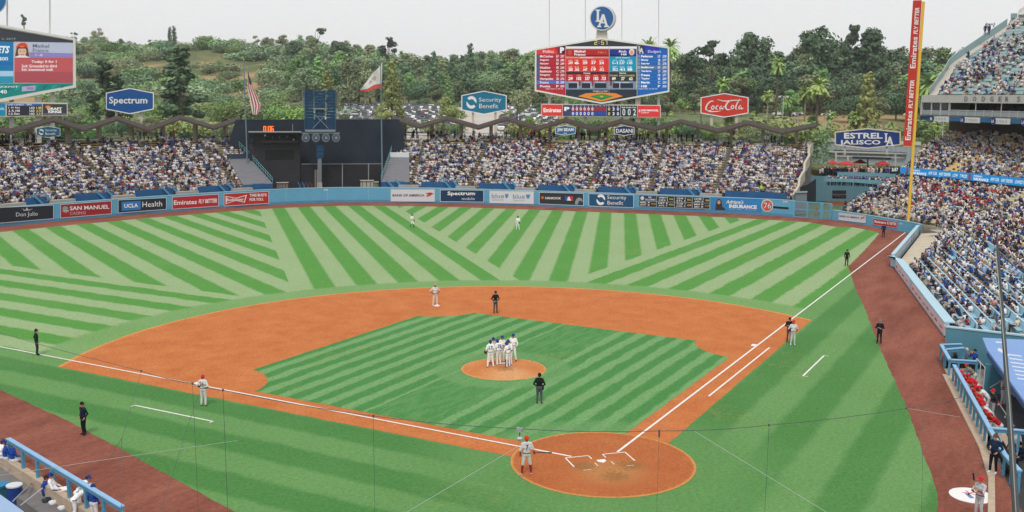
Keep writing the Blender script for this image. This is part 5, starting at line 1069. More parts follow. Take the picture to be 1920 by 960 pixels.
# ---- main scoreboard, right
def scoreboard_case(t, S, P, bw, th=2.5, col='f4f2ea'):
    plate('case', S, P, -th, 0, M('case_cream', (.72, .70, .64), .7), parent=t); mb = MB(); pring(mb, S, P, bw, 0, .25); mb.build('frame', paint(col), t)
SB = face_plane(1128, 130, 208, 0); OUT = [(1003, 91.5), (1127.5, 71), (1255, 88), (1255, 172.5), (1128, 195), (1002.5, 171)]
t = thing('main_scoreboard', 'large hexagonal video scoreboard with red and blue line-up columns above the right pavilion', 'scoreboard', SB.at(1128, 195)); BS[t.name] = SB; scoreboard_case(t, SB, OUT, 3)
def scr(P, col, name='screen_area', w=.06): return plate(name, SB, P, .0, w, paint(col, emit=1), parent=t)
scr([(1061, 84.5), (1127.5, 73.8), (1194, 83), (1194, 87), (1061, 87)], '343a44'); scr([(1061, 87), (1194, 87), (1194, 91), (1061, 91)], 'e8e6e8', 'white_band')
scr([(1006, 94), (1060, 85), (1060, 179), (1006, 169.5)], 'b02838'); scr([(1195, 83.5), (1252, 91), (1252, 170), (1195, 180.5)], '1c62b0')
scr([(1006, 94), (1040, 88.3), (1046, 101.5), (1006, 101.5)], 'de3a3c', 'header_block', .08); scr([(1047, 87.2), (1060, 85), (1060, 101), (1047, 101)], '5a1c30', 'header_block', .08)
scr([(1195, 83.5), (1209, 85.3), (1209, 101), (1195, 101)], '24304c', 'header_block', .08); scr([(1209, 85.3), (1236, 88.9), (1236, 101), (1209, 101)], '2c3cac', 'header_block', .08)
for k, y in enumerate((102.5, 109.7, 116.5, 123.7, 130.7, 137.7, 144.7, 151.5, 158.7)):
    scr([(1006, y), (1011, y), (1011, y+5.6), (1006, y+5.6)], '2c5c8c', 'number_cell', .08); scr([(1195, y), (1200, y), (1200, y+5.6), (1195, y+5.6)], '7a8aa0' if k != 3 else '9aa4ac', 'number_cell', .08); 
    scr([(1011, y+6), (1060, y+6), (1060, y+6.6), (1011, y+6.6)], '8c1c2c', 'row_line', .08); scr([(1200, y+6), (1252, y+6), (1252, y+6.6), (1200, y+6.6)], '2a88c8', 'row_line', .08)
    if k == 7: scr([(1006, y-.3), (1060, y-.3), (1060, y+6), (1006, y+6)], '2c7ccc', 'highlight_row', .09)
    if k == 3: scr([(1200, y-.3), (1252, y-.3), (1252, y+6), (1200, y+6)], '5c7898', 'highlight_row', .09)
lt_ = lambda s, x0, y0, x1, y1, c='f2eef0', b=.02: lett(t, SB, s, x0, y0, x1, y1, c, w=.14, bold=b, lit=1)
for k, (a, pos, av) in enumerate([('McCutchen', 'LF', '.257'), ('Segura', 'SS', '.285'), ('Harper', 'RF', '.249'), ('Hoskins', '1B', '.264'), ('Realmuto', 'C', '.278'), ('Kingery', 'CF', '.324'), ('Hernandez', '2B', '.276'), ('Franco', '3B', '.209'), ('Pivetta', 'P', '.050')]):
    y = (102.5, 109.7, 116.5, 123.7, 130.7, 137.7, 144.7, 151.5, 158.7)[k]; lt_(a, 1012.5, y+.8, 1012.5+len(a)*2.75, y+5.2); lt_(pos, 1043, y+.8, 1047.5, y+5.2); lt_(av, 1050, y+.8, 1058, y+5.2)
for k, (a, pos, av) in enumerate([('Pederson', 'LF', '.238'), ('Muncy', '2B', '.277'), ('Seager', 'SS', '.278'), ('Bellinger', 'RF', '.379'), ('Verdugo', 'CF', '.308'), ('Freese', '1B', '.277'), ('Taylor', '3B', '.209'), ('Martin', 'C', '.250'), ('Hill', 'P', '.000')]):
    y = (102.5, 109.7, 116.5, 123.7, 130.7, 137.7, 144.7, 151.5, 158.7)[k]; lt_(a, 1202, y+.8, 1202+len(a)*2.75, y+5.2, b=.04); lt_(pos, 1233.5, y+.8, 1238, y+5.2); lt_(av, 1241.5, y+.8, 1249.5, y+5.2)
lt_('Phillies', 1018, 94, 1038.5, 99.2, b=.0); lt_('Dodgers', 1215, 94, 1239, 100.5, b=.0); lt_('P', 1050, 88.5, 1058, 99.5, b=.06); la(t, SB, 1196.5, 86.2, 14, w=.14); lt_('Umpires: Home  1st  2nd  3rd', 1023, 165.5, 1055, 168); lt_('Umpires: Home  1st  2nd  3rd', 1197, 165.5, 1232, 168)
for ch, x in (('2', 1114.5), ('5', 1127), ('7', 1133.5)): mb = MB(); seg7(mb, SB, ch, x, 75.8, 5.2, 8, 1.1, .14); mb.build('clock_digit', paint('e4dc8c', emit=1), t)
scr(quad(1122.5, 1123.7, 77.5, 77.5, 78.7, 78.7), 'e4dc8c', 'clock_colon', .14); scr(quad(1122.5, 1123.7, 81, 81, 82.2, 82.2), 'e4dc8c', 'clock_colon', .14)
scr(quad(1061, 1142, 92, 92, 106, 106), 'b4242c', 'batter_header'); scr(quad(1075, 1142, 103, 103, 106, 106), '5c2030', 'header_shade', .08); scr(quad(1143, 1193, 92, 92, 106, 106), '24348c', 'pitcher_header'); scr(quad(1143, 1178, 102.5, 102.5, 106, 106), '1c2448', 'header_shade', .08)
scr(pellipse(1068.5, 98.5, 3.6, 5, 14), 'c8502c', 'portrait', .1); scr(pellipse(1068.5, 99.5, 2.3, 3, 12), '9c5c40', 'portrait_face', .12); scr(pellipse(1184.5, 97.5, 5, 6.2, 14), 'e8dcd0', 'portrait', .1); scr(pellipse(1184.5, 98.5, 3.2, 4.2, 12), 'd09c80', 'portrait_face', .12)
lt_('Maikel', 1077, 94, 1097.5, 98.5, b=.03); lt_('Franco', 1077, 99.8, 1098, 104.5, b=.03); lt_('0 for 1', 1121, 96.5, 1136, 99.8, 'f0a040'); lt_('Rich', 1160.5, 94.5, 1174.5, 98.5, b=.03); lt_('Hill', 1164.5, 100, 1174.5, 103.8, b=.03)
scr(quad(1061, 1141.5, 106.3, 106.3, 134.5, 134.5), 'd8342c', 'stat_block'); scr(quad(1142.5, 1193, 106.3, 106.3, 134.5, 134.5), '1494b4', 'stat_block'); scr(quad(1061, 1141.5, 106.3, 106.3, 109.3, 109.3), 'e88a84', 'stat_title', .08)
lt_('2019 Season', 1088, 106.8, 1112, 109.3); lt_('2019 Season', 1154, 106.8, 1181, 109.3, 'd8f0f4')
for r_, y in enumerate((112, 125.5-1)):
    for c_, x in enumerate((1065, 1077, 1092.5, 1108.5, 1123.5)):
        lt_([['AVG', 'HR', 'RBI', 'HITS', 'RUNS'], ['OBP', 'SLG', 'OPS', 'BB', 'WAR']][r_][c_], x+.5, y, x+8, y+2.5, 'f0c8c4'); lt_([['.209', '6', '29', '37', '24'], ['.285', '.362', '.647', '19', '-0.2']][r_][c_], x, y+3.2, x+9, y+8.5, b=.04)
    for c_, x in enumerate((1148.5, 1161.5, 1176)):
        lt_([['W-L', 'ERA', 'WHIP'], ['IP', 'SO', 'BB']][r_][c_], x+.5, y, x+9, y+2.5, 'c8ecf4'); lt_([['1-1', '2.37', '1.05'], ['30.2', '41', '8']][r_][c_], x, y+3.2, x+10, y+8.5, b=.04)
scr(quad(1061, 1141.5, 134.8, 134.8, 139, 139), '33242c', 'title_bar'); scr(quad(1142.5, 1193, 134.8, 134.8, 152.5, 152.5), '2c3438', 'title_bar'); scr(quad(1061, 1141.5, 139, 139, 152.5, 152.5), 'b02430', 'stat_block')
lt_('Career', 1094, 135.5, 1107.5, 138.5); lt_('Game', 1161, 135.5, 1174, 138.5)
for c_, x in enumerate((1065, 1081, 1097, 1113, 1127)): lt_(['AVG', 'HR', 'RBI', 'BB', 'OPS'][c_], x+.5, 140.5, x+8, 143, 'f0b060'); lt_(['.249', '102', '337', '183', '.733'][c_], x, 144, x+9, 150.5, b=.04)
for c_, (x, a, v) in enumerate(((1144, 'PITCHES', '89'), (1161, 'BALLS', '27'), (1176, 'STRIKES', '62'))): lt_(a, x, 140.3, x+14, 143, 'e0d060'); lt_(v, x+3.5, 144.5, x+10.5, 150.5, b=.04)
scr(quad(1061, 1141.5, 152.8, 152.8, 167.5, 167.5), '7c90a8', 'panel'); scr(quad(1142.5, 1193, 152.8, 152.8, 167.5, 167.5), '7c90a8', 'panel')
for a, b in ((1066, 1082.5), (1091, 1107), (1115, 1137), (1149, 1187)): scr(quad(a, b, 156, 156, 165, 165), '262c38', 'dark_panel', .09)
for x in (1083, 1107.5, 1161.5): scr(quad(x, x+1.2, 155, 155, 166, 166), 'd8dce0', 'tick', .1)
for x in (1085, 1109, 1143.5): scr(quad(x, x+4, 152, 152, 161, 161), '8c3c34', 'tick', .1)
lt_('1st inning', 1067, 153.3, 1083, 155.4); lt_('4th inning', 1094, 153.3, 1106, 155.4); lt_('7th inning', 1116, 153.3, 1134, 155.4); lt_('Pitch count', 1154, 153.3, 1180, 155.4)
scr([(1061, 167.8), (1194, 167.8), (1194, 180.8), (1128, 192), (1061, 179.3)], '2c3440', 'lower_panel'); lt_('Dodgers on field', 1112, 169, 1139, 173, b=.0)
scr([(1084, 180.5), (1098, 175), (1127, 173.3), (1155, 175), (1168, 180.5), (1128, 190.5)], 'e08a38', 'diamond_dirt', .09); scr([(1106, 180.5), (1128, 176), (1150, 180.5), (1128, 187.5)], '1c7c3c', 'diamond_grass', .11); scr([(1112, 180.8), (1128, 177.5), (1144, 180.8), (1128, 184.5)], '2c9c4c', 'diamond_grass', .13); scr(pellipse(1128, 181, 3, 1.3, 10), 'd8b060', 'diamond_mound', .15)
for x in (1060.4, 1142, 1194.3): scr(quad(x-.35, x+.35, 86, 86, 180, 180), 'a8a0a0', 'divider', .12)
for x, y1 in ((1030, 258), (1097.5, 258), (1166, 258), (1235, 258)):
    plate('post', SB, quad(x-2.6, x+2.6, 150, 150, y1, y1), -2.2, -1.2, M('post_grey_pale', (.50, .50, .50), .6), parent=t); plate('mast', SB, quad(x-.8, x+.8, -40, -40, 95, 95), -2.2, -1.9, M('mast_pale', (.60, .60, .60), .6), parent=t)
plate('centre_column', SB, quad(1058, 1066, 190, 190, 262, 262), -2, -.8, POSTM, parent=t); plate('centre_column', SB, quad(1191, 1201, 182, 182, 262, 262), -2, -.8, POSTM, parent=t)
plate('neck', SB, [(1119, 56), (1138, 56), (1140, 73), (1117, 73)], -1.8, -.6, POSTM, parent=t)
t2 = thing('round_team_sign', 'round blue sign with white interlocked letters standing over the right scoreboard', 'sign', SB.at(1130, 58)); BS[t2.name] = SB
plate('drum', SB, pellipse(1131, 35, 24.5, 24, 36), -1.6, -.3, POSTM, parent=t2); plate('rim', SB, pellipse(1129, 34, 23.5, 23.5, 40), -.3, .1, paint('e2e4e8'), parent=t2); plate('disc', SB, pellipse(1128.8, 33.8, 21.2, 21.2, 40), .1, .16, paint('2f66a8'), parent=t2); la(t2, SB, 1116.5, 18, 33, w=.24)
# line score board
t = thing('line_score_board', 'narrow line score board between two red panels below the right scoreboard', 'scoreboard', SB.at(1127, 219)); BS[t.name] = SB
plate('case', SB, [(1015, 194.5), (1239, 196.8), (1239, 220.3), (1015, 218)], -1, 0, M('case_cream', (.72, .70, .64), .7), parent=t)
sc2 = lambda P, col, name='screen_area', w=.06: plate(name, SB, P, .0, w, paint(col, emit=1), parent=t)
sc2([(1016.3, 196), (1054.5, 196.4), (1054.5, 217), (1016.3, 216.6)], 'dc3c38', 'red_panel'); sc2([(1195.5, 198), (1237.5, 198.4), (1237.5, 219), (1195.5, 218.6)], 'dc3c38', 'red_panel'); sc2([(1055.5, 196.4), (1137, 197.4), (1137, 218), (1055.5, 217.2)], '3c4468'); sc2([(1137.6, 197.4), (1163, 197.7), (1163, 218.2), (1137.6, 218)], '242c50'); sc2([(1164, 197.7), (1194.5, 198), (1194.5, 218.5), (1164, 218.2)], '2c3438')
lett(t, SB, 'Emirates', 1019, 202.5, 1052, 210.5, w=.12, bold=.03, lit=1); lett(t, SB, 'SAN MANUEL', 1202, 205, 1235, 208.6, w=.12, bold=.03, lit=1, slope=.3); lett(t, SB, 'CASINO', 1202, 210, 1217, 212.5, w=.12, lit=1); shape(t, SB, [pellipse(1199, 208, 2, 3, 10)], 'f2d8d8', w=.12)
lett(t, SB, 'P', 1058, 200.5, 1068, 208, w=.12, bold=.05, lit=1)
for k in range(9):
    x = 1071+k*7.3; sc2(quad(x, x+6.6, 200.4, 200.4, 208, 208), '9c2c3c' , 'inning_cell', .08); sc2(quad(x, x+6.6, 209, 209, 217, 217), '2c4c9c', 'inning_cell', .08); lett(t, SB, str(k+1), x+2.4, 197.6, x+4.2, 199.7, 'd8dce8', w=.12, lit=1)
    if k < 6: lett(t, SB, '0', x+1.4, 201.2, x+5.2, 207.3, w=.12, bold=.02, lit=1); lett(t, SB, '0', x+1.4, 209.8, x+5.2, 216.2, w=.12, bold=.02, lit=1)
for k, (c, v) in enumerate((('e8d880', '0'), ('f0f0f0', '3'), ('f0f0f0', '0'))):
    for y in (201.4, 210.2): lett(t, SB, v, 1140+k*8.3, y, 1144+k*8.3, y+6.2, c, w=.12, bold=.02, lit=1)
    lett(t, SB, 'RHE'[k], 1141+k*8.3, 198.3, 1143+k*8.3, 200.3, 'd8dce8', w=.12, lit=1)
for k, v in enumerate('002'): lett(t, SB, v, 1167+k*10, 204, 1172.5+k*10, 216.5, 'dfe9ea', w=.12, bold=.01, lit=1)
lett(t, SB, 'Ball Strike Out', 1166, 200, 1193, 202.6, w=.12, bold=.02, lit=1)

# ---- left scoreboard, cut by the frame
SL = face_plane(60, 120, 188, 14); OUT = [(-120, 150-52+46), (-120, 24), (-40, 36), (141.5, 71.5), (142.5, 164), (-60, 204), (-120, 195)]
OUT = [(-150, 60), (-45, 38), (141.5, 71.5), (142.5, 164), (-45, 200), (-150, 178)]
t = thing('left_scoreboard', 'large video scoreboard with player card at the upper left edge', 'scoreboard', SL.at(60, 180)); BS[t.name] = SL; scoreboard_case(t, SL, OUT, 4.5)
def sl(P, col, name='screen_area', w=.06): return plate(name, SL, P, .0, w, paint(col, emit=1), parent=t)
sl([(-130, 60), (-45, 45), (136.5, 76.5), (136.5, 80), (-130, 76)], '3a3e44'); sl([(-130, 77), (25, 78), (25, 155.5), (-130, 157)], '1478ac', 'blue_card'); sl([(-130, 117), (25, 117), (25, 122), (-130, 122)], '1c68b0', 'blue_card_band', .08); sl([(-130, 133), (25, 133), (25, 143), (-130, 143)], 'a8cce4', 'pale_band', .08); sl([(-130, 143), (25, 143), (25, 155.5), (-130, 156)], '2494b0', 'blue_card_foot', .08)
sl([(27, 78), (136.5, 80.3), (136.5, 100), (27, 97)], 'b8c0d4', 'name_panel'); sl([(52, 98), (136.5, 100), (136.5, 108), (48, 108)], '9084c0', 'purple_band', .08); sl([(27, 108), (136.5, 108.5), (136.5, 155.5), (27, 154.8)], 'c05a5e', 'red_panel'); sl([(27, 135), (136.5, 135), (136.5, 155.5), (27, 154.8)], 'ac5058', 'red_panel_low', .08)
sl([(29, 79), (54, 80), (56, 108), (28, 108)], 'c4b8b0', 'portrait_back', .08); sl([(31, 87), (34, 83), (40, 80), (47, 80), (51, 84), (52, 90), (30, 90)], 'd0482c', 'portrait_cap', .1); sl([(31, 90), (52, 90), (55, 106), (28, 106)], '5a4436', 'portrait_hair', .1); sl(pellipse(41.5, 97, 8, 10, 18), 'e0b49c', 'portrait_face', .12); sl([(33, 88.5), (50, 88.5), (50, 91), (33, 91)], '3c2c34', 'portrait_brim', .14)
for x in (38, 45): sl(pellipse(x, 96, 1.3, .8, 8), '4a342c', 'portrait_eye', .15)
sl([(37.5, 102), (46, 102), (45, 103.4), (38.5, 103.4)], 'a86458', 'portrait_mouth', .15); sl([(29, 106), (35, 104), (48, 104), (56, 108), (28, 108)], 'e4e0e0', 'portrait_shoulders', .14)
ll = lambda s, x0, y0, x1, y1, c='f2f0f2', b=.02, sh=0., so=0.: lett(t, SL, s, x0, y0, x1, y1, c, w=.17, bold=b, lit=1, shear=sh, slope=so)
ll('Maikel', 61.5, 82.5, 92, 89, '5c6470', .01, so=.6); ll('Franco', 61.5, 90.8, 91, 97.3, '5c6470', .01, so=.5); ll('7 - 3B', 66, 101.5, 80, 105.5, 'e0dcf0'); ll('Today: 0 for 1', 59, 113, 106, 119.5); ll('2nd: Grounded to third', 40.5, 121, 106.5, 126.5); ll('5th: Intentional walk', 40.5, 128, 100, 133)
ll('2, 2019', 3, 71, 29, 75, 'a8b0b4', .0); ll('ETS', -6, 86, 18.5, 100, 'e8f4f8', .04, .3); ll('son', -1, 107, 15, 113.5, 'e0f0f8', .02)
sl([(-130, 158), (-130, 176), (-45, 193), (136.5, 160), (136.5, 156.5)], '14847c', 'green_banner'); 
for k in range(9): x = -20+k*17; sl([(x, 160), (x+9, 159), (x+3, 171-k*.9), (x-4, 176-k*1.3)], '1f9c94' if k % 2 else '0f6f78', 'banner_leaf', .09)
ll('JACKPOT', -8, 161, 34, 165.5, 'd8ece8', .02); ll('40', 0, 168.5, 13, 175.5, 'e8f4f0', .02); sl([(41, 162.5), (66, 160.5), (66, 169.5), (41, 171.5)], 'b8a8c8', 'pill', .12); ll('50/50', 50, 163.5, 63, 167.5, '5a5a88', .02)
for x in (22, 98.5): plate('post', SL, quad(x-4.5, x+4, 172, 172, 262, 262), -2.2, -1.2, M('post_grey_pale', (.50, .50, .50), .6), parent=t)
plate('centre_column', SL, quad(65, 78, 182, 182, 268, 268), -2, -.8, POSTM, parent=t)
for x in (13.5, 93.5): plate('mast', SL, quad(x-1.6, x+1.6, -60, -60, 80, 80), -2.2, -1.7, M('mast_pale', (.60, .60, .60), .6), parent=t)
t2 = thing('round_team_sign', 'edge of a round blue sign over the left scoreboard, cut by the frame corner', 'sign', SL.at(-20, 60)); BS[t2.name] = SL
plate('rim', SL, pellipse(-22, -2, 35.5, 33, 40), -1, .1, paint('e2e4e8'), parent=t2); plate('disc', SL, pellipse(-22, -2, 33, 30.5, 40), .1, .16, paint('1f74b8'), parent=t2); la(t2, SL, -40, -22, 42, w=.24)
t = thing('league_leaders_board', 'narrow black leaders board below the left scoreboard', 'scoreboard', SL.at(60, 220)); BS[t.name] = SL
plate('case', SL, [(-120, 190), (127, 192.5), (127, 217), (-120, 221)], -1, 0, M('case_cream', (.72, .70, .64), .7), parent=t)
def s3(P, col, name='screen_area', w=.06): return plate(name, SL, P, .0, w, paint(col, emit=1), parent=t)
s3([(-118, 192.5), (10, 193.8), (10, 217), (-118, 218)], '1c84a8'); s3([(13, 194), (78.5, 194.6), (78.5, 216), (13, 217)], '2e3038'); s3([(13, 194), (78.5, 194.6), (78.5, 198), (13, 198)], '2c64a8', 'title_bar', .08); s3([(80.5, 194.7), (125, 195.2), (125, 215.3), (80.5, 216)], '3c3c42', 'advert_panel')
l3 = lambda s, x0, y0, x1, y1, c='eceaea', b=.02: lett(t, SL, s, x0, y0, x1, y1, c, w=.14, bold=b, lit=1)
l3('LAD Leaders:   ERA', 15, 195, 60, 197.6); 
for k, (n_, e_) in enumerate((('1. H. Ryu', '1.48'), ('2. R. Hill', '2.73'), ('3. D. Floro', '2.31'))): y = 200+k*5.6; l3(n_, 16, y, 37, y+4.2); l3('LAD', 55.5, y, 65, y+4.2); l3(e_, 68, y, 77.5, y+4.2, 'e8d878')
l3('(20)', -1, 202, 8, 207, 'd0e8f0'); l3('DRAFT', 89, 201.5, 116, 206.5, 'e0ecd0', .05); l3('KINGS', 90.5, 207, 115.5, 212, 'f0f0f0', .05); lett(t, SL, 'THE GAME INSIDE THE GAME', 82, 213, 123, 214.6, 'c8c8c8', w=.14, bold=0, lit=1)
shape(t, SL, [[(86, 203), (85, 197.5), (88, 199.5), (90, 196), (92, 199.5), (95, 197.5), (94, 202)]], 'e8872c', w=.14, lit=1)
# ================================================================== DUGOUTS, NET AND CABLES
RAILB = M('rail_blue', (.085, .27, .42), .5, noise=.08, nscale=2); RAILT = M('rail_top_pad', (.25, .45, .68), .55, noise=.06, nscale=2); CURB = M('curb_beige', (.46, .36, .27), .85, noise=.15, nscale=2)
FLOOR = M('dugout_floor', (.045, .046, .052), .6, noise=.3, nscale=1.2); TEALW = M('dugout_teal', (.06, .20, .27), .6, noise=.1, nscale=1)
def rail_run(t, pts, z, posts, w=.16, h=.12, zb=0.02):
    for i in range(len(pts)-1):
        a, b = np.array([*pts[i][:2], z]), np.array([*pts[i+1][:2], z]); mb = MB(); mb.beam(a, b, w+.06, .06); mb.build('rail_pad', RAILT, t); mb = MB(); mb.beam(a-[0, 0, .12], b-[0, 0, .12], w*.8, .17); mb.build('rail_beam', RAILB, t)
        for k in range(posts[i]+1):
            if k == 0 and i: continue
            p = a+(b-a)*k/posts[i]; mb = MB(); mb.box((p[0], p[1], (z-.2+zb)/2), (.13, .13, z-.2-zb)); mb.build('post', RAILB, t)
def slab(name, P, z0, z1, mt, parent=None):
    mb = MB(); n = len(P); mb.add([(p[0], p[1], z1) for p in P]+[(p[0], p[1], z0) for p in P], [tuple(range(n)), tuple(range(n, 2*n))[::-1]]+[(i, n+i, n+(i+1) % n, (i+1) % n) for i in range(n)])
    return mb.build(name, mt, parent)
# left dugout
A, B = gp(15, 822, 1.1)[:2], gp(229, 950, 1.1)[:2]; d = (B-A)/np.linalg.norm(B-A); n_ = np.array([-d[1], d[0]]); n_ = n_ if n_[0] < 0 else -n_
NLD = n_.copy(); tD = thing('left_dugout', 'left corner dugout with light blue padded rail, beige kerb and dark floor', 'dugout', (*A, 0)); L2 = lambda a, b: A+d*a+n_*b
LL = np.linalg.norm(B-A)
rail_run(tD, [L2(0, 0), L2(LL, 0)], 1.1, [7]); slab('kerb', [L2(-6, -.15), L2(LL+4, -.15), L2(LL+4, .2), L2(-6, .2)], -.9, .04, CURB, tD)
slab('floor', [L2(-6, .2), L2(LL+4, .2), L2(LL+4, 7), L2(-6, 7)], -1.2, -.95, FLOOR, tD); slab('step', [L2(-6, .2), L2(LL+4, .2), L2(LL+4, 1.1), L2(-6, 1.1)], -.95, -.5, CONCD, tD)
slab('bench', [L2(LL-5.5, 1.55), L2(LL+2, 1.55), L2(LL+2, 2.0), L2(LL-5.5, 2.0)], -.62, -.5, CURB, tD); slab('bench_back', [L2(LL-5.5, 2.05), L2(LL+2, 2.05), L2(LL+2, 2.12), L2(LL-5.5, 2.12)], -.5, -.05, CONC, tD)
slab('roof', [gp(-40, 900, 1.3)[:2], gp(46, 962, 1.3)[:2], gp(60, 1010, 1.3)[:2], gp(-60, 1010, 1.3)[:2]], 1.2, 1.35, M('roof_light_blue', (.30, .42, .62), .6, noise=.06, nscale=1), tD)
for a, b in (((0, 866, .2), (50, 895, -.7)), ((24, 940, .3), (60, 904, -.3)), ((38, 948, -.2), (80, 915, .3))):
    mb = MB(); mb.tube([gp(*a), gp(*b)], .028, 6); mb.build('handrail', M('bright_steel', (.45, .47, .50), .35, metal=.5), tD)
c = gp(29, 942, -.9); t = thing('water_barrel', 'dark blue barrel with a white lid on the left dugout floor', 'barrel', c); mb = MB(); mb.disc((c[0], c[1]), .3, -.95, -.1, 20, r1=.33); mb.build('drum', paint('1d3f86'), t); mb = MB(); mb.disc((c[0], c[1]), .35, -.1, -.04, 20); mb.build('lid', paint('d6dade'), t)
c = gp(2, 925, -.6); t = thing('cooler_box', 'teal blue cooler box at the left edge of the dugout', 'cooler', (c[0], c[1], -.95)); mb = MB(); mb.box((c[0], c[1], -.6), (.7, .6, .7)); mb.build('body', TEALW, t); mb = MB(); mb.box((c[0], c[1], -.2), (.76, .66, .1)); mb.build('lid', paint('2f7fa8'), t)
for px, py, col, lab in ((101, 942, 'e4e4e8', 'white towel bundle on the bench behind the left dugout players'), (118, 952, 'dfe0e4', 'white shirt lying over the dugout bench next to the towel bundle'), (88, 938, '2e3c4c', 'dark blue bag on the floor behind the seated dugout player')):
    c = gp(px, py, -.45); mb = MB(); V = []
    for i in range(6):
        V.append([(c[0]+.24*math.cos(k*.785)*math.sin((i+.5)*.52)*(1+.25*math.sin(k*2.3+i)), c[1]+.2*math.sin(k*.785)*math.sin((i+.5)*.52)*(1+.25*math.cos(k*1.7)), c[2]+.14*math.cos((i+.5)*.52)) for k in range(9)])
    mb.grid(V); solo(mb, 'towel' if col[0] != '2' else 'bag', paint(col), lab, 'towel' if col[0] != '2' else 'bag', c, smooth=True)
# right dugout
tR_ = thing('right_dugout', 'right side dugout with blue padded rails, beige kerb, dark floor and blue roof', 'dugout', (25, -13, 0))
P0, P1, P2 = gp(1789, 684, 1.1)[:2], gp(1856, 803, 1.1)[:2], gp(1884, 853, 1.05)[:2]; P3 = gp(1912, 886, 1.0)[:2]
rail_run(tR_, [P0, P1], 1.1, [11]); rail_run(tR_, [P1, P2, P3], 1.08, [1, 2]); d2 = (P1-P0)/np.linalg.norm(P1-P0); m_ = np.array([-d2[1], d2[0]]); m_ = m_ if m_[1] < 0 else -m_
NRD = m_.copy(); R2 = lambda a, b: P0+d2*a+m_*b; L3 = np.linalg.norm(P1-P0)
slab('kerb', [R2(-1.6, -.42), R2(L3, -.42), R2(L3+4.5, -.7), R2(L3+10, -1.6), R2(L3+10, -1.3), R2(L3+4.5, -.42), R2(L3, .35), R2(-1.6, .35)], -.9, .05, CURB, tR_)
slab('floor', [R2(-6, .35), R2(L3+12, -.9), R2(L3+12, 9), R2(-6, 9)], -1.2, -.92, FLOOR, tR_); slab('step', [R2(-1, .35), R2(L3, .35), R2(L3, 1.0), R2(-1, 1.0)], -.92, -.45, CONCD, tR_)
rail_run(tR_, [P1, R2(L3-.2, 5.5)], 1.12, [4])
W1, W2_, W3, W4 = gp(1765, 646, 1.1)[:2], gp(1803, 645, 1.1)[:2], gp(1781, 674, 1.1)[:2], gp(1832, 677, 1.1)[:2]
tw = thing('camera_well', 'light blue rail frame of the camera well between the box seats and the right dugout', 'enclosure', (*W1, 0)); rail_run(tw, [W2_, W1, W3, W4], 1.1, [2, 2, 3]); w5 = gp(1772, 655, 1.1)[:2]; w6 = gp(1808, 652, 1.1)[:2]; rail_run(tw, [w5, w6], 1.1, [1])
slab('well_floor', [W1, W3, W4+m_*1.5, W2_+m_*3.5], -.6, -.5, CONC, tw)
e1 = W4; e2_ = W4+m_*6.5; mb = MB(); mb.beam((*(e1+m_*.5), .0), (*e2_, .0), .25, 1.9); mb.build('end_wall', TEALW, tR_)
b1 = W2_+m_*1.5; mb = MB(); mb.beam((*(W2_+m_*2.2), .0), (*(W2_+m_*8), .3), .2, 2.0); mb.build('far_wall', TEALW, tR_)
ROOFB = M('dugout_roof_blue', (.20, .34, .64), .6, noise=.05, nscale=1)
rp = [gp(1842, 633, 1.5)[:2], gp(1990, 640, 1.5)[:2], gp(2010, 880, 1.5)[:2], gp(1921, 752, 1.5)[:2], gp(1851, 655, 1.5)[:2]]
slab('roof', rp, 1.35, 1.5, ROOFB, tR_); slab('roof_fascia', [rp[3], rp[4], rp[4]+np.array([.15, -.15]), rp[3]+np.array([.15, -.15])], 1.05, 1.34, paint('35568a'), tR_)
mb = MB()
for P in ([(1872, 652), (1880, 655), (1893, 668), (1884, 668), (1878, 661), (1870, 657)], [(1866, 640), (1882, 641), (1884, 643), (1868, 643)]): mb.add([(*gp(x, y, 1.51)[:2], 1.508) for x, y in P], [tuple(range(len(P)))])
for k in range(7): y = 663+k*7.5; x = 1888+k*3; mb.add([(*gp(a, b, 1.51)[:2], 1.508) for a, b in ((x, y), (x+26, y+3.5), (x+28, y+6), (x+2, y+2.6))], [(0, 1, 2, 3)])
mb.build('roof_print', paint('d5dcea'), tR_)
for a, b in (((1857, 696, .2), (1903, 744, -.7)), ((1856, 727, -.3), (1913, 692, .9)), ((1872, 755, .2), (1902, 800, -.3))):
    mb = MB(); mb.tube([gp(*a), gp(*b)], .035, 6); mb.build('handrail', M('dull_rail', (.33, .32, .30), .5), tR_)
for a, b in (((1831, 672), (1847, 689)),): 
    for q in (0, .45): mb = MB(); mb.tube([gp(*a, 1.3-q), gp(*b, .8-q)], .03, 6); mb.build('stair_rail', paint('c9d4da'), tR_)
    for x, y in ((1831, 672), (1847, 689), (1839, 680)): p = gp(x, y, 1.1); mb = MB(); mb.tube([(p[0], p[1], 1.1), (p[0], p[1], -.5)], .03, 6); mb.build('stair_post', paint('c9d4da'), tR_)
slab('bench', [R2(2, 1.25), R2(L3-1, 1.25), R2(L3-1, 1.6), R2(2, 1.6)], -.5, -.42, CURB, tR_)
for k in range(9): p = R2(4+k*2.1, 2.4+(k*1.7) % 3); mb = MB(); mb.disc((p[0], p[1]), .05, -.92, -.8, 8); solo(mb, 'paper_cup', paint('d8dade'), 'small white paper cup dropped on the right dugout floor', 'cup', (p[0], p[1], -.92), 'paper cups on the dugout floor')
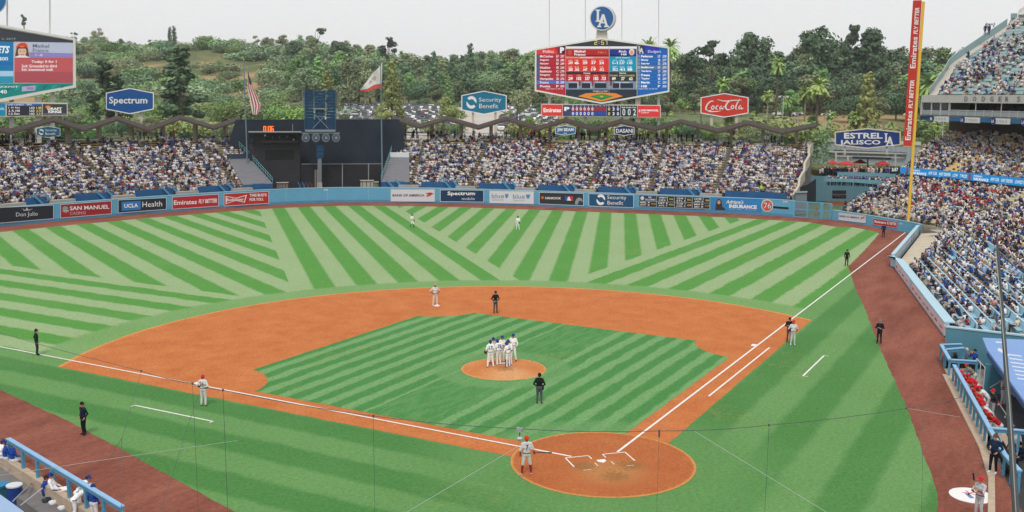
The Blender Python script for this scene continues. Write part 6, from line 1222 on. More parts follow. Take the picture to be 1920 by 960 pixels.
for k, (px, py) in enumerate(((1883, 845), (1893, 862))):
    c = gp(px, py, -.1); mb = MB(); V = []
    for i in range(7): V.append([(c[0]+.45*math.cos(j*.7)*math.sin((i+.4)*.46)*(1+.2*math.sin(j*2+i)), c[1]+.3*math.sin(j*.7)*math.sin((i+.4)*.46), c[2]-.3+.42*math.cos((i+.4)*.46)) for j in range(10)])
    mb.grid(V); solo(mb, 'equipment_bag', M('bag_black', (.02, .022, .026), .6), ['black equipment bag behind the blue rail by the track guard', 'second black bag under the curved rail near the guard'][k], 'bag', (c[0], c[1], -.9), smooth=True)
# ---- protective net: top cable, hanging lines, leaning pole
CAB = M('cable_dark', (.09, .11, .11), .6); CABL = M('cable_pale', (.40, .44, .42), .6)
NET = [(-20, 618, 46), (265, 695.5, 36), (361, 719, 33.5), (418, 731.5, 32), (700, 780, 30), (975, 804, 29), (1236, 808, 29.5), (1442, 797, 31), (1700, 765.5, 35), (1812, 742, 37)]
NP_ = [dp(*q) for q in NET]
t = thing('safety_net', 'thin dark safety net cable spanning the foreground with hanging lines', 'net', (*NP_[4][:2], 0))
for a, b in zip(NP_[:-1], NP_[1:]):
    mid = [a+(b-a)*k/6-np.array([0, 0, .05*math.sin(math.pi*k/6)]) for k in range(7)]; mb = MB(); mb.tube(mid, .010, 5); mb.build('top_cable', CAB, t)
for i, r in ((2, .006), (3, .008), (4, .006), (6, .004), (7, .006)): p = NP_[i]; mb = MB(); mb.tube([p, (p[0], p[1], .0)], r, 5); mb.build('hanging_line', CAB, t)
for P in ([(265, 696, 36), (229, 820, 33.8), (222, 900, 33)], [(229, 820, 33.8), (228, 960, 31)], [(372, 740, 33.4), (352, 800, 33), (320, 900, 32), (300, 962, 31)], [(229, 820, 33.8), (205, 862, 33.8)], [(1731, 762, 34), (1728, 965, 32)]):
    mb = MB(); mb.tube([dp(*q) for q in P], .007, 5); mb.build('hanging_line', CAB, t)
for P, c in (([(975, 835, 30), (760, 962, 26)], CABL), ([(1303, 809, 30), (1552, 962, 27)], CABL), ([(-10, 893, 30), (230, 857, 31), (445, 826, 33)], CABL), ([(1700, 765.5, 35), (1800, 782, 36)], CABL)):
    mb = MB(); mb.tube([dp(*q) for q in P], .007, 5); mb.build('stay_wire', c, t)
for q in NET[1:9]: p = dp(*q); mb = MB(); mb.box(p, (.045, .045, .07)); mb.build('clamp', CAB, t)
p = dp(1236, 815, 29.5); mb = MB(); mb.box(p, (.04, .04, .16)); mb.build('weight', CAB, t)
a, b = dp(1869, 440, 36), dp(1908, 1000, 36); mb = MB(); mb.tube([a+(b-a)*k/8 for k in range(9)], [.03+.10*(k/8)**.8 for k in range(9)], 8); t = thing('net_pole', 'leaning dark grey net pole at the right edge in front of the dugout', 'pole', b); mb.build('pole', M('pole_grey', (.10, .115, .125), .5, noise=.15, nscale=2), t); 
mb = MB(); mb.tube([dp(1867, 470, 35.9), dp(1893, 760, 35.9), dp(1905, 960, 35.9)], .02, 5); mb.build('edge_rope', CABL, t)
p = dp(974.5, 806, 29); t = thing('hanging_microphone', 'small grey device hanging on the net cable above the batter', 'microphone', p)
mb = MB(); mb.box(p+[0, 0, .0], (.10, .16, .12)); mb.build('case', M('device_grey', (.35, .37, .38), .4), t); mb = MB(); mb.tube([p-[0, 0, .05], p-[0, 0, .22]], .02, 6); mb.build('stem', CAB, t); mb = MB(); mb.tube([p-[0, 0, .2], p-[0, 0, .25], p-[0, 0, .31]], [.03, .085, .05], 10); mb.build('dish', M('device_pale', (.5, .52, .53), .4), t)
# ---- foul pole with banner
FPp = np.array([100.4, -.15]); t = thing('foul_pole', 'tall yellow foul pole with a long red and white airline banner', 'foul pole', (*FPp, 0)); YP = M('pole_yellow', (.80, .50, .06), .45)
SF = face_plane(1704, 400, pr((*FPp, 2))[2]); mb = MB(); mb.tube([(*FPp, 1.45), (*FPp, 30)], .19, 12); mb.build('pole', YP, t)
mb = MB(); xr = lambda y: 1706-0*(y); 
def pxy(z): return pr((*FPp, z))[:2]
v = np.array([FPp[0], FPp[1]])-CAM[:2]; a_ = math.atan2(v[1], v[0])+math.pi/2; tt = np.array([math.cos(a_), math.sin(a_)])   # screen left
def pp(off, z, w=0.): q = FPp+tt*off; return np.array([q[0]-math.cos(a_-math.pi/2)*w, q[1]-math.sin(a_-math.pi/2)*w, z])
z0, z1 = 11.45, 30.2
mb = MB(); mb.add([pp(.22, z0), pp(1.28, z0-.0), pp(1.28, z1), pp(.22, z1), pp(.22, z0, .06), pp(1.28, z0, .06), pp(1.28, z1, .06), pp(.22, z1, .06)], [(0, 1, 2, 3), (4, 7, 6, 5), (0, 3, 7, 4), (1, 5, 6, 2), (0, 4, 5, 1), (3, 2, 6, 7)]); mb.build('banner', paint('c8352b'), t)
mb = MB(); mb.beam(pp(.2, z0-.05), pp(1.3, z0-.05), .08, .08, up=(0, 0, 1)); mb.beam(pp(.2, z0+9.5), pp(1.3, z0+9.5), .06, .06); mb.build('banner_bracket', YP, t)
V, F = text_mesh('Emirates', .02); V2, F2 = text_mesh('FLY BETTER', .03, .15)
def vtext(Vt, Ft, za, zb, o0=.42, o1=1.08): m2 = MB(); m2.add([pp(o1+(o0-o1)*(1-y) if 0 else o0+(o1-o0)*y, za+(zb-za)*x, .09) for x, y in Vt], Ft); m2.build('lettering', paint('f2eeee'), t)
H = lambda py: 0
def z_at(py):  # height on the pole for a photo row
    lo, hi = 0., 60.
    for _ in range(40):
        m = (lo+hi)/2
        if pxy(m)[1] > py: lo = m
        else: hi = m
    return lo
vtext(V, F, z_at(263), z_at(208)); vtext(V2, F2, z_at(203), z_at(150), .45, .95); vtext(V, F, z_at(128), z_at(69)); vtext(V2, F2, z_at(64), z_at(14), .45, .95)
# ================================================================== TERRAIN, TREES, CAR PARK
FH = np.array([math.cos(YAW), math.sin(YAW)]); RH = np.array([math.sin(YAW), -math.cos(YAW)])
def place(px, D): q = CAM[:2]+FH*D+RH*((px-960)/FPX*D*1.013); return q
SKYL = ([-600, -200, 0, 80, 160, 300, 420, 500, 600, 700, 800, 960, 1200, 1500, 1700, 1850, 2100, 2500], [96, 94, 96, 94, 92, 102, 96, 98, 112, 124, 140, 150, 152, 150, 140, 118, 120, 130])
def hump(px, D): return noise2(np.array([px*.02+3, D*.012]), 1., 5)+.5*noise2(np.array([px*.05, D*.03]), 1., 8)
def terr(px, D):
    ys = np.interp(px, *SKYL); zs = CAM[2]+(180-ys)*640/FPX*1.0; base = np.interp(D, [0, 195, 230, 370, 3000], [6.0, 8.6, 10., 13.6, 13.6]); low = np.interp(D, [0, 235, 262, 300, 370, 3000], [.5, .8, 6.5, 10.5, 13.6, 13.6]); f_ = min(1, max(0, (px-1440)/50)); base = base*(1-f_)+low*f_
    s = min(1, max(0, (D-385)/(640-385))); s = s*s*(3-2*s); z = base+(zs-base)*s
    if D > 640: z -= (D-640)*.03
    return z+(hump(px, D)-.75)*(5.5 if D > 420 else 0)*min(1, max(0, (D-420)/60))
mb = MB(); Ds = [196, 215, 240, 270, 300, 335, 370, 395, 420, 445, 470, 495, 520, 550, 580, 610, 640, 680, 760, 900, 1100]; pxs = list(range(-760, 2700, 40))
rows = [[(*place(px, D), terr(px, D)) for px in pxs] for D in Ds]; mb.grid(rows)
m = mat('hill_ground', (.3, .25, .15), .95, .1); nt = m.node_tree; b = nt.nodes['Principled BSDF']; tc = nt.nodes.new('ShaderNodeTexCoord')
n = nt.nodes.new('ShaderNodeTexNoise'); n.inputs['Scale'].default_value = .035; n.inputs['Detail'].default_value = 8; nt.links.new(tc.outputs['Object'], n.inputs[0]); cr = nt.nodes.new('ShaderNodeValToRGB')
for i, (p, c) in enumerate(((.40, '66734c'), (.50, '848259'), (.58, 'b89f75'), (.72, 'a88a66'))):
    e_ = cr.color_ramp.elements[i] if i < 2 else cr.color_ramp.elements.new(p); e_.position = p; e_.color = (*[q*.8 for q in lin(c)], 1)
nt.links.new(n.outputs[0], cr.inputs[0]); nt.links.new(cr.outputs[0], b.inputs['Base Color'])
struct(mb, 'hillside', m, smooth=True)
mb = MB(); pk = [[(*place(px, D), terr(px, D)+.04) for px in range(560, 1080, 40)] for D in (205, 225, 250, 280, 310, 340, 368)]; mb.grid(pk); struct(mb, 'car_park', M('car_park_paving', (.50, .46, .42), .9, noise=.1, nscale=.05))
mb = MB(); mb.grid([[(*place(px, D), terr(px, D)+.1) for px in range(-760, 620, 40)] for D in (196, 215, 240, 270, 300, 335)]); struct(mb, 'verge', M('verge_scrub', lin('67724c'), .95, noise=.35, nscale=.12))
mb = MB(); mb.grid([[(*place(px, D), terr(px, D)+.1) for px in range(1060, 1480, 40)] for D in (196, 215, 240, 270, 300, 335)]); struct(mb, 'planted_verge', M('verge_scrub', lin('67724c'), .95, noise=.35, nscale=.12))
# foliage prototypes
LEAF = {}
def leafm(key, c, hue=.02, rnd=.3): 
    LEAF[key] = mat('foliage_'+key, lin(c), .8, .15, noise=.35, nscale=.9, rnd=rnd, hue=hue); b = LEAF[key].node_tree.nodes['Principled BSDF']; return LEAF[key]
leafm('broad_olive', '8b9672'); leafm('broad_green', '82a269'); leafm('pine_dark', '5a7057', .01); leafm('bright', '87a45c', .015, .2); leafm('conifer', '668465', .015); leafm('scrub', '87a07a', .025, .35); leafm('palm', '9ab468', .015, .2); leafm('yellowish', '9ba468', .015, .2)
BARK = M('bark_pale', (.34, .29, .23), .9, noise=.3, nscale=1.5); BARKD = M('bark_dark', (.12, .095, .07), .95, noise=.3, nscale=1.5)
def leafcloud(mb, centers, n, size, rs, flat=1.):
    for c, r in centers:
        k = max(4, int(n*r**2/ (sum(q[1]**2 for q in centers))*1.0))
        d = rs.normal(size=(k, 3)); d /= np.linalg.norm(d, axis=1)[:, None]; rad = r*rs.uniform(.45, 1.2, k)[:, None]; P = np.array(c)+d*rad*[1, 1, flat]
        for p, q in zip(P, d):
            u = rs.normal(size=3); u -= u@q*q*.7; u /= np.linalg.norm(u); v = np.cross(q+rs.normal(size=3)*.5, u); v /= np.linalg.norm(v)+1e-9; s = size*rs.uniform(.6, 1.3)
            mb.add([p-u*s, p+v*s*.7, p+u*s*1.1, p-v*s*.8], [(0, 1, 2, 3)])
def tree_proto(kind, seed, H=16.):
    rs = np.random.default_rng(seed); cr, tk = MB(), MB()
    if kind in ('broad', 'tall'):
        n = 16 if kind == 'broad' else 20; tk.tube([(0, 0, -1.5), (.2, .1, H*.25), (0, .3, H*.5), (.3, 0, H*.78)], [.38, .3, .22, .06], 7); C = []
        for k in range(n):
            h = rs.uniform(.32, .95) if kind == 'broad' else rs.uniform(.22, .97); a = rs.uniform(0, 6.28); w = (.30 if kind == 'broad' else .21)*H*math.sin(min(1, (1.06-h)*1.6)*1.57)*rs.uniform(.35, 1); r = H*rs.uniform(.085, .15)*(1.0 if h < .8 else .75)
            c = (w*math.cos(a), w*math.sin(a), h*H-r*.3); C.append((c, r)); 
            if k % 2 == 0: tk.tube([(0, .2, h*H*.62), (c[0]*.5, c[1]*.5, h*H*.8), c], [.14, .09, .04], 5)
        leafcloud(cr, C, 2600, .024*H, rs, .8)
    elif kind == 'pine':
        tk.tube([(0, 0, -1), (0, 0, H*.95)], [.35, .05], 7); C = []
        for k in range(26):
            h = .12+.86*k/25; a = rs.uniform(0, 6.28); w = .17*H*(1-h*.75)*rs.uniform(.4, 1.15); C.append(((w*math.cos(a), w*math.sin(a), h*H), H*rs.uniform(.05, .085)*(1.15-h*.55)))
        leafcloud(cr, C, 2400, .021*H, rs, .75)
    elif kind == 'cone':
        tk.tube([(0, 0, -1), (0, 0, H*.95)], [.3, .04], 7); C = []
        for k in range(34):
            h = .06+.9*k/33; a = k*2.4; w = .17*H*(1-h)**.8*rs.uniform(.8, 1.15); C.append(((w*math.cos(a), w*math.sin(a), h*H), H*(.035+.05*(1-h))))
        leafcloud(cr, C, 1600, .024*H, rs, .7)
    elif kind == 'cypress':
        tk.tube([(0, 0, -1), (0, 0, H*.9)], [.2, .04], 6); C = [((rs.uniform(-.3, .3), rs.uniform(-.3, .3), H*(.08+.88*k/13)), H*.075*(1.0-.5*abs(k/13-.35))) for k in range(14)]; leafcloud(cr, C, 700, .025*H, rs, 1.3)
    elif kind == 'round':
        tk.tube([(0, 0, -1), (0, 0, H*.5)], [.4, .2], 6); C = [((rs.uniform(-.3, .3)*H, rs.uniform(-.3, .3)*H, H*rs.uniform(.3, .66)), H*rs.uniform(.17, .27)) for k in range(15)]; leafcloud(cr, C, 3000, .021*H, rs, .85)
    elif kind == 'bush':
        C = [((rs.uniform(-.55, .55)*H, rs.uniform(-.55, .55)*H, H*rs.uniform(.12, .55)), H*rs.uniform(.25, .42)) for k in range(7)]; leafcloud(cr, C, 900, .055*H, rs, .8)
    elif kind == 'thin':
        tk.tube([(0, 0, -1), (.3, 0, H*.5), (0, .2, H*.9)], [.22, .14, .05], 6); C = []
        for k in range(9):
            h = rs.uniform(.55, 1); a = rs.uniform(0, 6.28); w = .16*H*rs.uniform(.2, 1); c = (w*math.cos(a), w*math.sin(a), h*H); C.append((c, H*rs.uniform(.05, .085))); tk.tube([(0, 0, h*H*.6), c], [.09, .03], 4)
        leafcloud(cr, C, 480, .03*H, rs, .7)
    elif kind == 'palm':
        tk.tube([(0, 0, -1), (.15, 0, H*.5), (0, 0, H*.86)], [.32, .24, .26], 7); c0 = np.array([0, 0, H*.86])
        for k in range(62):
            a = rs.uniform(0, 6.28); el = rs.uniform(-.75, 1.25); L = rs.uniform(1.9, 2.7)*H/14; dr = np.array([math.cos(a), math.sin(a), 0]); sd_ = np.array([-dr[1], dr[0], 0]); P = []
            for s in range(5): f = s/4; P.append(c0+dr*L*f*math.cos(el*(1-.3*f))+np.array([0, 0, L*f*math.sin(el)-.55*L*f*f*math.cos(el)]))
            for s in range(4):
                w0, w1 = .04+.26*math.sin(min(1, s/3+.1)*2.2)*H/14, .04+.26*math.sin(min(1, (s+1)/3+.1)*2.0)*H/14
                for sg in (-1, 1): cr.add([P[s], P[s]+sd_*sg*w0-[0, 0, w0*.35], P[s+1]+sd_*sg*w1*.9-[0, 0, w1*.35], P[s+1]], [(0, 1, 2, 3)])
    return cr, tk
PROTO = {}
def proto(kind, var, leaf, bark=None):
    k = (kind, var)
    if k not in PROTO:
        cr, tk = tree_proto(kind, 100+var*7+len(kind)); mc = bpy.data.meshes.new('crown'); mc.from_pydata([tuple(p) for p in cr.v], [], cr.f); mt = None
        if tk.v: mt = bpy.data.meshes.new('trunk'); mt.from_pydata([tuple(p) for p in tk.v], [], tk.f)
        PROTO[k] = (mc, mt)
    mc, mt = PROTO[k]; k2 = (kind, var, leaf)
    if k2 not in PROTO:
        m2 = mc.copy(); m2.materials.append(LEAF[leaf]); t2 = mt.copy() if mt else None
        if t2: t2.materials.append(bark or BARKD)
        PROTO[k2] = (m2, t2)
    return PROTO[k2]
NT = [0]
LM = [(60, 'the left scoreboard'), (160, 'left scoreboard'), (243, 'the blue cable sign'), (350, 'the tallest dark pine'), (410, 'the dry slope'), (463, 'the striped flag'), (540, 'the bright tree'), (600, 'the loudspeaker tower'), (660, 'the tower gap'), (717, 'the bear flag pole'), (760, 'the yellowish conifer'), (825, 'the twin dark conifers'), (882, 'the tall spiky conifer'), (908, 'the teal hexagonal sign'), (970, 'the gap beside the scoreboard'), (1030, 'the left line-up column'), (1128, 'the round team sign'), (1220, 'the right line-up column'), (1290, 'the scoreboard end'), (1358, 'the red cola sign'), (1430, 'the tall fan palm'), (1475, 'the low palms'), (1512, 'the tallest gum tree'), (1560, 'the beer sign left half'), (1608, 'the brownish conifer'), (1660, 'the beer sign right half'), (1704, 'the red banner'), (1745, 'the upper deck stairs'), (1850, 'the upper deck')]
LN = dict(pine_dark='dark', broad_olive='olive', broad_green='mid green', bright='bright green', conifer='bluish green', scrub='grey green', palm='pale green', yellowish='yellowish')
KN = dict(broad='spreading tree', tall='tall tree', pine='pine', cone='pointed tree', cypress='cypress', round='rounded tree', bush='rounded shrub', thin='sparse tree', palm='palm')
def alab(px, kind, leaf, where): 
    d = min(LM, key=lambda q: abs(q[0]-px)); side = 'straight above' if abs(d[0]-px) < 9 else ('just left of' if px < d[0] else 'just right of')
    return '%s %s %s, %s %s' % (LN[leaf], KN[kind], where, side, d[1])
def tree(px, D, ytop, ybase, kind, leaf, label, name='tree', cat='tree', group=None, wide=1., var=None, bark=None, sink=0.):
    """ybase None = stand on the terrain"""
    q = place(px, D); zt = CAM[2]+(180+(px-960)*.0066-ytop)*D*1.013/FPX*1.0
    zg = terr(px, D)-sink; H = zt-zg
    if H < .8: return
    if label.startswith('@'): label = alab(px, kind, leaf, label[1:])
    var = NT[0] % 4 if var is None else var; NT[0] += 1; m_, t_ = proto(kind, var, leaf, bark); s = H/(16. if kind != 'bush' else 16.)
    if kind == 'bush':
        o = bpy.data.objects.new(name, m_); COL.objects.link(o); tag(o, label, cat, group); o.location = (q[0], q[1], zg-.1*H); o.scale = (s*wide*1.1, s*wide*1.1, s*1.15); o.rotation_euler = (0, 0, random.uniform(0, 6)); return o
    t = thing(name, label, cat, (q[0], q[1], zg), group); t.scale = (s*wide, s*wide, s); t.rotation_euler = (0, 0, random.uniform(0, 6))
    for nm, me in (('crown', m_), ('trunk', t_)):
        if me is not None: o = bpy.data.objects.new(nm, me); COL.objects.link(o); o.parent = t
    return t
G = dict(sky='skyline trees on the far hill', band='dense trees beyond the right pavilion', bush='round shrubs on the dry hillside', mid='middle distance trees beyond the car park')
# prominent ones, each told apart
T_ = tree
T_(352, 235, 90, None, 'pine', 'pine_dark', 'tallest dark pine, between the blue cable sign and the striped flag', 'pine_tree', var=1, wide=1.7); T_(216, 232, 118, None, 'pine', 'pine_dark', 'broad dark pine rising directly behind the large blue hexagonal sign', 'pine_tree', var=2, wide=1.45); T_(190, 238, 170, None, 'pine', 'pine_dark', 'short dark pine at the left edge of the blue hexagonal sign', 'pine_tree', var=0, wide=1.3); T_(238, 236, 140, None, 'pine', 'pine_dark', 'dark pine just right behind the top of the blue sign', 'pine_tree', var=3, wide=1.2)
T_(313, 262, 172, None, 'round', 'bright', 'yellow green round tree right of the blue hexagonal sign', 'round_tree', wide=1.12, sink=3.5); T_(430, 262, 176, None, 'round', 'bright', 'bright green rounded tree left of the striped flag', 'round_tree', wide=1.44, sink=3.5); T_(540, 262, 177, None, 'round', 'bright', 'bright green rounded tree left of the loudspeaker tower', 'round_tree', wide=1.44, sink=3.5); T_(500, 262, 184, None, 'round', 'broad_green', 'darker rounded tree right of the striped flag pole', 'round_tree', wide=1.50, sink=3.5); T_(465, 262, 170, None, 'round', 'broad_olive', 'olive rounded tree behind the striped flag', 'round_tree', wide=1.38, sink=3.5)
T_(738, 260, 113, None, 'cone', 'yellowish', 'tall yellowish conifer immediately right of the bear flag pole', 'conifer', wide=1.05); T_(620, 320, 134, None, 'cone', 'yellowish', 'olive conical tree behind the loudspeaker tower', 'conifer', wide=1.5); T_(845, 250, 173, None, 'broad', 'yellowish', 'yellow green tree left of the teal hexagonal sign over the roof', 'tree', wide=1.3); T_(968, 250, 160, None, 'broad', 'broad_olive', 'olive tree right of the teal hexagonal sign', 'tree', wide=1.1); T_(720, 252, 190, None, 'broad', 'yellowish', 'low yellowish tree in front of the car park under the bear flag', 'tree', wide=1.2)
T_(882, 420, 84, None, 'cone', 'conifer', 'tall dark spiky conifer above the teal hexagonal sign', 'conifer', wide=.8); T_(815, 430, 98, None, 'cone', 'conifer', 'dark conical tree left of the tall spiky conifer', 'conifer', wide=1.0); T_(848, 415, 108, None, 'cone', 'conifer', 'small dark conifer between two larger conifers above the teal sign', 'conifer', wide=.9); T_(905, 400, 128, None, 'round', 'conifer', 'wide dark cedar just above the teal hexagonal sign', 'cedar_tree', wide=1.1)
T_(338, 620, 57, None, 'cypress', 'pine_dark', 'left of two slim cypresses on the left skyline', 'cypress', wide=1.3, sink=2); T_(346, 622, 55, None, 'cypress', 'pine_dark', 'right of two slim cypresses on the left skyline', 'cypress', wide=1.3, sink=2)
T_(75, 640, 36, None, 'thin', 'pine_dark', 'spindly umbrella shaped tree on the skyline above the left scoreboard', 'tree', wide=.7, sink=-3); T_(207, 635, 57, None, 'broad', 'broad_olive', 'greyish bushy tree on the skyline right of the left scoreboard', 'tree', wide=1.1); T_(256, 640, 72, None, 'round', 'pine_dark', 'round dark tree on the left skyline above the dry slope', 'tree', wide=.8)
T_(602, 560, 57, None, 'thin', 'pine_dark', 'lone sparse tree sticking above the skyline over the loudspeaker tower', 'tree', wide=1.2); T_(733, 520, 77, None, 'thin', 'pine_dark', 'sparse tree on the skyline above the bear flag', 'tree', wide=1.2)
T_(660, 350, 105, None, 'tall', 'broad_olive', 'tall pale trunked tree between the loudspeaker tower and the bear flag', 'gum_tree', bark=BARK, wide=1.0); T_(690, 352, 112, None, 'tall', 'broad_olive', 'tall pale trunked tree behind the tip of the bear flag', 'gum_tree', bark=BARK, wide=.9)
T_(1512, 360, 47, None, 'tall', 'pine_dark', 'tallest tree of the right wood, peak above the beer sign left of the red banner', 'gum_tree', wide=1.15, var=1); T_(1570, 370, 58, None, 'thin', 'pine_dark', 'thin topped tree between the tallest right tree and the red banner', 'gum_tree', wide=.9); T_(1607, 368, 58, None, 'tall', 'pine_dark', 'tall dark tree just left of the red banner', 'gum_tree', wide=1.0, var=2); T_(1385, 372, 66, None, 'tall', 'pine_dark', 'tall dark tree above the red cola sign', 'gum_tree', wide=1.0, var=3); T_(1415, 374, 72, None, 'tall', 'pine_dark', 'dark tree right above the red cola sign', 'gum_tree', wide=1.0, var=0); T_(1322, 376, 84, None, 'thin', 'pine_dark', 'sparse grey green tree left above the red cola sign', 'gum_tree', wide=1.3); T_(1280, 372, 92, None, 'tall', 'pine_dark', 'dark bushy tree right of the big scoreboard', 'gum_tree', wide=1.2, var=1)
T_(1608, 250, 134, None, 'cone', 'yellowish', 'brownish green pointed conifer left of the red banner', 'conifer', wide=.95)
for i, (px, D, yt, wd) in enumerate(((1442, 300, 103, .8), (1343, 262, 144, 1.), (1517, 262, 142, 1.1), (1495, 268, 160, 1.), (1590, 250, 203, 1.2), (1278, 258, 190, 1.2), (1305, 250, 183, 1.), (1425, 262, 168, 1.1), (1462, 275, 178, 1.), (1205, 330, 74, .8), (1245, 330, 72, .8), (1655, 258, 225, 1.), (1720, 255, 136, 1.), (1542, 258, 205, 1.1), (1400, 252, 205, 1.), (1250, 250, 206, .9), (1735, 250, 222, 1.2), (1760, 248, 226, 1.1), (118, 255, 175, 1.))):
    T_(px, D, yt, None, 'palm', 'palm', ['tall fan palm right of the red cola sign, crown halfway up the wood', 'fan palm standing just behind the top of the red cola sign', 'tall fan palm left of the red banner with the highest crown of its pair', 'lower fan palm of the pair left of the red banner', 'short bushy palm above the left half of the beer sign', 'broad palm right of the line score board', 'palm left of the red cola sign near its post', 'fan palm right of the red cola sign', 'low palm between the cola sign and the palm pair', 'palm crown peeking over the right half of the scoreboard', 'palm crown peeking over the right corner of the scoreboard', 'low palm over the right half of the beer sign', 'palm just right of the red banner', 'bushy palm above the left tip of the beer sign', 'low palm right of the cola sign posts', 'low palm beside the right end of the line score board', 'low palm under the club level corner', 'second low palm under the club level corner', 'pale palm below the right end of the left scoreboard'][i], 'palm_tree', 'palm tree', 'palms beyond the right pavilion', wide=wd*1.05, bark=BARK if i % 2 else None)
# fillers: shrubs over the hillside, dense wood to the right
rs = np.random.default_rng(11)
NSH = 0
for k in range(430):
    px = rs.uniform(130, 640); D = rs.uniform(392, 640); z = terr(px, D); y = 180-(z-CAM[2])*FPX/(D*1.013)
    if noise2(np.array([px*.018, D*.016]), 1., 31) < .30 or y > 232 or NSH > 285: continue
    NSH += 1
    h = rs.uniform(3.5, 9); lf = ['scrub', 'scrub', 'broad_green', 'conifer', 'broad_olive'][k % 5]
    T_(px, D, y-h*FPX/D, None, 'bush', lf, '@'+('high on the dry hillside' if y < 125 else ('halfway up the hillside' if y < 165 else 'low on the hillside')), 'shrub', 'shrub', G['bush'], wide=rs.uniform(1.0, 1.8))
for k in range(60):    # undergrowth at the foot of the hill
    px = rs.uniform(130, 1250); D = rs.uniform(376, 400); T_(px, D, rs.uniform(176, 196), None, 'bush', ['broad_green', 'conifer', 'broad_olive', 'bright'][k % 4], '@along the hill foot', 'shrub', 'shrub', 'shrubs along the foot of the hill', wide=rs.uniform(1., 1.6))
for k in range(44):    # leafy belt before the hill
    px = 125+k*12+rs.uniform(-4, 4); T_(px, rs.uniform(290, 360), rs.uniform(176, 203), None, ['round', 'broad', 'bush'][k % 3], ['broad_olive', 'scrub', 'broad_green', 'conifer'][k % 4], '@below', 'tree', 'tree', 'leafy belt before the hill', wide=rs.uniform(1.2, 1.7), sink=2.5)
top = ([120, 160, 250, 330, 400, 500, 540, 600, 680, 760, 800, 860, 920, 1000, 1100, 1260, 1330, 1400, 1450, 1500, 1560, 1640, 1700, 1760, 1850, 1950], [68, 66, 76, 86, 80, 74, 74, 74, 84, 94, 106, 104, 94, 86, 88, 96, 100, 88, 92, 70, 86, 78, 84, 82, 76, 76])
for k in range(64):    # skyline trees
    px = 130+k*13.2+rs.uniform(-5, 5)
    if px > 1000: break
    D = rs.uniform(590, 640) if px < 560 else rs.uniform(470, 560); yt = np.interp(px, *top)+rs.uniform(-5, 12); kd = ['round', 'broad', 'round', 'thin', 'broad'][k % 5] if px < 560 else ['tall', 'broad', 'round', 'tall', 'broad'][k % 5]
    T_(px, D, yt, None, kd, ['scrub', 'broad_olive', 'broad_green', 'pine_dark', 'scrub', 'broad_olive'][k % 6], '@on the far skyline', 'tree', 'tree', G['sky'], wide=rs.uniform(1., 1.5))
for row, (D0, D1, dy, step) in enumerate(((520, 560, 0, 19), (440, 480, 16, 22), (390, 410, 34, 24))):
    px = 560
    while px < (1010 if row < 2 else 1260):
        px += step*rs.uniform(.7, 1.3); D = rs.uniform(D0, D1); yt = np.interp(px, *top)+dy+rs.uniform(-2, 14)
        T_(px, D, yt, None, ['broad', 'tall', 'round', 'broad', 'cone'][NT[0] % 5], ['broad_olive', 'broad_green', 'broad_olive', 'conifer', 'scrub', 'broad_green', 'conifer'][NT[0] % 7], '@'+('atop', 'halfway up', 'below')[row]+' the central slope', 'tree', 'tree', 'trees on the central slope', wide=rs.uniform(1.1, 1.6), bark=BARK if NT[0] % 3 == 0 else None)
for row, (D0, D1, dy, step) in enumerate(((420, 470, 4, 15), (370, 400, 22, 17), (335, 355, 44, 20), (300, 325, 78, 26))):
    px = 985
    while px < 1900:
        px += step*rs.uniform(.7, 1.3); D = rs.uniform(D0, D1); yt = np.interp(px, *top)+dy+rs.uniform(0, 14)
        if row == 3 and 1480 < px < 1560: continue
        T_(px, D, yt, None, ['tall', 'broad', 'tall', 'round', 'broad'][NT[0] % 5], ['pine_dark', 'broad_olive', 'conifer', 'pine_dark', 'broad_olive', 'broad_green', 'pine_dark'][NT[0] % 7] if px < 1700 else ['scrub', 'broad_green', 'broad_olive'][NT[0] % 3], '@in the '+('back', 'third', 'second', 'front')[row]+' rank', 'gum_tree', 'tree', G['band'], wide=rs.uniform(1.1, 1.5), bark=BARK if NT[0] % 4 == 0 else None)
for k in range(34):    # green margin right behind the roofs
    px = [30, 60, 105, 135, 150, 175, 270, 290, 300, 385, 405, 650, 665, 760, 800, 820, 858, 990, 1010, 1045, 1075, 1110, 1150, 1185, 1215, 1320, 1365, 1445, 1480, 1510, 1575, 1640, 1700, 1745][k]; D = rs.uniform(206, 235)+(34 if px > 1480 else 0)
    T_(px, D, rs.uniform(204, 226) if px > 200 else rs.uniform(180, 215), None, ['bush', 'round', 'broad'][k % 3], ['broad_green', 'bright', 'yellowish', 'broad_olive'][k % 4], '@just behind the brown roof', 'tree', 'tree', 'low trees behind the pavilion roofs', wide=rs.uniform(1.1, 1.5))
for k in range(46):
    px = rs.uniform(-10, 440) if k < 26 else rs.uniform(1000, 1460); T_(px, rs.uniform(200, 232), rs.uniform(208, 232), None, ['bush', 'round'][k % 2], ['broad_green', 'conifer', 'yellowish', 'broad_olive'][k % 4], '@under the brown roof', 'shrub', 'shrub', 'shrubs seen under the pavilion roofs', wide=rs.uniform(1.2, 1.8))
